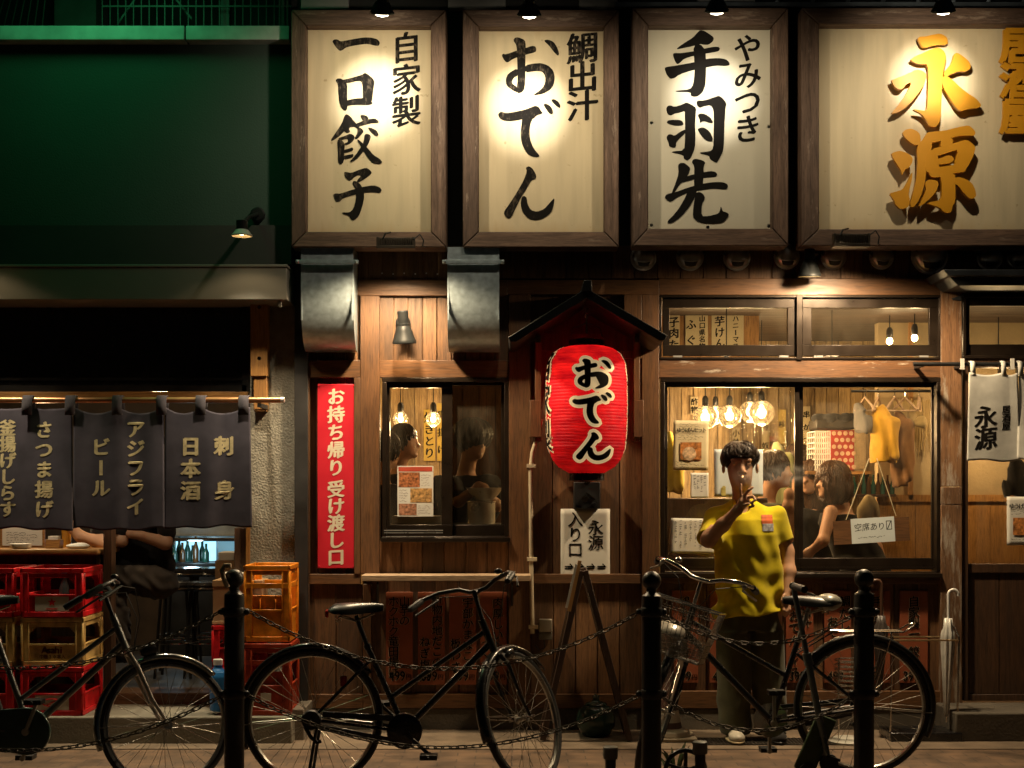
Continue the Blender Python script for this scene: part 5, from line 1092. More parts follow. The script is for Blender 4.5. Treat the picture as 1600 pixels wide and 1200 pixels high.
for c_, xx in ((0, CX0), (1, CX1)):
    for k in range(3):
        t = crate(xx, -0.49 + 0.008 * (k % 2), SZ + k * chh, cw, cdp, chh, PYEL if k == 1 else PRED, LAB[(c_, k)])
        z = SZ + k * chh; yf = -0.49 + 0.008 * (k % 2)
        def tC(u, v, d): return Vector((xx + u, yf + 0.0095 - d, z + v))
        if k != 1:
            MB().box(xx + .085, xx + cw - .085, yf + .0075, yf + .0095, z + .034, z + .118).build('label_plate', WPLATE, t)
            mb = MB()
            if k == 2: star(mb, (xx + cw / 2, -(z + .085)), 0.026, lambda u, v, d: Vector((u, yf + .0065, -v))); mb.bar((xx + .15, yf + .0065, z + .047), (xx + cw - .15, yf + .0065, z + .047), .001, .006)
            else: mb.tube([(xx + cw / 2 + .055 * math.cos(a * .3), yf + .0065, z + .076 + .022 * math.sin(a * .3)) for a in range(21)], 0.0035, 6, True).tube([(xx + cw / 2 - .03, yf + .0065, z + .062), (xx + cw / 2 + .05, yf + .0065, z + .1)], .003, 6)
            mb.build('emblem', PRED, t, smooth=False)
        else:
            mb = MB()
            sc_ = 1 / S(yf); base = P(0, 0, yf)
            def tq(px, py, d): v = P(px, py, yf); return Vector((v.x, yf + 0.0085, v.z))
            cxp = 800 + (xx + cw / 2) * S(yf)
            for i, ch in enumerate('Asahi'): put_char(mb, ch, cxp - 12 + i * 6.4, HOR + (CAM_Z - z - .095) * S(yf), 15, tq, nib=.05, latin=True)
            for i, ch in enumerate('中瓶20本入'): put_char(mb, ch, cxp - 17 + i * 6.8, HOR + (CAM_Z - z - .055) * S(yf), 7, tq, nib=.04, latin=True)
            mb.build('print', BRN, t, smooth=False)
b0 = Vector((CX1 + cw * .5, -0.24, SZ + 2 * chh + .012)); t = thing('beer_bottle', 'dark bottle with a blue cap standing in the red star crate', 'bottle', b0)
MB().lathe([(.028, 0), (.03, .005), (.03, .14), (.022, .17), (.012, .2), (.012, .225)], b0, 'z', 20).build('bottle_body', mat('clear_bottle', (0.03, 0.04, 0.04), 0.1, 0, .1), t); MB().lathe([(.0155, .215), (.0165, .22), (.0165, .235), (.012, .238)], b0, 'z', 16).build('cap', mat('blue_cap', (0.03, 0.22, 0.5), 0.4), t)
# right hand group
OX = P(380, 0, -.48).x
t = crate(OX, -0.48, SZ, 0.275, 0.36, 0.42, PDRED, 'tall dark red bottle crate under the orange one, right of the bollard', True)
MB().box(OX + .10, OX + .16, -.476, -.474, SZ + .085, SZ + .13).build('label_plate', WPLATE, t)
t = crate(OX, -0.47, SZ + 0.425, 0.27, 0.36, 0.445, PORA, 'tall bright orange bottle crate standing on the dark red one', True)
RX = P(331, 0, -.2).x
crate(RX, -0.22, SZ, 0.33, 0.40, 0.25, PRED, 'plain red crate behind the bollard, under another red crate'); crate(RX, -0.22, SZ + .25, 0.33, 0.40, 0.25, PRED, 'plain red crate behind the bollard, under the cardboard box')
t = thing('cardboard_box', 'brown cardboard box on top of the red crates behind the bollard', 'box', (RX + .13, 0, SZ + .50))
mb = MB(); z = SZ + .502; mb.box(RX + .005, RX + .30, -.2, .1, z, z + .25); mb.build('box_body', mat('cardboard', (0.30, 0.18, 0.09), 0.8), t, bevel=.003)
mb = MB().box(RX + .002, RX + .302, -.203, .102, z + .225, z + .262).box(RX + .002, RX + .302, -.204, .102, z, z + .02); mb.build('lid', mat('cardboard_light', (0.40, 0.26, 0.13), 0.8), t, bevel=.002)
t = thing('paper_pack', 'small white pack lying on the cardboard box by the doorway', 'box', P(350, 878, 0)); MB().box(RX + .04, RX + .2, -.1, .05, z + .2625, z + .30).build('pack', PAPER, t, bevel=.004)
jz = SZ; jc = P(346, 0, -.40); jc.z = SZ
t = thing('plastic_jug', 'blue plastic jerry can with a white cap, half behind the bollard', 'container', jc)
j = Soft((jc.x - .12, -.52, SZ - .01), (jc.x + .12, -.27, SZ + .42), .006); j.stack([(SZ + .02, jc.x, -.40, .066, .07), (SZ + .22, jc.x, -.40, .068, .07), (SZ + .25, jc.x, -.40, .05, .06)], .02); j.cap((jc.x - .02, -.40, SZ + .24), (jc.x - .02, -.40, SZ + .29), .03, .022, .03); j.build('jug_body', mat('blue_plastic', (0.02, 0.16, 0.42), 0.4), t); MB().lathe([(.028, 0), (.028, .03), (.022, .034)], (jc.x - .02, -.40, SZ + .285), 'z', 20).build('cap', PAPER, t)
# ------------------------------------------------------------------ easel, pot, cone, umbrellas
t = thing('folding_easel', 'dark A frame sidewalk stand seen edge on, in front of the paper notice', 'stand', P(915, 1160, -.35))
W_EAS = wood('easel_wood', (0.03, 0.015, 0.01), (0.09, 0.05, 0.03), 'z', 0.5)
for sx, xb in ((-1, 848), (1, 984)):
    for yy in (-.45, -.15):
        a = P(910 + sx * 3, 890, -.35); b_ = P(xb, 1159, -.45); a.y = b_.y = yy; b_.z = 0.012; b_.x = P(xb, 0, -.45).x; MB().bar(a, b_, 0.034, 0.045, up=(0, 1, 0)).build('leg', W_EAS, t, bevel=.003)
    a = P(910 + sx * 12, 925, -.3); b_ = P(910 + (xb - 910) * .62, 1060, -.3); mb = MB(); n = Vector((sx * .012, 0, .004))
    if sx < 0: mb.add([(a.x, -.44, a.z), (b_.x, -.44, b_.z), (b_.x, -.16, b_.z), (a.x, -.16, a.z)], [(0, 1, 2, 3)]); mb.build('board', PAPERY, t, solid=.012)
for sx, xb in ((-1, 851), (1, 981)):
    q = P(xb, 1145, -.45); MB().bar((q.x, -.45, q.z), (q.x, -.15, q.z), .02, .03).build('crossbar', W_EAS, t)
t = thing('orange_card', 'narrow orange and white card clipped to the top of the easel', 'card', P(898, 950, -.47)); a, b_ = P(906, 876, -.475), P(889, 955, -.475); MB().bar(a, b_, .022, .006, up=(0, 1, 0)).build('card', mat('orange_card_paper', (0.55, 0.30, 0.10), 0.6), t); MB().bar(a + Vector((-.02, -.002, -.02)), b_ + Vector((-.014, -.002, .02)), .014, .006, up=(0, 1, 0)).build('card_edge', PAPER, t)
pc = P(931, 1155, -.24); pc.z = 0.004
t = thing('green_pot', 'squat dark green glazed pot with a lid under the easel', 'pot', pc)
MB().lathe([(.06, 0), (.085, .01), (.113, .06), (.116, .11), (.10, .16), (.07, .18), (.06, .185)], pc, 'z', 32).build('pot_body', mat('green_glaze', (0.03, 0.065, 0.05), 0.25, 0, .3, 6), t, angle=60); MB().lathe([(.068, .186), (.06, .196), (.025, .205), (.018, .215), (.022, .235), (.01, .245)], pc, 'z', 24).build('lid', mat('green_glaze', (0, 0, 0)), t, angle=60)
c = P(1046, 1146, -.36); c.z = 0.006
t = thing('traffic_cone', 'dark traffic cone with a white band and pale base behind the middle bollard', 'cone', c)
MB().box(c.x - .15, c.x + .15, c.y - .13, c.y + .15, c.z, c.z + .02).lathe([(.125, .02), (.115, .05), (.075, .065)], c, 'z', 28).build('base', mat('pale_rubber', (0.42, 0.34, 0.24), 0.7), t, bevel=.006); MB().lathe([(.074, .065), (.066, .10)], c, 'z', 28, False).lathe([(.052, .17), (.018, .52), (.01, .53)], c, 'z', 28).build('cone_body', mat('cone_dark', (0.10, 0.05, 0.04), 0.5), t, angle=60); MB().lathe([(.0665, .10), (.0525, .17)], c, 'z', 28, False).build('white_band', mat('white_band', (0.55, 0.5, 0.4), 0.5), t)
def umbrella(x, y0, y1, Y, ym, label, m, mh, hook=1):
    t = thing('closed_umbrella', label, 'umbrella', P(x, y1, Y)); s_ = S(Y)
    a, b_ = P(x, ym, Y), P(x - 3, y1, Y); L_ = (a - b_).length; d = (a - b_).normalized()
    mb = MB(); n = 40; prof = [(.006, 0), (.014, .02), (.028, L_ * .45), (.040, L_ * .8), (.036, L_ * .86), (.026, L_ * .9), (.022, L_), (.008, L_ * 1.0)]
    k0 = len(mb.V); mb.lathe(prof, b_, d, n)
    for i in range(len(mb.V)):                      # pleats
        v = Vector(mb.V[i]); q = v - b_; ax = d * q.dot(d); r = q - ax; ph = (i % n) / n * 2 * math.pi; mb.V[i] = tuple(b_ + ax + r * (1 + .16 * math.sin(ph * 8) + .05 * math.sin(ph * 3)))
    mb.build('canopy', m, t, angle=180)
    top = P(x, y0 + 8, Y); r = 7.5 / s_; pts = [a, top] + [top + Vector((r * hook - r * hook * math.cos(q), 0, r * math.sin(q))) for q in [math.pi * k / 10 for k in range(1, 12)]]
    MB().tube(pts, .0095, 12).build('handle', mh, t); MB().lathe([(.004, -.03), (.005, 0)], b_, d, 10).build('tip', CHROME, t); return t
WUM = mat('milky_vinyl', (0.55, 0.54, 0.50), 0.3, 0, .12, 20, spec=.5)
umbrella(1482, 921, 1120, -.36, 966, 'closed milky white umbrella with hooked handle in the low rack by the door step', WUM, mat('white_handle', (0.72, 0.72, 0.70), 0.3))
umbrella(1377, 906, 1080, -.34, 962, 'closed dark umbrella with hooked handle behind the right bollard', mat('dark_vinyl', (0.05, 0.04, 0.035), 0.4), mat('dark_wood_handle', (0.10, 0.05, 0.03), 0.35), -1)
t = thing('umbrella_rack', 'low metal umbrella rack with a black tray, left of the door step', 'rack', P(1440, 1140, -.3))
za, zb = P(0, 1000, -.40).z, .03; xa, xb = P(1393, 0, -.4).x, P(1497, 0, -.4).x
mb = MB()
for yy in (-.42, -.22): mb.tube([(xa, yy, za), (xb, yy, za)], .006, 8)
mb.tube([(xb, -.42, za), (xb, -.22, za)], .006, 8).tube([(xa, -.42, za), (xa, -.22, za)], .006, 8); mb.build('rail', mat('brass_rail', (0.5, 0.36, 0.2), .3, .9), t)
for xx in (xa, xb):
    MB().tube([(xx, -.32, za + .07), (xx + (.0 if xx < xb else -.0), -.42, za + .02), (xx - .012, -.42, zb)], .006, 8).build('leg', CHROME, t)
MB().box(xa - .02, xb + .01, -.46, -.18, .006, .055).build('tray', BLACKG, t, bevel=.005)
wc = P(1327, 1148, -.5); wc.z = .006
t = thing('wire_stand', 'chrome stand of stacked wire rings behind the rear wheel and right bollard', 'stand', wc)
for k in range(9): MB().tube([wc + Vector((.085 * math.cos(a), .085 * math.sin(a), .26 + k * .027)) for a in [2 * math.pi * i / 28 for i in range(28)]], .0035, 6, True).build('ring', CHROME, t)
mb = MB()
for a in (0.5, 2.1, 3.7, 5.3): mb.tube([wc + Vector((.085 * math.cos(a), .085 * math.sin(a), .02)), wc + Vector((.085 * math.cos(a), .085 * math.sin(a), .48))], .0035, 6)
mb.build('upright', CHROME, t); MB().lathe([(.12, 0), (.12, .012), (.09, .03), (.02, .04)], wc, 'z', 28).build('base', mat('pale_base', (0.5, 0.48, 0.42), .4), t)
# ------------------------------------------------------------------ bollards with chains
BLK = mat('bollard_paint', (0.014, 0.013, 0.012), 0.45, 0.1, 0.3, 12, 0.2, 60); BRY = -2.05
def bollard(px, topy, label):
    c = P(px, 0, BRY); c.z = 0.0; H = P(0, topy, BRY).z
    t = thing('bollard', label, 'bollard', c, 'black ball topped bollards joined by chains'); r = 15.5 / S(BRY)
    MB().lathe([(r * 1.25, 0), (r * 1.25, .03), (r, .045), (r, H - .13), (r * .96, H - .118), (r * .7, H - .11), (r * .52, H - .10), (r * .52, H - .085)], c, 'z', 28).build('shaft', BLK, t)
    MB().ball(c + Vector((0, 0, H - r * .98)), r * .98, 16).build('ball_cap', BLK, t)
    for z in (P(0, 956, BRY).z, P(0, 1084, BRY).z): MB().lathe([(r * 1.03, -.022), (r * 1.12, -.015), (r * 1.12, .015), (r * 1.03, .022)], c + Vector((0, 0, z)), 'z', 28).ball(c + Vector((r * 1.25, 0, z)), .016, 8).ball(c + Vector((-r * 1.25, 0, z)), .016, 8).build('chain_collar', BLK, t)
    return t
bollard(366, 889, 'black ball topped bollard in front of the orange crates'); bollard(1018, 892, 'black ball topped bollard between the easel and the basket bicycle'); bollard(1350, 889, 'black ball topped bollard before the spoked rear wheel and red menus')
rb = P(358, 912, BRY - .02); t = thing('cloth_strap', 'pale cloth strap looped over the top of the left bollard', 'strap', rb); MB().tube([P(361, 884, BRY - .03), P(352, 884, BRY - .03), P(347, 891, BRY - .04), P(350, 905, BRY - .05), P(356, 918, BRY - .055)], .012, 8).build('strap', mat('pale_cloth', (0.45, 0.36, 0.24), .8), t)
CHM = mat('chain_steel', (0.085, 0.072, 0.056), 0.6, 0.5, 0.3, 30)
def chain_line(pa, pm, pb, label, Y=BRY):
    """hanging chain through three photo points"""
    a, m_, b_ = P(*pa, Y), P(*pm, Y), P(*pb, Y)
    def pos(x): 
        l0 = (x - m_.x) * (x - b_.x) / ((a.x - m_.x) * (a.x - b_.x)); l1 = (x - a.x) * (x - b_.x) / ((m_.x - a.x) * (m_.x - b_.x)); l2 = (x - a.x) * (x - m_.x) / ((b_.x - a.x) * (b_.x - m_.x))
        return Vector((x, Y, a.z * l0 + m_.z * l1 + b_.z * l2))
    mb = MB(); x = a.x; k = 0; pitch = .036
    while x < b_.x - pitch * .3:
        p = pos(x); d = (pos(x + .005) - p).normalized(); u = Vector((0, 1, 0)) if k % 2 == 0 else d.cross(Vector((0, 1, 0))); u = (u * math.cos(.5) + d.cross(u) * math.sin(.5)).normalized()
        c = p + d * pitch / 2; hl, hw = .0155, .0092; pts = []
        for i in range(12):
            an = 2 * math.pi * i / 12; ex = (hl if math.cos(an) > 0 else -hl) if abs(math.cos(an)) > .3 else hl * math.cos(an) / .3
            pts.append(c + d * (ex + hw * .8 * math.cos(an)) + u * hw * math.sin(an))
        mb.tube(pts, .0034, 6, True); x += d.x * pitch; k += 1
    o = mb.build('hanging_chain', CHM); tag(o, label, 'chain', 'steel chains between the bollards'); return o
chain_line((-280, 960), (60, 1043), (347, 954), 'upper steel chain sagging left of the crate side bollard'); chain_line((-280, 1090), (60, 1172), (348, 1086), 'lower steel chain sagging left of the crate side bollard')
chain_line((386, 953), (690, 1045), (1000, 956), 'upper steel chain sagging across the black bicycle'); chain_line((386, 1086), (690, 1168), (1000, 1086), 'lower steel chain sagging across the black bicycle')
chain_line((1036, 960), (1190, 1006), (1332, 962), 'upper steel chain between the basket bicycle and the right bollard'); chain_line((1036, 1090), (1196, 1141), (1332, 1088), 'lower steel chain between the basket bicycle and the right bollard')
def stub(px, y, label):
    c = P(px, 0, -1.95); c.z = 0; H = P(0, y, -1.95).z; t = thing('bollard_stub', label, 'bollard', c); MB().lathe([(.026, 0), (.026, H - .06)], c, 'z', 20).build('post', BLK, t); MB().lathe([(.034, H - .06), (.036, H - .05), (.036, H - .004), (.03, H)], c, 'z', 20).build('cap', mat('grey_cap', (0.13, 0.14, 0.13), .5), t)
stub(954, 1166, 'short post with a grey cap at the lower edge, right of the turned front wheel'); stub(1094, 1158, 'short post with a grey cap at the lower edge, right of the middle bollard')
# small spoked wheel of a cart lying at the kerb, weeds beside it
c = P(1071, 1203, -1.9); t = thing('cart_wheel', 'small black spoked wheel low beside the middle bollard', 'wheel', c); R_ = .095
MB().tube([c + Vector((R_ * math.cos(a), 0, R_ * math.sin(a))) for a in [2 * math.pi * i / 32 for i in range(32)]], .012, 8, True).build('tyre', BLACK, t); mb = MB().lathe([(.02, -.02), (.02, .02)], c, 'y', 16)
for k in range(5): a = .3 + k * 2 * math.pi / 5; mb.bar(c, c + Vector((R_ * math.cos(a), 0, R_ * math.sin(a))), .018, .012)
mb.build('spoke_hub', BLACK, t); MB().bar(c + Vector((0, 0.03, 0)), c + Vector((.09, .05, -.13)), .02).build('axle_arm', BLACK, t)
t = thing('weed', 'small green weed growing by the foot of the middle bollard', 'plant', P(1050, 1215, -1.75)); mb = MB()
for k in range(11):
    a = random.uniform(0, 6.28); b0 = P(1052, 1215, -1.75) + Vector((random.uniform(-.02, .02), random.uniform(-.02, .02), 0)); L_ = random.uniform(.10, .2); pts = [b0 + Vector((math.cos(a) * L_ * q * .8, math.sin(a) * L_ * q * .5, L_ * (1.5 * q - .55 * q * q))) for q in (0, .35, .7, 1)]; sd = Vector((-math.sin(a), math.cos(a), .3)) * .009
    vs = []
    for i, p in enumerate(pts): w2 = (.5, 1, .8, .05)[i]; vs += [p - sd * w2, p + sd * w2]
    mb.add(vs, [(0, 1, 3, 2), (2, 3, 5, 4), (4, 5, 7, 6)])
mb.build('leaves', mat('weed_green', (0.07, 0.11, 0.03), .6), t, fix=False)
# ------------------------------------------------------------------ bicycles
RUB = mat('tyre_rubber', (0.012, 0.012, 0.012), 0.6, 0, .3, 20); RIM = mat('rim_steel', (0.34, 0.33, 0.30), 0.3, 0.9, .1, 20); SPK = mat('spoke_steel', (0.36, 0.33, 0.28), 0.3, 0.9); ALU = mat('dull_alloy', (0.42, 0.40, 0.36), 0.32, 0.9, .15, 20); GRIP = mat('grip_rubber', (0.012, 0.012, 0.012), 0.55); REFL = mat('red_reflector', (0.45, 0.02, 0.01), 0.2)
def bicycle(label, px0, s_, sgn, q, R, steer, frame_m, fender_m, bar_m, style):
    """q: photo pixels of the joints; px0 the rear hub pixel; sgn +1 facing right"""
    Yb = F_PX / s_ - CAM_D
    def L(p, y=0.0): return Vector((sgn * (p[0] - px0) / s_, y, CAM_Z + (HOR - p[1]) / s_))
    t = thing('bicycle', label, 'bicycle', (0, 0, 0), 'bicycles parked along the bollards')
    hub = Vector((0, 0, R)); bb = L(q['bb']); st = L(q['stem']); hb = L(q['hbot']); ht = L(q['htop']); sd = L(q['saddle']); stt = L(q['stop']); tj = L(q['tt']); hj = L(q['tth']); dj = L(q['dth']); ss = L(q['sstay'])
    ad = (hb - st).normalized(); fw = Vector((-ad.z, 0, ad.x)); fw = fw if fw.x > 0 else -fw
    rake = .05; ln = (hb.z - R + fw.z * rake) / -ad.z; crown = hb + ad * .025; fh = hb + ad * ln + fw * rake
    M_ = Matrix.Translation(hb) @ Matrix.Rotation(steer, 4, -ad) @ Matrix.Translation(-hb)
    def B(mb, name, m, parent=t, steered=False, **kw):
        if steered: mb.V = [tuple(M_ @ Vector(v)) for v in mb.V]
        return mb.build(name, m, parent, **kw)
    # frame
    mb = MB().tube([hj, tj], .013, 12).tube([dj, bb], .017, 12).tube([bb, stt], .015, 12).tube([ht, hb], .019, 14).lathe([(.024, -.036), (.024, .036)], bb, 'y', 16)
    for y in (-.055, .055):
        mb.tube([bb + Vector((0, y * .5, 0)), bb * .75 + hub * .25 + Vector((0, y, 0)), hub + Vector((0, y, 0))], .009, 8).tube([ss + Vector((0, y * .3, 0)), ss * .75 + hub * .25 + Vector((0, y, 0)), hub + Vector((0, y, 0))], .008, 8)
    B(mb, 'frame', frame_m)
    def wheel(c, steered, n=32):
        mb = MB().tube([c + Vector((math.cos(a), 0, math.sin(a))) * (R - .018) for a in [2 * math.pi * i / 72 for i in range(72)]], .018, 10, True); w_ = B(mb, 'wheel', RUB, t, steered)
        mb = MB(); rr = R - .040; mb.lathe([(rr, -.013), (rr + .012, -.013), (rr + .012, .013), (rr, .013), (rr - .006, 0), (rr, -.013)], c, 'y', 72, False); B(mb, 'rim', RIM, w_, steered)
        mb = MB()
        for k in range(n):
            a = 2 * math.pi * k / n; sd_ = 1 if k % 2 else -1; a2 = a + (1.1 if (k // 2) % 2 else -1.1)
            mb.tube([c + Vector((math.cos(a2) * .02, sd_ * .03, math.sin(a2) * .02)), c + Vector((math.cos(a), 0, math.sin(a))) * rr], .0013, 5)
        B(mb, 'spokes', SPK, w_, steered)
        mb = MB().lathe([(.024, -.032), (.024, -.028), (.012, -.024), (.012, .024), (.024, .028), (.024, .032)], c, 'y', 16).lathe([(.006, -.075), (.006, .075)], c, 'y', 10); B(mb, 'hub', ALU, w_, steered); return w_
    wheel(hub, False); wheel(fh, True)
    def fender(c, a0, a1, steered):
        mb = MB(); n = 34; vs = []
        for i in range(n + 1):
            a = a0 + (a1 - a0) * i / n
            for y, dr in ((-.026, -.012), (-.022, .004), (-.010, .012), (.010, .012), (.022, .004), (.026, -.012)): vs.append(c + Vector((math.cos(a) * (R + .012 + dr), y, math.sin(a) * (R + .012 + dr))))
        mb.add(vs, [(i * 6 + k, i * 6 + k + 1, i * 6 + k + 7, i * 6 + k + 6) for i in range(n) for k in range(5)]); f = B(mb, 'mudguard', fender_m, t, steered, solid=.0015, angle=60)
        mb = MB(); am = a0 + (a1 - a0) * .12
        for y in (-.03, .03): mb.tube([c + Vector((0, y * 1.7, 0)), c + Vector((math.cos(am) * (R + .004), y * .9, math.sin(am) * (R + .004)))], .0025, 6)
        B(mb, 'stay', SPK, f, steered)
    fender(hub, math.radians(205), math.radians(38), False); fender(fh, math.radians(200), math.radians(45), True)
    # fork and steering
    mb = MB()
    for y in (-.05, .05): mb.tube([crown + Vector((0, y * .55, 0)), crown * .8 + fh * .2 + Vector((0, y, 0)), crown * .35 + fh * .65 + Vector((0, y, 0)) - fw * .012, fh + Vector((0, y, 0))], [.012, .012, .010, .007], 10)
    mb.tube([crown + Vector((0, -.03, 0)), crown + Vector((0, .03, 0))], .014, 10); B(mb, 'fork', frame_m if style != 1 else ALU, t, True)
    sx = st + fw * .03; mb = MB().tube([ht, st], .011, 12).tube([st, sx], .013, 12); B(mb, 'stem', bar_m, t, True)
    bw = q.get('bw', .27); up = -ad
    def hp(f, y, u): return sx + fw * f + Vector((0, y, 0)) + up * u
    hbp = lambda s2: [hp(0, 0, 0), hp(.012, s2 * .05, .004), hp(.02, s2 * .11, .03), hp(-.01, s2 * bw * .72, .045), hp(-.07, s2 * bw * .93, .04), hp(-.17, s2 * bw, .02)]
    mb = MB().tube(hbp(1)[::-1] + hbp(-1)[1:], .011, 12); hbar = B(mb, 'handlebar', bar_m, t, True)
    for s2 in (1, -1):
        p = hbp(s2); B(MB().tube([p[4] * .8 + p[5] * .2, p[5], p[5] + (p[5] - p[4]) * .12], [.017, .0175, .013], 12), 'grip', GRIP, hbar, True)
        a = hp(-.03, s2 * bw * .82, .03); B(MB().tube([a, a + fw * .035 - up * .02, hp(-.13, s2 * bw * 1.06, -.022)], .006, 8).ball(a, .013, 6), 'brake_lever', ALU if bar_m is CHROME else BLACK, hbar, True)
    a = hp(.01, -bw * .5, .065); B(MB().ball(a, .02, 8, (1, 1, .7)), 'bell', CHROME if style == 3 else BLACK, hbar, True)
    mb = MB()
    for s2 in (1, -1): mb.tube([hp(-.03, s2 * bw * .8, .03), hp(.09, s2 * .1, -.02), hp(.08, s2 * .03, -.16), crown + fw * .03], .0025, 6)
    B(mb, 'brake_cable', BLACK, t, True)
    # lamp
    lc = crown + fw * (.075 if style != 3 else .05) - ad * (.06 if style == 3 else -.02)
    B(MB().lathe([(.012, -.05), (.028, -.03), (.033, .02), (.03, .028), (.004, .03)], lc + fw * .03, fw, 16), 'front_lamp', BLACKG, t, True)
    # saddle
    du = (stt - bb).normalized(); B(MB().tube([stt, sd], .0125, 12).lathe([(.019, -.012), (.019, .012)], stt, du, 12), 'seat_post', ALU if style != 2 else frame_m)
    vs = []; rows = [(-.125, .085, .012), (-.10, .098, .03), (-.03, .085, .036), (.04, .05, .034), (.10, .028, .03), (.135, .018, .022)]; mb = MB()
    for x, w_, h_ in rows:
        for k in range(9): a = math.pi * k / 8; vs.append(sd + Vector((x, math.cos(a) * w_, .028 + h_ * math.sin(a) - .5 * h_ * (1 - math.sin(a)) + .06 * max(0, -x - .06) + .05 * max(0, x))))
    mb.add(vs, [(i * 9 + k, i * 9 + k + 1, i * 9 + k + 10, i * 9 + k + 9) for i in range(len(rows) - 1) for k in range(8)] + [tuple(range(9)), tuple(range(45, 54)), ] + [(i * 9, i * 9 + 9, i * 9 + 17, i * 9 + 8) for i in range(len(rows) - 1)])
    sdl = B(mb, 'saddle', mat('saddle_leather', (0.02, 0.019, 0.018), .38), angle=60)
    mb = MB()
    for y in (-.04, .04): mb.tube([sd + Vector((-.08, y, .0)), sd + Vector((0, y * .6, -.025)), sd + Vector((.09, y * .3, .01))], .004, 6)
    for y in (-.05, .05): mb.tube([sd + Vector((-.085 + .008 * math.cos(a), y + .016 * math.sin(a) * (1), -.03 + a * .0022)) for a in [i * .6 for i in range(22)]], .0025, 5)
    B(mb, 'saddle_spring', SPK, sdl)
    if style == 2: B(MB().lathe([(.02, 0), (.02, .012), (.012, .016)], sd + Vector((-.135, 0, .01)), (-1, 0, 0), 16), 'rear_reflector', REFL, sdl)
    if style == 3: B(MB().ball(sd + Vector((-.1, 0, .03)), .09, 10, (.75, 1.0, .5)), 'saddle_cover', mat('pale_saddle_cover', (0.28, 0.27, 0.23), .35), sdl)
    # cranks
    ca = q.get('crank', 1.0)
    for y, a in ((-.07, ca), (.07, ca + math.pi)):
        e = bb + Vector((math.cos(a) * .165, y, math.sin(a) * .165)); ck = B(MB().bar(bb + Vector((0, y, 0)), e, .016, .022, up=(0, 1, 0)).lathe([(.018, -.01), (.018, .01)], bb + Vector((0, y, 0)), 'y', 14).lathe([(.013, -.01), (.013, .01)], e, 'y', 12), 'crank', ALU if style != 2 else BLACK, bevel=.002)
        yo = y + (-.055 if y < 0 else .055); B(MB().box(e.x - .042, e.x + .042, yo - .04, yo + .04, e.z - .012, e.z + .012).lathe([(.007, -.05), (.007, .05)], Vector((e.x, yo, e.z)), 'y', 8), 'pedal', BLACK, ck, bevel=.004)
    # chain guard
    yc = -.045
    if style == 1:
        mb = MB(); n = 20; pts = [(bb.x + .115 * math.cos(a), bb.z + .115 * math.sin(a)) for a in [-math.pi * .55 + math.pi * 1.1 * i / n for i in range(n + 1)]]; pts += [(hub.x - .02, hub.z + .055), (hub.x - .06, hub.z + .02), (hub.x - .05, hub.z - .045)]
        mb.prism(pts, yc - .016, yc + .010, lambda u, v, d: Vector((u, d, v))); B(mb, 'chain_case', mat('green_black_case', (0.06, 0.10, 0.085), .25, .3), bevel=.006, seg=2)
    else:
        mb = MB().lathe([(.088, .012), (.086, -.012), (.07, -.02), (.03, -.022), (.001, -.022)], bb + Vector((0, yc, 0)), 'y', 36); B(mb, 'chain_disc', BLACKG if style == 2 else CHROME, angle=50)
        mb = MB()
        d = (hub - bb).normalized(); nn = Vector((-d.z, 0, d.x))
        for s3 in (1, -1): mb.bar(bb + d * .06 + nn * s3 * .055 + Vector((0, yc, 0)), hub - d * .05 + nn * s3 * .032 + Vector((0, yc, 0)), .012, .03, up=(0, 0, 1))
        B(mb, 'chain_guard', BLACKG, bevel=.003)
    mb = MB()
    for s3 in (1, -1):
        d = (hub - bb).normalized(); nn = Vector((-d.z, 0, d.x)); a = bb + nn * s3 * .05 + Vector((0, yc + .014, 0)); b2 = hub + nn * s3 * .028 + Vector((0, yc + .014, 0)); n = 60
        for i in range(n): p, p2 = a.lerp(b2, i / n), a.lerp(b2, (i + .8) / n); mb.bar(p, p2, .006, .008 if i % 2 else .005)
    B(mb, 'drive_chain', CHM)
    B(MB().lathe([(.045, -.02), (.05, -.012), (.05, .012), (.03, .02)], hub + Vector((0, -.055, 0)), 'y', 24).tube([hub + Vector((-.03, -.07, -.03)), hub + Vector((.0, -.08, -.08)), hub + Vector((.03, -.08, -.105)), hub + Vector((.05, -.08, -.10))], .010, 8), 'hub_brake', BLACK)
    B(MB().tube([hub + Vector((.03, -.075, -.02)), hub + Vector((-.02, -.10, -R + .015))], .008, 8).tube([hub + Vector((.03, .075, -.02)), hub + Vector((-.02, .10, -R + .015))], .008, 8), 'kickstand', ALU if style == 3 else BLACK)
    if style == 2:
        p = ss.lerp(hub, .35) + Vector((-.03, -.05, 0)); B(MB().box(p.x - .016, p.x + .016, p.y - .01, p.y + .01, p.z - .026, p.z + .026), 'stay_reflector', REFL, bevel=.006)
    if style == 3:       # carrier over the rear wheel, wire basket in front
        zt = R * 2 + .035; mb = MB(); xs = (-.20, .16)
        for y in (-.055, -.02, .02, .055): mb.tube([(xs[1], y, zt), (xs[0], y, zt)], .004, 6)
        mb.tube([(xs[1], -.055, zt), (xs[1], .055, zt)], .004, 6).tube([(xs[0], -.055, zt), (xs[0] - .05, -.05, zt + .03), (xs[0] - .07, 0, zt + .04), (xs[0] - .05, .05, zt + .03), (xs[0], .055, zt)], .004, 8)
        for y in (-.06, .06): mb.tube([(xs[0] + .06, y, zt), (-.02, y, R)], .004, 6).tube([(xs[1], y * .9, zt), tuple(ss + Vector((0, y * .5, 0)))], .004, 6)
        B(mb, 'carrier', CHROME)
        mb = MB(); b0 = st + fw * .06; fwh = Vector((1, 0, 0)); 
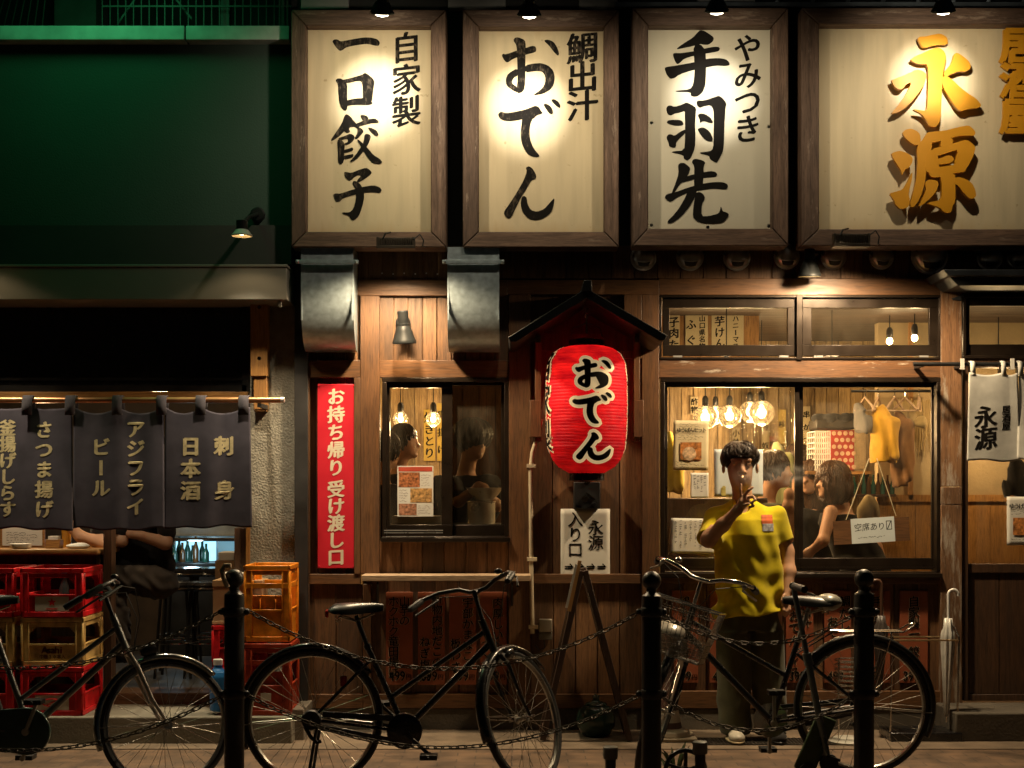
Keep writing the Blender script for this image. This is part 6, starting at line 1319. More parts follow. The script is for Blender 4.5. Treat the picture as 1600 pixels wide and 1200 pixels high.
        def bp(f, y, u): fl = .8 + .2 * u; return b0 + fw * (.02 + f * .27 * fl) + Vector((0, y * .18 * fl, 0)) + up * (-.40 + u * .27)
        for u in [0, .12, .24, .36, .6, .85, 1.0]:
            mb.tube([bp(0, -1, u), bp(1, -1, u), bp(1, 1, u), bp(0, 1, u)], .0022 if u < 1 else .005, 6, True)
        for k in range(15):
            y = -1 + 2 * k / 14; mb.tube([bp(1, y, 1), bp(1, y, 0), bp(0, y, 0), bp(0, y, 1)], .0018, 5)
        for k in range(11):
            f = k / 10; mb.tube([bp(f, -1, 1), bp(f, -1, 0), bp(f, 1, 0), bp(f, 1, 1)], .0018, 5)
        bk = B(mb, 'basket', CHROME, t, True)
        mb = MB()                                                         # fine mesh skirt round the lower half
        for i in range(9):
            u = .02 + .36 * i / 8; mb.tube([bp(0, -1, u), bp(1, -1, u), bp(1, 1, u), bp(0, 1, u)], .0012, 4, True)
        for k in range(40):
            y = -1 + 2 * k / 39; mb.tube([bp(1, y, .38), bp(1, y, 0)], .001, 4)
        for k in range(28):
            f = k / 27
            for y in (-1, 1): mb.tube([bp(f, y, .38), bp(f, y, 0)], .001, 4)
        B(mb, 'mesh_skirt', SPK, bk, True)
        mb = MB(); mb.ball(bp(.5, -.3, .42), .10, 10, (.9, .8, .45)); B(mb, 'rain_cover', mat('silver_cover', (0.45, 0.42, 0.36), .3, .3), bk, True)
    t.location = (( px0 - 800) / s_, Yb, 0); t.rotation_euler = (0, 0, 0 if sgn > 0 else math.pi); return t
b1 = dict(bb=(47, 1140), stem=(165, 930), htop=(176, 962), hbot=(197, 1014), saddle=(-14, 950), stop=(-4, 1000), tt=(33, 1092), tth=(184, 980), dth=(193, 1005), sstay=(4, 1030), crank=1.2, bw=.27)
bicycle('silver grey bicycle with dark chain case and shiny mudguard beside the beer crates', -96, 322, 1, b1, .322, math.radians(28), mat('silver_frame', (0.16, 0.17, 0.165), .3, .6), mat('steel_mudguard', (0.30, 0.32, 0.31), .2, .95), BLACK, 1)
b2 = dict(bb=(633, 1140), stem=(741, 926), htop=(752, 968), hbot=(771, 1016), saddle=(556, 962), stop=(574, 1010), tt=(609, 1091), tth=(757, 987), dth=(765, 1006), sstay=(580, 1030), crank=math.radians(-42), bw=.29)
bicycle('black bicycle with black mudguards and turned front wheel before the serving shelf', 489, 319, 1, b2, .345, math.radians(60), BLACKG, BLACKG, BLACK, 2)
b3 = dict(bb=(1206, 1127), stem=(1096, 906), htop=(1084, 948), hbot=(1066, 1005), saddle=(1264, 950), stop=(1247, 1000), tt=(1225, 1054), tth=(1075, 968), dth=(1072, 988), sstay=(1243, 1020), crank=math.radians(-90), bw=.27)
bicycle('black bicycle with a wire front basket and rear carrier before the smoking man', 1347, 305, -1, b3, .352, math.radians(74), BLACKG, BLACK, CHROME, 3)
# kick scooter leaning by the bicycle
t = thing('kick_scooter', 'folded kick scooter with a grey steering tube and green deck before the rear wheel', 'scooter', P(1285, 1215, -1.9))
SCT = mat('scooter_tube', (0.16, 0.19, 0.20), .3, .7); Ys = -1.92
MB().tube([P(1240, 918, Ys), P(1262, 1030, Ys)], .013, 12).tube([P(1262, 1030, Ys), P(1292, 1180, Ys)], .017, 12).lathe([(.022, -.03), (.022, .03)], P(1262, 1030, Ys), (P(1262, 1030, Ys) - P(1240, 918, Ys)), 14).build('steering_tube', SCT, t)
for y0_, y1_ in ((-.02, -.15), (.02, .15)): MB().tube([P(1240, 916, Ys) + Vector((0, y0_, 0)), P(1248, 918, Ys) + Vector((0, y1_, 0))], .018, 12).build('grip', GRIP, t)
MB().tube([P(1240, 917, Ys) + Vector((0, -.03, 0)), P(1240, 917, Ys) + Vector((0, .03, 0))], .012).tube([P(1246, 921, Ys) + Vector((0, -.1, 0)), P(1268, 929, Ys) + Vector((0, -.08, 0))], .006, 8).build('handlebar', SCT, t)
MB().bar(P(1292, 1120, Ys + .02), P(1255, 1205, Ys + .02), .10, .028, up=(0, 1, 0)).build('deck', mat('green_deck', (0.06, 0.10, 0.04), .5), t, bevel=.006)
for q in ((1295, 1192), (1262, 1206)):
    c = P(*q, Ys); MB().lathe([(.02, -.014), (.042, -.014), (.046, 0), (.042, .014), (.02, .014)], c, 'y', 24).build('wheel', RUB, t)
MB().bar(P(1294, 1182, Ys - .02), P(1312, 1188, Ys - .02), .03, .012).build('brake_flap', BLACK, t)
# ------------------------------------------------------------------ people
SKIN = mat('skin', (0.48, 0.27, 0.165), 0.5, 0, 0.08, 14, spec=.35); SKIN.node_tree.nodes['Principled BSDF'].inputs['Subsurface Weight'].default_value = 0.08
SKIN.node_tree.nodes['Principled BSDF'].inputs['Subsurface Radius'].default_value = (.01, .004, .002)
def hairm(name, col):
    m = mat(name, col, 0.42, 0, 0.4, 60, 0.6, 220, (1, 1, .25), spec=.4); return m
HAIR = hairm('dark_hair', (0.012, 0.008, 0.006)); HAIRD = mat('hair_strand_dark', (0.045, 0.027, 0.016), .45, 0, .4, 30, spec=.35); HAIRS = mat('hair_strand_brown', (0.06, 0.03, 0.015), .45, 0, .4, 30, spec=.35); HAIRB = hairm('brown_hair', (0.05, 0.024, 0.012))
YEL = cloth_mat('yellow_cotton', (0.66, 0.53, 0.014), 700); OLV = cloth_mat('olive_twill', (0.085, 0.082, 0.045), 600); BLKC = cloth_mat('black_cotton', (0.016, 0.015, 0.015), 600)
MY = -0.40; ms = S(MY)
def Q(px, py, dy=0.0): return P(px, py, MY + dy)
man = thing('person', 'person in a yellow t-shirt and loose olive trousers smoking in front of the right window', 'person', Vector((Q(1168, 0).x, MY, 0.006)))
B = Soft((Q(1082, 0).x, MY - .42, 0.02), (Q(1248, 0).x, MY + .20, Q(0, 684).z), .0048)
B.ell(Q(1156, 723, .005), (.076, .094, .103), .02).ell(Q(1157, 744, -.018), (.060, .070, .066), .04).ell(Q(1158, 757, -.052), (.026, .026, .020), .03)
B.cap(Q(1158, 722, -.083), Q(1160, 736, -.104), .009, .0135, .014).ell(Q(1155, 738, -.094), (.009, .010, .007), .01).ell(Q(1164.5, 738, -.094), (.009, .010, .007), .01)
B.cap(Q(1144, 719, -.078), Q(1172, 719, -.080), .010, .010, .02)
for xx in (1146.5, 1170): B.ell(Q(xx, 724.5, -.096), (.017, .013, .009), 0, 's')
for xx in (1147, 1170): B.ell(Q(xx, 724.5, -.079), (.013, .011, .008), .004)
B.ell(Q(1159, 744, -.083), (.022, .014, .0058), .006).ell(Q(1159.2, 748, -.081), (.019, .013, .0062), .006); B.ell(Q(1159, 746.1, -.098), (.018, .006, .0016), 0, 's')
for xx in (1130.5, 1183): B.ell(Q(xx, 732, .01), (.010, .021, .030), .01)
B.cap(Q(1158, 752, .02), Q(1162, 798, .035), .054, .064, .04)
B.stack([(Q(0, 960).z, Q(1170, 0).x, MY, .15, .09), (Q(0, 860).z, Q(1169, 0).x, MY, .15, .09), (Q(0, 805).z, Q(1167, 0).x, MY + .02, .15, .07)], .05)
B.chain([Q(1120, 806, .02), Q(1107, 843, -.15), Q(1130, 820, -.20), Q(1152, 797, -.245)], [.052, .043, .037, .026], .025)          # raised arm
B.chain([Q(1160, 786, -.252), Q(1153, 797, -.245)], [.026, .026], .02)
B.ell(Q(1162.5, 782, -.25), (.027, .016, .036), .02)
def finger(pts, r0, r1=None): B.chain(pts, np.linspace(r0, r1 or r0 * .8, len(pts)), .005)
finger([Q(1157.5, 775, -.252), Q(1157, 766, -.262), Q(1158, 757.5, -.258)], .0092); finger([Q(1163.5, 773, -.256), Q(1170, 766, -.27), Q(1176, 761.5, -.268)], .0092)
finger([Q(1168.5, 777, -.255), Q(1177, 776, -.275), Q(1180, 781, -.29), Q(1175, 785, -.292)], .009); finger([Q(1168.5, 785, -.252), Q(1175, 786, -.272), Q(1177, 790.5, -.282), Q(1171.5, 792.5, -.28)], .0082)
finger([Q(1156, 793, -.252), Q(1162, 789.5, -.275), Q(1170, 787.5, -.29)], .0105, .0085)
B.chain([Q(1212, 806, .01), Q(1229, 862, .02), Q(1233, 893, -.02), Q(1231, 922, -.06)], [.052, .042, .037, .027], .025)           # hanging arm
B.ell(Q(1229, 936, -.075), (.022, .028, .045), .02)
for k, (dx, dz) in enumerate(((-.018, -.05), (-.006, -.058), (.006, -.055), (.016, -.045))):
    p = Q(1229, 940, -.085); finger([p + Vector((dx, 0, -.015)), p + Vector((dx, -.012, dz)), p + Vector((dx - .004, .004, dz - .026))], .0088)
finger([Q(1225, 930, -.09), Q(1222, 938, -.105), Q(1222, 945, -.105)], .0098)
for xx in (1148, 1202): B.chain([Q(xx, 960), Q(xx, 1060), Q(xx, 1140)], [.075, .055, .042], .03)
B.build('body', SKIN, man)
def folds(X, Y, Z):
    z0 = Q(0, 962).z; x0 = Q(1165, 0).x; t = np.clip((Q(0, 800).z - Z) / .55, 0, 1)
    u = (X - x0) * .86 + (Z - z0) * .42
    f = np.sin(u * 46 + 2.4 * np.sin(Z * 8 + 1) + Y * 6) * .0052 + np.sin(u * 27 - 1.2 + 1.5 * np.sin(Z * 5)) * .0028 + np.sin((X - x0) * 70 + 3 * np.sin(Z * 11)) * .0022 + np.sin(Z * 52 + (X - x0) * 22 + 2 * np.sin((X - x0) * 20)) * .003 * t
    return f * (.4 + 1.1 * t)
T = Soft((Q(1080, 0).x, MY - .28, Q(0, 972).z), (Q(1250, 0).x, MY + .22, Q(0, 774).z), .0062)
T.stack([(Q(0, y).z, Q(x, 0).x, MY + dy, rx / ms, ry) for y, x, rx, ry, dy in ((972, 1170, 57.5, .138, 0), (955, 1170, 56, .136, 0), (915, 1170, 54, .130, 0), (870, 1169, 51.5, .124, 0), (835, 1168, 52, .124, 0), (812, 1167, 52, .112, .01), (798, 1165, 44, .092, .02), (788, 1163, 29, .078, .025), (780, 1161, 17, .066, .03))], .03)
T.cap(Q(1119, 808, .015), Q(1106, 852, -.13), .066, .076, .035).cap(Q(1213, 806, .01), Q(1230, 862, .02), .060, .060, .035)
for a, d_ in ((Q(1109, 843, -.105), Q(1105, 850, -.14) - Q(1114, 826, -.05)), (Q(1226, 846, .012), Q(1230, 862, .02) - Q(1216, 810, .01))):
    d_ = d_.normalized(); X, Y, Z = np.meshgrid(*T.ax, indexing='ij', sparse=True); tt = (X - a.x) * d_.x + (Y - a.y) * d_.y + (Z - a.z) * d_.z
    rad = np.sqrt(np.maximum((X - a.x) ** 2 + (Y - a.y) ** 2 + (Z - a.z) ** 2 - tt ** 2, 0)); T.D = np.maximum(T.D, -np.maximum(rad - .098, -tt)).astype(np.float32)
T.wave(folds).cap(Q(1160, 770, -.03), Q(1160.5, 789, -.055), .055, .050, 0, 's')
X, Y, Z = np.meshgrid(*T.ax, indexing='ij', sparse=True); hem = Q(0, 960).z + (X - Q(1170, 0).x) * .10 + .006 * np.sin(X * 30); T.D = np.maximum(T.D, (hem - Z).astype(np.float32))
shirt = T.build('t_shirt', YEL, man)
MB().tube([Q(1160.5 + 19 * math.sin(a), 783 + 6.5 * math.cos(a) + 1.5, .012 - .072 * math.cos(a)) for a in [2 * math.pi * i / 28 for i in range(28)]], .006, 8, True).build('neckband', YEL, shirt)
def front_y(s_, x, z):
    i = int(round((x - s_.ax[0][0]) / s_.h)); k = int(round((z - s_.ax[2][0]) / s_.h)); col = s_.D[i, :, k]; j = int(np.argmax(col < 0)); 
    return s_.ax[1][j] - s_.h * (1 - col[j - 1] / (col[j - 1] - col[j])) + 0.0 if j > 0 else s_.ax[1][0]
def patch(x0, y0, x1, y1, nu, nv):
    def f(u, v): p = Q(x0 + (x1 - x0) * u, y1 + (y0 - y1) * v); fy = np.mean([front_y(T, p.x + a, p.z + b) for a in (-.006, 0, .006) for b in (-.006, 0, .006)]); return Vector((p.x, fy - .0035, p.z))
    return f
MB().grid(patch(1186, 804, 1204, 817.5, 14, 10), 14, 10).build('chest_print', mat('coral_print', (0.62, 0.13, 0.03), .8, 0, .1, 30), shirt, angle=180)
MB().grid(patch(1187, 817.5, 1205, 829, 14, 10), 14, 10).build('chest_print', mat('grey_blue_print', (0.33, 0.33, 0.34), .8, 0, .6, 45), shirt, angle=180)
G = Soft((Q(1105, 0).x, MY - .24, Q(0, 1152).z), (Q(1242, 0).x, MY + .22, Q(0, 930).z), .0068)
G.stack([(Q(0, 940).z, Q(1169, 0).x, MY, 49 / ms, .118), (Q(0, 985).z, Q(1171, 0).x, MY + .01, 52 / ms, .13)], .03)
G.stack([(Q(0, y).z, Q(x, 0).x, MY + .005, r / ms, ry) for y, x, r, ry in ((985, 1146, 28, .12), (1040, 1147, 26.5, .112), (1090, 1147, 25.5, .108), (1132, 1149, 23.5, .105), (1146, 1149, 22, .10))], .02)
G.stack([(Q(0, y).z, Q(x, 0).x, MY + .02, r / ms, ry) for y, x, r, ry in ((985, 1197, 28, .12), (1040, 1200, 27, .112), (1090, 1203, 26, .108), (1132, 1205, 24.5, .105), (1145, 1206, 23, .10))], .012)
def tfold(X, Y, Z): a = np.sin(Z * 38 + np.sin(X * 40) * 1.8 + Y * 9) * .0045 * np.clip((.5 - Z) / .4, 0, 1) + np.sin((X * 34) + 2.2 * np.sin(Z * 6)) * .004 + np.sin(Z * 17 + X * 12) * .003; return a
G.wave(tfold).build('trousers', OLV, man)
H = Soft((Q(1112, 0).x, MY - .17, Q(0, 752).z), (Q(1200, 0).x, MY + .17, Q(0, 674).z), .0042)
H.ell(Q(1156, 718, .022), (.092, .104, .097), .01).ell(Q(1157, 708, .0), (.086, .092, .066), .03)
H.ell(Q(1158, 757, -.08), (.068, .085, .128), 0, 's').ell(Q(1158, 782, .02), (.14, .2, .13), 0, 's')
H.ell(Q(1131, 717, -.01), (.022, .050, .045), .02).ell(Q(1182, 713, .0), (.020, .050, .040), .02)
H.below(Q(0, 731).z); hr = H.build('hair', HAIR, man, 3)
mb = MB(); hc = Q(1156, 719, .012); hair_strands(mb, hc, (.093, .106, .100), (-.15, -1), 2200, 5, 75, 84, 108, (.96, 1.09), .0028, sweep=.45, spike=.14, spread=1.6); mb.build('hair_strands', HAIRD, hr, angle=180, fix=False)
def shoe(px, py, col, label=None):
    p = Q(px, py, -.03); p.z = .006; s_ = Soft((p.x - .075, p.y - .20, 0), (p.x + .075, p.y + .16, .14), .006)
    s_.ell(p + Vector((0, -.10, .035)), (.047, .072, .034), .03).ell(p + Vector((0, .02, .05)), (.045, .10, .052), .03).cap(p + Vector((0, .05, .06)), p + Vector((0, .05, .11)), .04, .044, .03); s_.below(.012)
    o = s_.build('shoe', col, man); sl = Soft((p.x - .08, p.y - .21, -.01), (p.x + .08, p.y + .17, .05), .006); sl.ell(p + Vector((0, -.03, .014)), (.054, .15, .016), 0); sl.build('sole', PAPERY if col is not BLKC else BLACK, o); return o
shoe(1147, 1150, mat('white_trainer', (0.50, 0.46, 0.38), .5)); shoe(1212, 1150, BLKC)
t = thing('cigarette', 'lit white cigarette between the lips of the smoking man', 'cigarette', Q(1160, 746, -.10)); a, b_ = Q(1159.5, 746, -.094), Q(1160.5, 744.5, -.165)
MB().tube([a, b_], .004, 10).build('paper_tube', PAPER, t); MB().tube([b_, b_ + (b_ - a) * .09], .0042, 10).build('ember', emission('ember', (1.0, 0.42, 0.15), 6), t)
# cigarette smoke drifting to the right
def smoke_mat(dn, sc_, seed):
    m = bpy.data.materials.new('smoke'); m.use_nodes = True; N = m.node_tree.nodes; L = m.node_tree.links; N.remove(N['Principled BSDF'])
    v = N.new('ShaderNodeVolumePrincipled'); v.inputs['Color'].default_value = (.85, .83, .8, 1); v.inputs['Anisotropy'].default_value = .2
    tc = N.new('ShaderNodeTexCoord'); n = N.new('ShaderNodeTexNoise'); n.inputs['Scale'].default_value = sc_; n.inputs['Detail'].default_value = 4; n.inputs['Distortion'].default_value = 1.6
    mp = N.new('ShaderNodeMapping'); mp.inputs['Location'].default_value = (seed, seed * .7, 0); L.new(tc.outputs['Object'], mp.inputs[0]); L.new(mp.outputs[0], n.inputs['Vector'])
    sp = N.new('ShaderNodeVectorMath'); sp.operation = 'LENGTH'; m0 = N.new('ShaderNodeMapping'); m0.inputs['Location'].default_value = (-1, -1, -1); m0.inputs['Scale'].default_value = (2, 2, 2); L.new(tc.outputs['Generated'], m0.inputs[0]); L.new(m0.outputs[0], sp.inputs[0])
    r = ramp(N, [(0.2, (1, 1, 1)), (0.95, (0, 0, 0))]); L.new(sp.outputs['Value'], r.inputs[0]); r2 = ramp(N, [(0.42, (0, 0, 0)), (0.72, (1, 1, 1))]); L.new(n.outputs['Fac'], r2.inputs[0])
    mu = N.new('ShaderNodeMath'); mu.operation = 'MULTIPLY'; L.new(r.outputs[0], mu.inputs[0]); L.new(r2.outputs[0], mu.inputs[1]); m2 = N.new('ShaderNodeMath'); m2.operation = 'MULTIPLY'; L.new(mu.outputs[0], m2.inputs[0]); m2.inputs[1].default_value = dn
    L.new(m2.outputs[0], v.inputs['Density']); L.new(v.outputs[0], N['Material Output'].inputs['Volume']); return m
for px, py, dy, r, sq, dn, sd in ((1225, 742, -.02, .17, (1, .55, .5), 6.5, 1.3), (1166, 742, -.24, .10, (1.1, .6, .85), 5, 4.1)):
    o = MB().ball(Q(px, py, dy), r, 12, sq).build('smoke', smoke_mat(dn, 11, sd)); tag(o, 'thin grey cigarette smoke drifting beside the head of the smoking man' if px > 1200 else 'thin cigarette smoke in front of the mouth of the smoking man', 'smoke', kind='stuff')
# ---- people seen through the windows
def bust(px, py, Y, face, label, hair='bob', hm=HAIR, cloth=BLKC, sw=.19, lean=(0, 0), down=.75, arms=(), sleeves=True, h=.0085, name='person', top=None):
    C = P(px, py, Y); f = Vector((face[0], face[1], 0)).normalized(); ln = Vector((lean[0], lean[1], 0))
    t = thing(name, label, 'person', Vector((C.x, C.y, C.z - down - .2)))
    ext = .34; pts = [p for a in arms for p in a]; xs = [C.x - ext, C.x + ext] + [p[0] for p in pts]; ys = [C.y - ext, C.y + ext] + [p[1] for p in pts]; zs = [C.z - down - .12, C.z + .16] + [p[2] for p in pts]
    s_ = Soft((min(xs) - .08, min(ys) - .08, min(zs) - .08), (max(xs) + .08, max(ys) + .08, max(zs) + .08), h)
    s_.ell(C, (.082, .086, .108), .02).ell(C + f * .032 + Vector((0, 0, -.045)), (.062, .062, .070), .03).cap(C + f * .082 + Vector((0, 0, -.005)), C + f * .104 + Vector((0, 0, -.03)), .010, .014, .012).ell(C + f * .083 + Vector((0, 0, -.058)), (.017, .017, .010), .012).ell(C + f * .07 + Vector((0, 0, -.095)), (.026, .026, .02), .02).cap(C + f * .072 + Vector((0, 0, .018)), C + f * .06 + Vector((0, 0, .018)), .02, .02, .02)
    sd = Vector((-f.y, f.x, 0))
    for k in (1, -1): s_.ell(C + sd * .080 * k + Vector((0, 0, -.02)) - f * .008, (.016, .016, .028), .01)
    nb = C + Vector((0, 0, -.20)) - f * .045 + ln * .2; s_.cap(C + Vector((0, 0, -.06)) - f * .015, nb, .052, .056, .03)
    zsh = C.z - .235; base = nb + ln
    s_.stack([(zsh, nb.x, nb.y, sw * .8, .07), (zsh - .2, (nb.x + base.x) / 2, (nb.y + base.y) / 2, sw * .9, .095), (C.z - down, base.x, base.y, sw * .85, .10)], .06)
    for a in arms: s_.chain(a, np.linspace(.048, .027, len(a)), .025); s_.ell(a[-1], (.035, .035, .042), .02)
    s_.build('body', SKIN, t)
    c_ = Soft((C.x - ext - abs(lean[0]), C.y - ext - abs(lean[1]), C.z - down - .05), (C.x + ext + abs(lean[0]), C.y + ext + abs(lean[1]), C.z - .1), h)
    c_.stack([(zsh + .012, nb.x, nb.y, sw * .86, .085), (zsh - .05, nb.x, nb.y, sw * 1.0, .108), (zsh - .25, (nb.x + base.x) / 2, (nb.y + base.y) / 2, sw * .98, .118), (C.z - down, base.x, base.y, sw * .96, .125)], .05)
    if sleeves:
        for a in arms: c_.cap(a[0], Vector(a[0]).lerp(Vector(a[1]), .8), .066, .062, .03)
    c_.cap(nb + Vector((0, 0, .1)), nb + Vector((0, 0, -.015)), .062, .06, 0, 's').wave(lambda X, Y_, Z: .004 * np.sin(Z * 30 + X * 22 + 2 * np.sin(X * 18)) + .003 * np.sin(X * 40 - Z * 13)); c_.build('top', cloth, t)
    hh = Soft((C.x - .21, C.y - .21, C.z - .30), (C.x + .21, C.y + .21, C.z + .20), h * .75)
    if hair == 'bob': hh.ell(C - f * .014 + Vector((0, 0, .0)), (.122, .122, .135), .02).ell(C - f * .02 + Vector((0, 0, -.07)), (.118, .118, .10), .05).ell(C + f * .12 + Vector((0, 0, -.06)), (.07, .07, .105), 0, 's').ell(C + Vector((0, 0, -.24)), (.2, .2, .085), 0, 's')
    elif hair == 'long': hh.ell(C - f * .012 + Vector((0, 0, .008)), (.108, .108, .125), .02).cap(C - f * .05, C - f * .06 + Vector((0, 0, -.24)), .10, .085, .04).ell(C + f * .115 + Vector((0, 0, -.05)), (.078, .078, .10), 0, 's')
    elif hair == 'bun': hh.ell(C - f * .010 + Vector((0, 0, .012)), (.098, .098, .115), .02).ell(C - f * .13 + Vector((0, 0, -.02)), (.05, .05, .055), .03).ell(C + f * .085 + Vector((0, 0, -.065)), (.095, .095, .10), 0, 's')
    else: hh.ell(C - f * .012 + Vector((0, 0, .022)), (.105, .105, .115), .02).ell(C + f * .10 + Vector((0, 0, -.055)), (.085, .085, .10), 0, 's').ell(C + Vector((0, 0, -.17)), (.16, .16, .10), 0, 's')
    if top: hh.ell(C + Vector((0, 0, .05)), top, .03)
    hh.wave(lambda X, Y_, Z: .004 * np.sin(np.arctan2(Y_ - C.y, X - C.x) * 17 + Z * 26) + .0025 * np.sin(np.arctan2(Y_ - C.y, X - C.x) * 34 - Z * 40)); ho = hh.build('hair', hm, t)
    kw = {'bob': dict(r=(.116, .116, .128), front=88, side=128, back=140), 'long': dict(r=(.106, .106, .122), front=88, side=135, back=150), 'bun': dict(r=(.094, .094, .112), front=70, side=95, back=118), 'short': dict(r=(.101, .101, .114), front=82, side=105, back=118)}[hair]
    hair_strands(MB(), C - f * .012 + Vector((0, 0, .008 if hair != 'short' else .018)), kw['r'], f, 420, int(px), kw['front'], kw['side'], kw['back'], (.99, 1.06 if not top else 1.22), .0042, sweep=.3).build('hair_strands', HAIRS if hm is HAIRB else HAIRD, ho, angle=180, fix=False); return t
def wp(px, py, Y): return P(px, py, Y)
bust(1300, 752, 1.15, (-1, -.25), 'woman with a brown bob and black sleeveless top bending left at the window table', 'bob', HAIRB, BLKC, .18, (.20, 0), .78, ([wp(1298, 800, 1.05), wp(1286, 845, .95), wp(1262, 866, 1.0)],), False)
bust(1270, 747, 1.75, (-.7, -.7), 'woman with long brown fringed hair facing out behind the woman in black', 'long', HAIRB, BLKC, .17, (0, 0), .62)
bust(1246, 722, 2.1, (-.4, -1), 'person with short black hair at the back of the window table', 'short', HAIR, BLKC, .19)
t_ = bust(1212, 735, 1.0, (.9, -.3), 'seated person with dark hair hidden behind the smoking man, hands clasped', 'short', HAIR, OLV, .19, (-.1, 0), .6, ([wp(1200, 800, .9), wp(1222, 832, .85), wp(1231, 790, .80), wp(1233, 772, .80)], [wp(1205, 805, .95), wp(1232, 838, .92), wp(1236, 795, .83), wp(1236, 778, .83)]), True)
bust(632, 690, 1.25, (1, -.25), 'waitress with tied black hair and black shirt seen from the side in the small window', 'bun', HAIR, BLKC, .18, (0, 0), .7)
bust(603, 705, 1.0, (.6, .8), 'person with dark hair at the left edge of the small window', 'short', HAIR, BLKC, .18)
bust(738, 690, .72, (.55, -.65), 'cook with bushy black hair and black clothes bending over a bowl in the small window', 'short', HAIR, BLKC, .24, (-.06, 0), .62, ([wp(708, 760, .62), wp(716, 783, .45), wp(748, 762, .42)], [wp(762, 760, .7), wp(776, 790, .5), wp(757, 766, .42)]), True, top=(.135, .135, .11))
t = thing('brown_partition', 'brown board partition behind the cook in the right pane', 'partition', P(755, 900, 1.15)); mb = MB(); planks(mb, 697, 480, 800, 960, 26, 1.15); mb.build('boards', W_FAC, t)
# ------------------------------------------------------------------ things inside the main shop
CLEAR = glass('bulb_glass', (.93, .88, .78), .05)
_n = CLEAR.node_tree.nodes; _l = CLEAR.node_tree.links; _t = _n.new('ShaderNodeBsdfTranslucent'); _t.inputs[0].default_value = (.9, .8, .62, 1); _m = _n.new('ShaderNodeMixShader'); _m.inputs[0].default_value = .05; _s = _n['Material Output'].inputs[0].links[0].from_socket; _l.new(_s, _m.inputs[1]); _l.new(_t.outputs[0], _m.inputs[2]); _l.new(_m.outputs[0], _n['Material Output'].inputs[0])
def globe(px, py, Y, rpx, label, w_, cord_top=CZ, small=False):
    c = P(px, py, Y); r = rpx / S(Y); t = thing('pendant_lamp', label, 'lamp', c, 'pendant lamps in the tavern')
    if not small: MB().ball(c, r, 14).build('glass_globe', CLEAR, t)
    MB().ball(c, r * (.36 if not small else .9), 10, (1, 1, 1.15)).build('bulb', emission('hot_bulb', (1.0, 0.66, 0.30), 34), t)
    MB().lathe([(.018, 0), (.022, .01), (.022, .05), (.012, .07)], c + Vector((0, 0, r * (.9))), 'z', 14).build('socket', BLACK, t); MB().tube([c + Vector((0, 0, r + .05)), Vector((c.x, c.y, cord_top))], .004, 6).build('cord', BLACK, t)
    point('pendant_light', c - Vector((0, .0, r * 1.15 if not small else r * 1.2)), w_ * 1.8, (1.0, 0.68, 0.34), .04, t)
globe(626, 655, 1.45, 12, 'left glass globe lamp above the waitress in the small window', 12); globe(677, 655, 1.45, 12, 'right glass globe lamp in the left pane of the small window', 12)
globe(1102, 652, 1.0, 19, 'glass globe lamp behind the framed food poster', 15); globe(1140, 650, 1.35, 18, 'glass globe lamp above the hair of the smoking man, middle one', 15); globe(1190, 645, 1.2, 20, 'glass globe lamp above the smoking man, nearest the window mullion', 18)
globe(1390, 533, .9, 5.5, 'small bare bulb in the transom window, lower one', 2.5, CZ, True); globe(1429, 528, .8, 5.5, 'small bare bulb in the transom window beside the frame, upper one', 2.5, CZ, True)
globe(1118, 648, 1.9, 15, 'glass globe lamp between the two left ones, farther back', 12); globe(1172, 643, 1.75, 17, 'glass globe lamp beside the one nearest the mullion, farther back', 12)
globe(1135, 578, .42, 6, 'added bare bulb, unseen behind the scuffed beam, lighting the transom menu cards', 6, CZ, True); globe(1300, 578, .60, 6, 'second added bare bulb, unseen behind the scuffed beam, brightening the window table', 5, CZ, True)  # unseen bulbs added to brighten the menu cards and the seated women
globe(1560, 640, 2.2 - 1.2, 8, 'bare bulb behind the white door curtain', 14, CZ, True)
globe(740, 560, 1.9, 10, 'bulb above the cook, hidden by the window head', 8, CZ, True)
def strip(px0, py0, px1, py1, Y, text, label, m, red=False, grp='paper menu strips on the tavern walls', n=None):
    t = thing('menu_strip', label, 'menu', P((px0 + px1) / 2, py1, Y), grp); MB().pbox(px0, py0, px1, py1, Y, Y + .004).build('paper', m, t); mb = MB(); cols = text.split('/'); wd_ = (px1 - px0) / len(cols)
    for i, c_ in enumerate(cols[::-1]):
        p_ = (py1 - py0) / (len(c_) + .3); put_column(mb, c_, px0 + wd_ * (i + .5), py0 + p_ * .65, p_, min(p_, wd_) * .95, flat(Y - .002), nib=.03, slope=.1)
    mb.build('lettering', mat('red_ink', (.35, .03, .02), .6) if red else INK, t, smooth=False); return t
bd = P(1036, 545, .92); t = thing('notice_board', 'brown board behind the left transom pane carrying three menu cards', 'board', bd); MB().pbox(1030, 470, 1186, 560, .92, .94).build('board', W_GOLD, t)
strip(1044, 492, 1062, 550, .90, '子肉た', 'menu card cut by the left edge of the transom pane', PAPERY); strip(1071, 491, 1106, 548, .90, '山口県名物/ふぐ', 'cream menu card with ふぐ and 山口県名物 behind the transom', PAPERY); strip(1112, 491, 1162, 548, .90, 'ハニーマス/芋けん', 'wider yellowed menu card with 芋けん behind the transom', PAPERY)
YST = mat('yellow_strip', (0.62, 0.44, 0.08), .7, 0, .1, 8)
strip(662, 640, 680, 720, 2.64, '焼きとり', 'yellow menu strip with black writing behind the waitress head', YST); strip(683, 630, 698, 720, 2.64, '唐揚げ', 'yellow menu strip beside the sash bar of the small window', YST)
k = 0
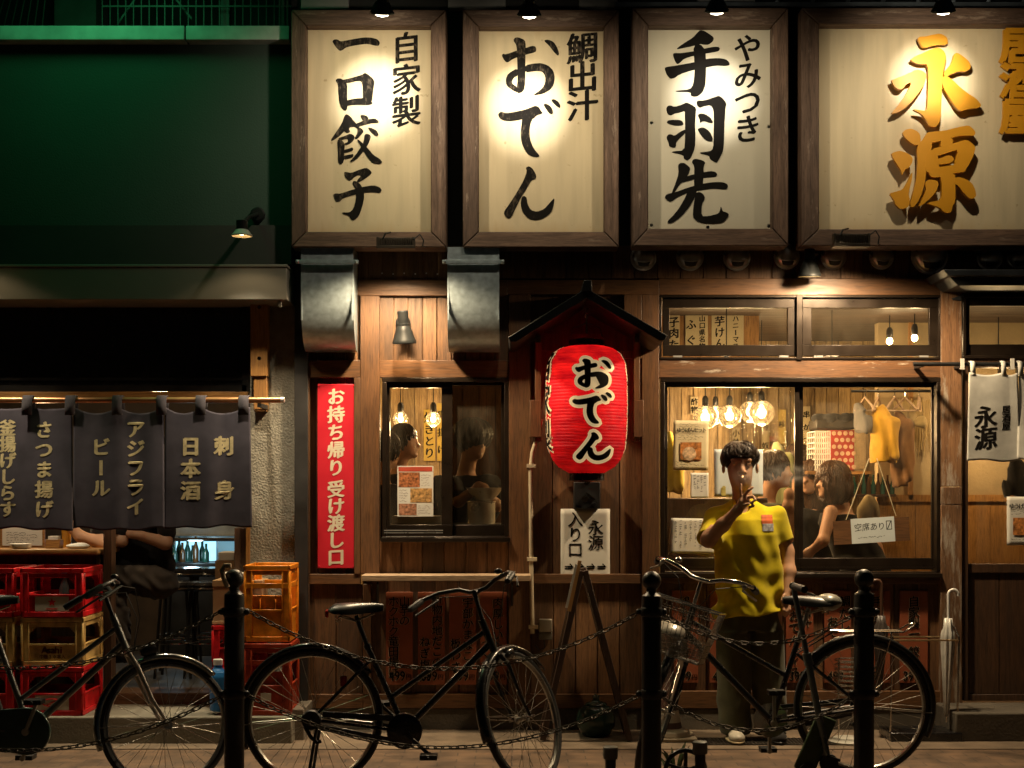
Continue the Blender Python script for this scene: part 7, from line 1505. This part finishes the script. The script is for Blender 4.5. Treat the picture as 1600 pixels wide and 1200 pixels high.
for xx, y0, y1, mm, tx, lb in ((1196, 650, 715, PAPERY, '冷奴', 'pale menu strip on the back wall above the clasped hands'), (1208, 682, 722, MRED, '地酒', 'red menu strip on the back wall right of the smoking man'), (1222, 640, 722, YST, '枝豆', 'yellow menu strip left of the window mullion'), (1260, 635, 700, PAPERY, '串かつ', 'pale menu strip on the back wall left of the crate shelf'), (1150, 668, 700, PAPERY, '小鉢', 'pale menu strip above the hair of the smoking man'), (1085, 620, 648, PAPERY, '酢物', 'pale menu strip high behind the food poster')):
    strip(xx - 6, y0, xx + 6, y1, 2.64, tx, lb, mm)
# shelf with crates beside the window table
sy = 1.62; t = thing('storage_shelf', 'narrow shelf with crates between the window table and hanging coats', 'shelf', P(1312, 760, sy)); MB().pbox(1262, 736, 1362, 741, sy - .05, sy + .4).build('shelf_board', W_GOLDX, t); MB().pbox(1264, 741, 1270, 900, sy + .3, sy + .36).pbox(1352, 741, 1358, 900, sy + .3, sy + .36).build('shelf_leg', BLACK, t)
def wire_box(px0, py0, px1, py1, Y, d, m, label, cat='crate', nx=7, nz=7, solid=False, name='storage_crate'):
    a, b_ = P(px0, py1, Y), P(px1, py0, Y); t = thing(name, label, cat, Vector(((a.x + b_.x) / 2, Y + d / 2, a.z))); mb = MB()
    if solid: mb.box(a.x, b_.x, Y, Y + d, a.z, b_.z)
    else:
        for i in range(nx + 1): xx = a.x + (b_.x - a.x) * i / nx; mb.box(xx - .004, xx + .004, Y, Y + .006, a.z, b_.z).box(xx - .004, xx + .004, Y + d - .006, Y + d, a.z, b_.z)
        for i in range(nz + 1): zz_ = a.z + (b_.z - a.z) * i / nz; mb.box(a.x, b_.x, Y + .001, Y + .007, zz_ - .004, zz_ + .004).box(a.x, b_.x, Y + d - .007, Y + d - .001, zz_ - .004, zz_ + .004).box(a.x, a.x + .006, Y, Y + d, zz_ - .004, zz_ + .004).box(b_.x - .006, b_.x, Y, Y + d, zz_ - .004, zz_ + .004)
        mb.box(a.x, b_.x, Y, Y + d, a.z, a.z + .008)
    mb.build('crate_body', m, t, bevel=.003 if solid else 0); return t
wire_box(1274, 674, 1297, 735, sy, .3, PAPER, 'white slatted crate on the inside shelf'); wire_box(1336, 674, 1352, 735, sy, .3, mat('tan_wire', (.45, .34, .2), .5), 'tan wire basket on the inside shelf under the coats')
t = wire_box(1298, 672, 1335, 735, sy, .3, mat('dark_red_cloth', (.30, .03, .02), .7), 'dark red box with pale dots on the inside shelf', 'box', solid=True, name='dotted_box'); mb = MB()
for i in range(4):
    for j in range(6): mb.lathe([(.016, 0), (.001, .001)], P(1303 + i * 9 + (j % 2) * 4, 677 + j * 10.5, sy - .002), (0, -1, 0), 12)
mb.build('dots', mat('dot_print', (.5, .32, .2), .7), t)
t = thing('black_tray', 'black basket heaped with dark cloths above the white crate and dotted box', 'basket', P(1306, 672, sy)); a = P(1275, 672, sy); b_ = P(1340, 655, sy); MB().box(a.x, b_.x, sy, sy + .28, a.z + .01, b_.z).build('basket_body', mat('basket_black', (.03, .025, .02), .6), t, bevel=.01)
s_ = Soft((a.x - .05, sy - .06, b_.z - .05), (b_.x + .15, sy + .34, b_.z + .13), .01)
for i in range(9): s_.ell((a.x + .03 + i * .037, sy + .08 + .06 * math.sin(i * 2.2), b_.z + .01 + .015 * math.sin(i * 3.1)), (.05, .07, .035), .02)
s_.build('cloths', BLKC, t)
t = thing('bottle_shelf', 'short wall shelf of sake bottles behind the khaki bag', 'shelf', P(1368, 772, 1.28)); MB().pbox(1330, 772, 1400, 776, 1.18, 1.34).build('shelf_board', W_DARK, t)
for i in range(9):
    q = P(1335 + i * 7.4, 772, 1.26); o = MB().lathe([(.016, 0), (.017, .06), (.007, .095), (.007, .12 + .012 * (i % 3))], q, 'z', 14).build('sake_bottle', mat('brown_bottle', (.07, .03, .01), .12) if i % 2 else mat('green_bottle', (.02, .07, .05), .12)); tag(o, '%s bottle on the short shelf behind the khaki bag, %s of the nine' % ('brown' if i % 2 else 'green', ('leftmost', 'second', 'third', 'fourth', 'middle', 'sixth', 'seventh', 'eighth', 'rightmost')[i]), 'bottle', 'bottles on the short shelf')
# coats on hangers
ry = 1.12; t = thing('coat_rail', 'dark rail under the ceiling carrying hangers and coats', 'rail', P(1400, 612, ry)); MB().tube([P(1330, 611, ry), P(1500, 611, ry)], .01, 8).build('rail', BLACK, t)
def hanger(x, lab, yaw):
    t = thing('clothes_hanger', lab, 'hanger', P(x, 613, ry), 'wooden hangers on the coat rail'); c = P(x, 621, ry); d = Vector((math.cos(yaw), math.sin(yaw), 0)); w_ = .085
    MB().tube([c + d * w_ + Vector((0, 0, -.09)), c + d * w_ * .4 + Vector((0, 0, -.035)), c, c - d * w_ * .4 + Vector((0, 0, -.035)), c - d * w_ + Vector((0, 0, -.09))], .009, 8).tube([c + d * w_ + Vector((0, 0, -.09)), c - d * w_ + Vector((0, 0, -.09))], .006, 6).build('hanger_bar', W_SHELF, t); MB().tube([c, c + Vector((0, 0, .03)), c + d * .012 + Vector((0, 0, .045)), c + Vector((0, 0, .058)), c - d * .012 + Vector((0, 0, .048))], .003, 6).build('hook', CHROME, t)
hanger(1372, 'wooden hanger above the mustard jacket', .9); hanger(1352, 'wooden hanger at the left end of the rail above the grey jacket', -.9)
hanger(1398, 'wooden hanger just right of the mustard jacket', .5); hanger(1414, 'wooden hanger with tilted bar right of the middle of the rail', -.5); hanger(1436, 'wooden hanger nearest the right window frame', 1.2)
def coat(px, py0, py1, rpx, m, label, Y=ry, d=.11):
    t = thing('hanging_jacket', label, 'jacket', P(px, py1, Y)); zt, zb = P(0, py0, Y).z, P(0, py1, Y).z; x = P(px, 0, Y).x; r = rpx / S(Y); L_ = zt - zb
    c_ = Soft((x - r - .12, Y - .2, zb - .04), (x + r + .12, Y + .2, zt + .04), .009); c_.stack([(zb, x + .01, Y, r * 1.15, d), (zb + L_ * .25, x, Y, r * 1.25, d), (zt - L_ * .25, x, Y, r * 1.2, d), (zt - .05, x - .01, Y, r * .8, d * .8), (zt, x - .02, Y, r * .35, d * .4)], .02).cap((x + r * .9, Y - .09, zt - .12), (x + r * .75, Y - .11, zb + L_ * .12), .045, .036, .012)
    c_.wave(lambda X, Y_, Z: .007 * np.sin(X * 42 + 2 * np.sin(Z * 9)) + .005 * np.sin(X * 80 + Z * 14)).build('jacket_body', m, t); return t
coat(1378, 634, 722, 16, cloth_mat('mustard_cloth', (.50, .28, .03)), 'mustard yellow jacket hanging inside the right window'); coat(1344, 632, 674, 9, cloth_mat('grey_cloth', (.14, .13, .12)), 'grey jacket hanging left of the mustard one', 1.2); coat(1406, 640, 760, 9, cloth_mat('umber_cloth', (.20, .10, .04)), 'umber coat hanging behind the mustard jacket', 1.22)
mb = MB()
for i in range(60):
    xx = 1396 + i * 1.05 + random.uniform(-.5, .5); a = P(xx, 622 + random.uniform(0, 8), 1.30); l = random.uniform(.2, .42); mb.tube([a, a + Vector((.004, -.01, -l * .5)), a + Vector((0, 0, -l))], .003, 4)
o = mb.build('tinsel_fringe', mat('straw_fringe', (.5, .38, .18), .4, .3)); tag(o, 'straw coloured fringe hanging along the wall right of the coats', 'decoration')
coat(1216, 690, 800, 13, cloth_mat('olive_jacket_cloth', (.10, .10, .04)), 'olive jacket hanging right behind the head of the smoking man', 1.5); coat(1050, 676, 770, 12, cloth_mat('ochre_cloth', (.34, .25, .03)), 'ochre jacket at the left edge of the right window, behind the food poster', 1.1); coat(1428, 632, 668, 6, cloth_mat('pale_scarf_cloth', (.30, .22, .10)), 'thin pale scarf on the hanger near the right window frame', 1.16, .05)
t = thing('dark_partition', 'dark low partition behind the handwritten notes in the right window', 'partition', P(1100, 905, .9)); MB().pbox(1020, 778, 1200, 930, .9, .94).build('board', W_DARK, t, bevel=.01)
def vinyl(u, v): px = 1128 + 130 * u; p = P(px, 602 + 190 * (1 - v), 2.3); p.y += .03 * math.sin(u * 46) + .015 * math.sin(u * 97 + v * 4) + .01 * math.sin(v * 9 + u * 20); return p
t = thing('vinyl_curtain', 'clear wrinkled vinyl sheet hanging behind the globe lamps in the right window', 'curtain', P(1190, 792, 2.3)); MB().grid(vinyl, 150, 24).build('sheet', glass('clear_vinyl', (.93, .92, .88), .22), t, angle=180, fix=False)
coat(1590, 716, 776, 17, BLKC, 'black garment hanging inside the entrance below the white curtain', .35, .05)
# window notices
t = sheet('poster', 'framed food poster with an orange dish, taped inside the right window', (1052, 657, 1107, 735), -.006 + .012, PAPERY, tilt=.5); mb = MB(); tf = flat(-.002); put_row(mb, 'ゆうげんセット', 1061, 672, 6.6, 8, tf, nib=.03); scribble(mb, 1060, 678, 1099, 688, tf, 3, seed=3, wd=.5); scribble(mb, 1056, 719, 1102, 733, tf, 3, seed=4, wd=.7); scribble(mb, 1062, 661, 1097, 668, tf, 2, seed=6, wd=.5); mb.build('lettering', INK, t, smooth=False)
FOOD = mat('food_print', (.42, .16, .04), .5, 0, .75, 55); a, b_ = P(1063, 718, .0), P(1096, 691, .0); MB().box(a.x, b_.x, -.0015, .0, a.z, b_.z).build('dish_print', FOOD, t); mb = MB().lathe([(.042, 0), (.030, .002)], P(1077, 709, -.002), (0, -1, 0), 20); mb.build('bowl_print', mat('bowl_print', (.5, .34, .2), .5, 0, .6, 60), t)
t = sheet('window_note', 'small white handwritten note under the food poster', (1079, 739, 1107, 778), .006, PAPER); mb = MB(); scribble(mb, 1083, 743, 1104, 775, flat(.002), 4, True, .7, seed=8); mb.build('writing', INK, t, smooth=False)
t = sheet('window_note', 'wide white handwritten note low in the left half of the right window', (1048, 810, 1118, 865), .006, PAPER, tilt=1); mb = MB(); scribble(mb, 1052, 814, 1114, 860, flat(.001), 8, True, .7, seed=9, dens=.7); mb.build('writing', INK, t, smooth=False)
t = sheet('window_note', 'large pale blue poster on the glass behind the head of the smoking man', (1116, 702, 1192, 776), .006, PAPERB); mb = MB().lathe([(.012, 0), (.012, .001)], P(1131, 762, .0), (0, -1, 0), 10).pbox(1127, 762, 1134, 774, .0, .003); mb.build('picture', mat('pale_yellow_print', (.5, .42, .12), .6), t)
t = thing('dish_menu_card', 'white laminated menu with three food photos in the small window', 'menu', P(649, 807, -.002)); yy = .004; MB().pbox(621, 728, 677, 807, yy, yy + .004).build('card', PAPER, t)
mb = MB().pbox(622.5, 729.5, 675.5, 736.5, yy - .001, yy); mb.build('red_header', mat('header_red', (.42, .06, .03), .5), t)
MB().pbox(623, 738, 656, 761, yy - .001, yy).build('food_photo', mat('food_noodles', (.36, .13, .05), .45, 0, .8, 70), t); MB().pbox(641, 763, 675, 785, yy - .001, yy).build('food_photo', mat('food_rice', (.44, .25, .09), .45, 0, .7, 70), t); MB().pbox(623, 787, 651, 805, yy - .001, yy).build('food_photo', mat('food_meat', (.36, .17, .10), .45, 0, .7, 70), t)
mb = MB(); scribble(mb, 658, 740, 674, 761, flat(yy - .001), 5, wd=.5, seed=11); scribble(mb, 624, 764, 639, 785, flat(yy - .001), 5, wd=.5, seed=12); scribble(mb, 653, 788, 674, 804, flat(yy - .001), 4, wd=.5, seed=13); mb.build('small_print', mat('grey_print', (.2, .12, .11), .6), t, smooth=False)
vb = P(1362, 845, .0); t = thing('hanging_board', 'wooden board on strings with a white paper reading 空席あり inside the window', 'sign', vb)
def tilt(px, py): a = math.radians(-3.5); dx, dy = px - 1362, py - 828; return (1362 + dx * math.cos(a) - dy * math.sin(a), 828 + dx * math.sin(a) + dy * math.cos(a))
tfv = lambda px, py, d: P(*tilt(px, py), .034 - d)
mb = MB(); mb.prism([(1302, 811), (1421, 811), (1421, 848), (1302, 848)], 0, -.012, tfv); mb.build('board', W_FACX, t); mb = MB(); mb.prism([(1330, 809), (1398, 809), (1398, 848), (1330, 848)], .003, .001, tfv); mb.build('paper', PAPERB, t)
mb = MB(); t4 = lambda px, py, d: tfv(px, py, .0035 + d); put_row(mb, '空席あり', 1341, 823, 12.2, 12.5, t4, nib=.0, slope=.15); scribble(mb, 1340, 836, 1388, 842, t4, 1, wd=.6, seed=5)
for q in ((1385, 815, 1394, 816), (1385, 828, 1394, 829), (1385, 815, 1386, 829), (1393, 815, 1394, 829)): mb.prism([(q[0], q[1]), (q[2], q[1]), (q[2], q[3]), (q[0], q[3])], .0036, .0034, tfv)
mb.prism([(1386, 828), (1387.4, 828), (1393.5, 816), (1392, 816)], .0038, .0034, tfv); mb.build('lettering', INK, t, smooth=False)
mb = MB(); mb.tube([P(1322, 812, .04), P(1358, 716, .04)], .0025, 5).tube([P(1400, 806, .04), P(1370, 716, .04)], .0025, 5); mb.build('string', PAPERY, t)
t = sheet('poster', 'white food poster on the door glass below the white curtain', (1573, 776, 1640, 852), .0, PAPER); mb = MB(); put_row(mb, 'ゆうげんセット', 1581, 791, 7.5, 9, flat(-.006), nib=.03); scribble(mb, 1580, 797, 1632, 806, flat(-.006), 2, seed=21, wd=.5); scribble(mb, 1580, 840, 1632, 850, flat(-.006), 2, seed=22, wd=.7); mb.build('lettering', INK, t, smooth=False); MB().pbox(1583, 809, 1630, 836, -.0065, -.006).build('dish_print', FOOD, t)
t = thing('dark_bench', 'black bench back below the window table behind the hanging board', 'bench', P(1315, 900, 1.75)); MB().pbox(1200, 812, 1385, 905, 1.70, 1.82).build('bench_back', BLKC, t, bevel=.02)
t = thing('canvas_bag', 'khaki canvas bag with pale strap beside the woman in black', 'bag', P(1362, 812, .7)); q = P(1358, 800, .72); s_ = Soft(q - Vector((.12, .1, .16)), q + Vector((.12, .1, .16)), .009); s_.ell(q, (.075, .06, .11), .02).wave(lambda X, Y_, Z: .006 * np.sin(X * 60 + Z * 20)).build('bag_body', cloth_mat('khaki', (.28, .21, .10)), t)
# steel pan and bowl before the cook
q = P(757, 765, .42); t = thing('steel_bowl', 'steel bowl held by the cook in the small window', 'bowl', q - Vector((0, 0, .07))); MB().lathe([(.05, -.07), (.09, -.03), (.115, .01), (.118, .012), (.11, .008), (.085, -.03), (.045, -.062)], q, 'z', 28).build('bowl', STEEL, t)
q = P(752, 820, .36); t = thing('steel_pot', 'tall steel container on the inner counter under the bowl', 'pot', q); MB().lathe([(.085, 0), (.088, .01), (.088, .14), (.095, .145), (.09, .15), (.08, .14)], q, 'z', 28).build('pot_body', STEEL, t)
t = thing('white_tray', 'white plastic tray on the inner counter under the menu card', 'tray', P(650, 820, .3)); MB().pbox(612, 806, 690, 819, .22, .4).build('tray', PAPER, t, bevel=.006)
# ------------------------------------------------------------------ inside the left shop
z = P(0, 857, 0.15).z
def on_counter(px, Y): v = P(px, 0, Y); v.z = z; return v
t = thing('menu_stand', 'pale menu in a wooden frame standing on the bar counter', 'menu', on_counter(35, .3)); v = on_counter(35, .3); MB().box(v.x - .14, v.x + .14, .3, .312, z, z + .16).build('frame', W_GOLDX, t); MB().box(v.x - .125, v.x + .125, .296, .299, z + .012, z + .15).build('paper', PAPER, t); mb = MB(); scribble(mb, 10, 830, 60, 850, flat(.294), 5, wd=.6, seed=31); mb.build('small_print', INK, t, smooth=False)
v = on_counter(32, .12); t = thing('plate_stack', 'stack of small white plates on the bar counter', 'plates', v); mb = MB()
for k in range(4): mb.lathe([(.04, .001 + k * .007), (.065, .008 + k * .007), (.066, .010 + k * .007), (.04, .004 + k * .007)], v, 'z', 28)
mb.build('plates', PAPER, t)
v = on_counter(85, .2); t = thing('napkin_box', 'small wooden napkin box on the bar counter', 'box', v); MB().box(v.x - .045, v.x + .045, .16, .24, z, z + .055).build('box_body', W_GOLDX, t, bevel=.004); MB().box(v.x - .03, v.x + .03, .17, .23, z + .055, z + .075).build('napkins', PAPER, t)
v = on_counter(122, .15); t = thing('folded_towel', 'white folded towel on the bar counter by the forearm', 'towel', v); s_ = Soft(v - Vector((.1, .09, .01)), v + Vector((.1, .09, .06)), .006); s_.ell(v + Vector((0, 0, .014)), (.075, .05, .018), .01).ell(v + Vector((.02, 0, .022)), (.04, .035, .014), .01).build('towel', PAPER, t)
v = on_counter(104, .35); t = thing('beer_glass', 'tall glass of amber beer on the bar counter', 'glass', v); MB().lathe([(.026, 0), (.032, .13), (.030, .13)], v, 'z', 20).build('glass', mat('amber_beer', (.5, .25, .03), .12), t)
bust(178, 690, .62, (-1, -.1), 'guest at the bar counter with a bare forearm raised, mostly behind the curtain', 'short', HAIR, BLKC, .2, (0, 0), .85, ([P(160, 760, .5), P(158, 848, .32), P(125, 838, .28), P(113, 824, .28)], [P(196, 760, .6), P(190, 845, .45), P(150, 848, .38)]), True)
# seated person in black on a stool
sp = P(215, 1100, .35); sp.z = .17; t = thing('person', 'seated person in black trousers and dark apron in the doorway, head behind the curtain', 'person', sp); Ysp = .72
s_ = Soft((P(135, 0, Ysp).x, Ysp - .35, .3), (P(290, 0, Ysp).x, Ysp + .35, P(0, 660, Ysp).z), .009)
s_.ell(P(232, 690, Ysp), (.085, .095, .11), .02).cap(P(232, 715, Ysp), P(230, 745, Ysp), .055, .06, .03).stack([(P(0, 915, Ysp).z, P(228, 0, Ysp).x, Ysp, .17, .12), (P(0, 800, Ysp).z, P(226, 0, Ysp).x, Ysp, .16, .11), (P(0, 755, Ysp).z, P(228, 0, Ysp).x, Ysp, .17, .09)], .04)
s_.chain([P(262, 770, Ysp - .05), P(258, 848, Ysp - .18), P(222, 838, Ysp - .26)], [.055, .045, .032], .02).ell(P(216, 836, Ysp - .27), (.045, .03, .025), .02).chain([P(196, 770, Ysp - .05), P(190, 830, Ysp - .18), P(206, 834, Ysp - .28)], [.05, .045, .032], .02)
s_.chain([P(236, 905, Ysp - .08), P(185, 908, Ysp - .12)], [.07, .055], .03).build('body', SKIN, t)
s_ = Soft((P(140, 0, Ysp).x, Ysp - .42, .2), (P(300, 0, Ysp).x, Ysp + .3, P(0, 735, Ysp).z), .0095); s_.stack([(P(0, 925, Ysp).z, P(228, 0, Ysp).x, Ysp, .185, .15), (P(0, 800, Ysp).z, P(228, 0, Ysp).x, Ysp, .18, .13), (P(0, 752, Ysp).z, P(228, 0, Ysp).x, Ysp, .19, .11)], .04).chain([P(262, 768, Ysp - .04), P(260, 828, Ysp - .15)], [.07, .068], .03).chain([P(196, 768, Ysp - .04), P(190, 826, Ysp - .16)], [.07, .066], .03)
s_.wave(lambda X, Y_, Z: .006 * np.sin(Z * 36 + X * 26 + 2 * np.sin(X * 22)) + .004 * np.sin(X * 52 - Z * 20)); s_.build('dark_top', cloth_mat('charcoal_cotton', (.014, .012, .012)), t)
s_ = Soft((P(140, 0, Ysp).x, Ysp - .42, .17), (P(300, 0, Ysp).x, Ysp + .3, P(0, 880, Ysp).z), .008)
for dy in (-.16, .02): s_.chain([P(240, 908, Ysp + dy), P(196, 905 + dy * 20, Ysp + dy - .04), P(176, 912, Ysp + dy - .05), P(184, 960, Ysp + dy - .03), P(192, 1020, Ysp + dy)], [.10, .088, .074, .066, .06], .02)
s_.ell(P(248, 912, Ysp - .06), (.13, .17, .10), .04).wave(lambda X, Y_, Z: .009 * np.sin(X * 62 + 3.2 * np.sin(Z * 24 + Y_ * 9) + Y_ * 20) * np.clip(1.2 - np.abs(X - P(205, 0, Ysp).x) * 4, .2, 1) + .005 * np.sin(Z * 70 + X * 44 + 2 * np.sin(X * 30))); s_.build('trousers', cloth_mat('brown_twill', (.055, .042, .032)), t)
for dy in (-.16, .02): q = P(186, 1028, Ysp + dy); Soft(q - Vector((.16, .08, .05)), q + Vector((.1, .08, .08)), .007).ell(q + Vector((-.03, 0, 0)), (.11, .042, .035), .01).build('shoe', BLKC, t)
s_ = Soft(P(232, 688, Ysp) - Vector((.16, .16, .14)), P(232, 688, Ysp) + Vector((.16, .16, .17)), .008); s_.ell(P(232, 686, Ysp + .02), (.105, .11, .115), .02).ell(P(232, 705, Ysp - .11), (.09, .09, .09), 0, 's').build('hair', HAIR, t)
def stool(px, py, Y, label):
    c = P(px, py, Y); t = thing('bar_stool', label, 'stool', Vector((c.x, c.y, .17)), 'black stools inside the bar'); MB().lathe([(.15, -.03), (.165, -.02), (.165, .01), (.14, .028), (.001, .03)], c, 'z', 28).build('seat', BLACKG, t); MB().tube([c + Vector((.167 * math.cos(a), .167 * math.sin(a), -.012)) for a in [2 * math.pi * i / 28 for i in range(28)]], .006, 6, True).build('rim', CHROME, t)
    for a in (.8, 2.4, 3.9, 5.5): MB().tube([c + Vector((.12 * math.cos(a), .12 * math.sin(a), -.03)), Vector((c.x + .17 * math.cos(a), c.y + .17 * math.sin(a), .18))], .010, 8).build('leg', BLACK, t)
    MB().tube([Vector((c.x + .155 * math.cos(a), c.y + .155 * math.sin(a), .42)) for a in [2 * math.pi * i / 24 for i in range(24)]], .007, 6, True).build('foot_ring', CHROME, t)
stool(283, 893, 1.6, 'black bar stool with chrome rim under the glowing fridge, left'); stool(325, 893, 1.7, 'black bar stool with chrome rim under the glowing fridge, right'); stool(276, 915, 1.15, 'black bar stool with chrome rim, front one left'); stool(322, 915, 1.15, 'black bar stool with chrome rim, front one right')
fy = 2.5; t = thing('drinks_fridge', 'glowing blue white drinks fridge with bottles at the back of the bar', 'fridge', P(315, 900, fy)); a, b_ = P(258, 880, fy), P(372, 780, fy)
MB().box(a.x, b_.x, fy + .3, fy + .55, .17, b_.z).build('cabinet', mat('fridge_steel', (.3, .33, .34), .4, .5), t); MB().box(a.x, b_.x, fy, fy + .3, .17, a.z).build('base_panel', BLACK, t, bevel=.006); MB().box(a.x, b_.x, fy, fy + .3, P(0, 838, fy).z, b_.z).build('upper_panel', mat('fridge_steel', (.3, .3, .3)), t, bevel=.004)
e0, e1 = P(262, 879, fy), P(326, 847, fy); MB().box(e0.x, e1.x, fy + .285, fy + .298, e0.z, e1.z).build('light_panel', emission('fridge_light', (.35, .68, .85), 1.6), t); e0, e1 = P(330, 879, fy), P(368, 847, fy); MB().box(e0.x, e1.x, fy + .285, fy + .298, e0.z, e1.z).build('light_panel', emission('fridge_light_dim', (.22, .42, .50), .5), t); MB().tube([P(262, 843, fy - .02), P(368, 843, fy - .02)], .014, 10).build('handle_bar', CHROME, t)
for i in range(9):
    q = P((267, 272, 280, 285, 293, 301, 306, 316, 322)[i], 879, fy + (.2, .1, .22, .12, .2, .24, .1, .2, .12)[i]); bs = (1, .8, 1.15, .9, 1.1, .75, 1.2, 1, .85)[i]; q.z = P(0, 879.5, fy).z; o = MB().lathe([(.024, 0), (.024, .085 * bs), (.010, .125 * bs), (.010, .17 * bs)], q, 'z', 14).build('bottle', mat('green_bottle' if i % 3 else 'brown_bottle', (.02, .07, .05) if i % 3 else (.07, .03, .01), .12), None); tag(o, ('small green bottle' if i % 3 else 'small brown bottle') + ' in the glowing fridge', 'bottle', 'bottles in the glowing fridge'); 
    if True: o['label'] = '%s bottle in the lit fridge, %s of the nine' % ('green' if i % 3 else 'brown', ('leftmost', 'second', 'third', 'fourth', 'middle', 'sixth', 'seventh', 'eighth', 'rightmost')[i])
point('fridge_lamp', P(300, 862, fy - .06), 2.2, (.55, .85, 1.0), .06)
t = thing('white_carton', 'white carton on top of a crate at the right door post', 'box', P(352, 876, 1.0)); MB().pbox(341, 863, 366, 876, 1.0, 1.2).build('carton', PAPER, t, bevel=.004); MB().pbox(336, 876, 372, 960, 1.0, 1.25).build('carton_base', mat('cardboard', (.3, .18, .09), .8), t)
c = P(250, 620, .8); t = thing('pendant_lamp', 'pendant lamp inside the bar behind the dark curtain', 'lamp', c, 'pendant lamps in the bar'); MB().ball(c, .045, 10).build('bulb', emission('hot_bulb', (1, .66, .3), 34), t); MB().lathe([(.13, .02), (.05, .10), (.02, .12)], c, 'z', 24, False).build('lamp_shade', SHADE, t, solid=.002); MB().tube([c + Vector((0, 0, .11)), Vector((c.x, c.y, 2.5))], .004, 6).build('cord', BLACK, t); point('pendant_light', c - Vector((0, 0, .07)), 22, WARM, .05, t)
c = P(60, 700, .55); t = thing('pendant_lamp', 'small pendant lamp over the bar counter behind the dark curtain', 'lamp', c, 'pendant lamps in the bar'); MB().ball(c, .04, 10).build('bulb', emission('hot_bulb', (1, .66, .3), 34), t); MB().tube([c + Vector((0, 0, .03)), Vector((c.x, c.y, 2.5))], .004, 6).build('cord', BLACK, t); point('pendant_light', c - Vector((0, 0, .06)), 16, WARM, .05, t)
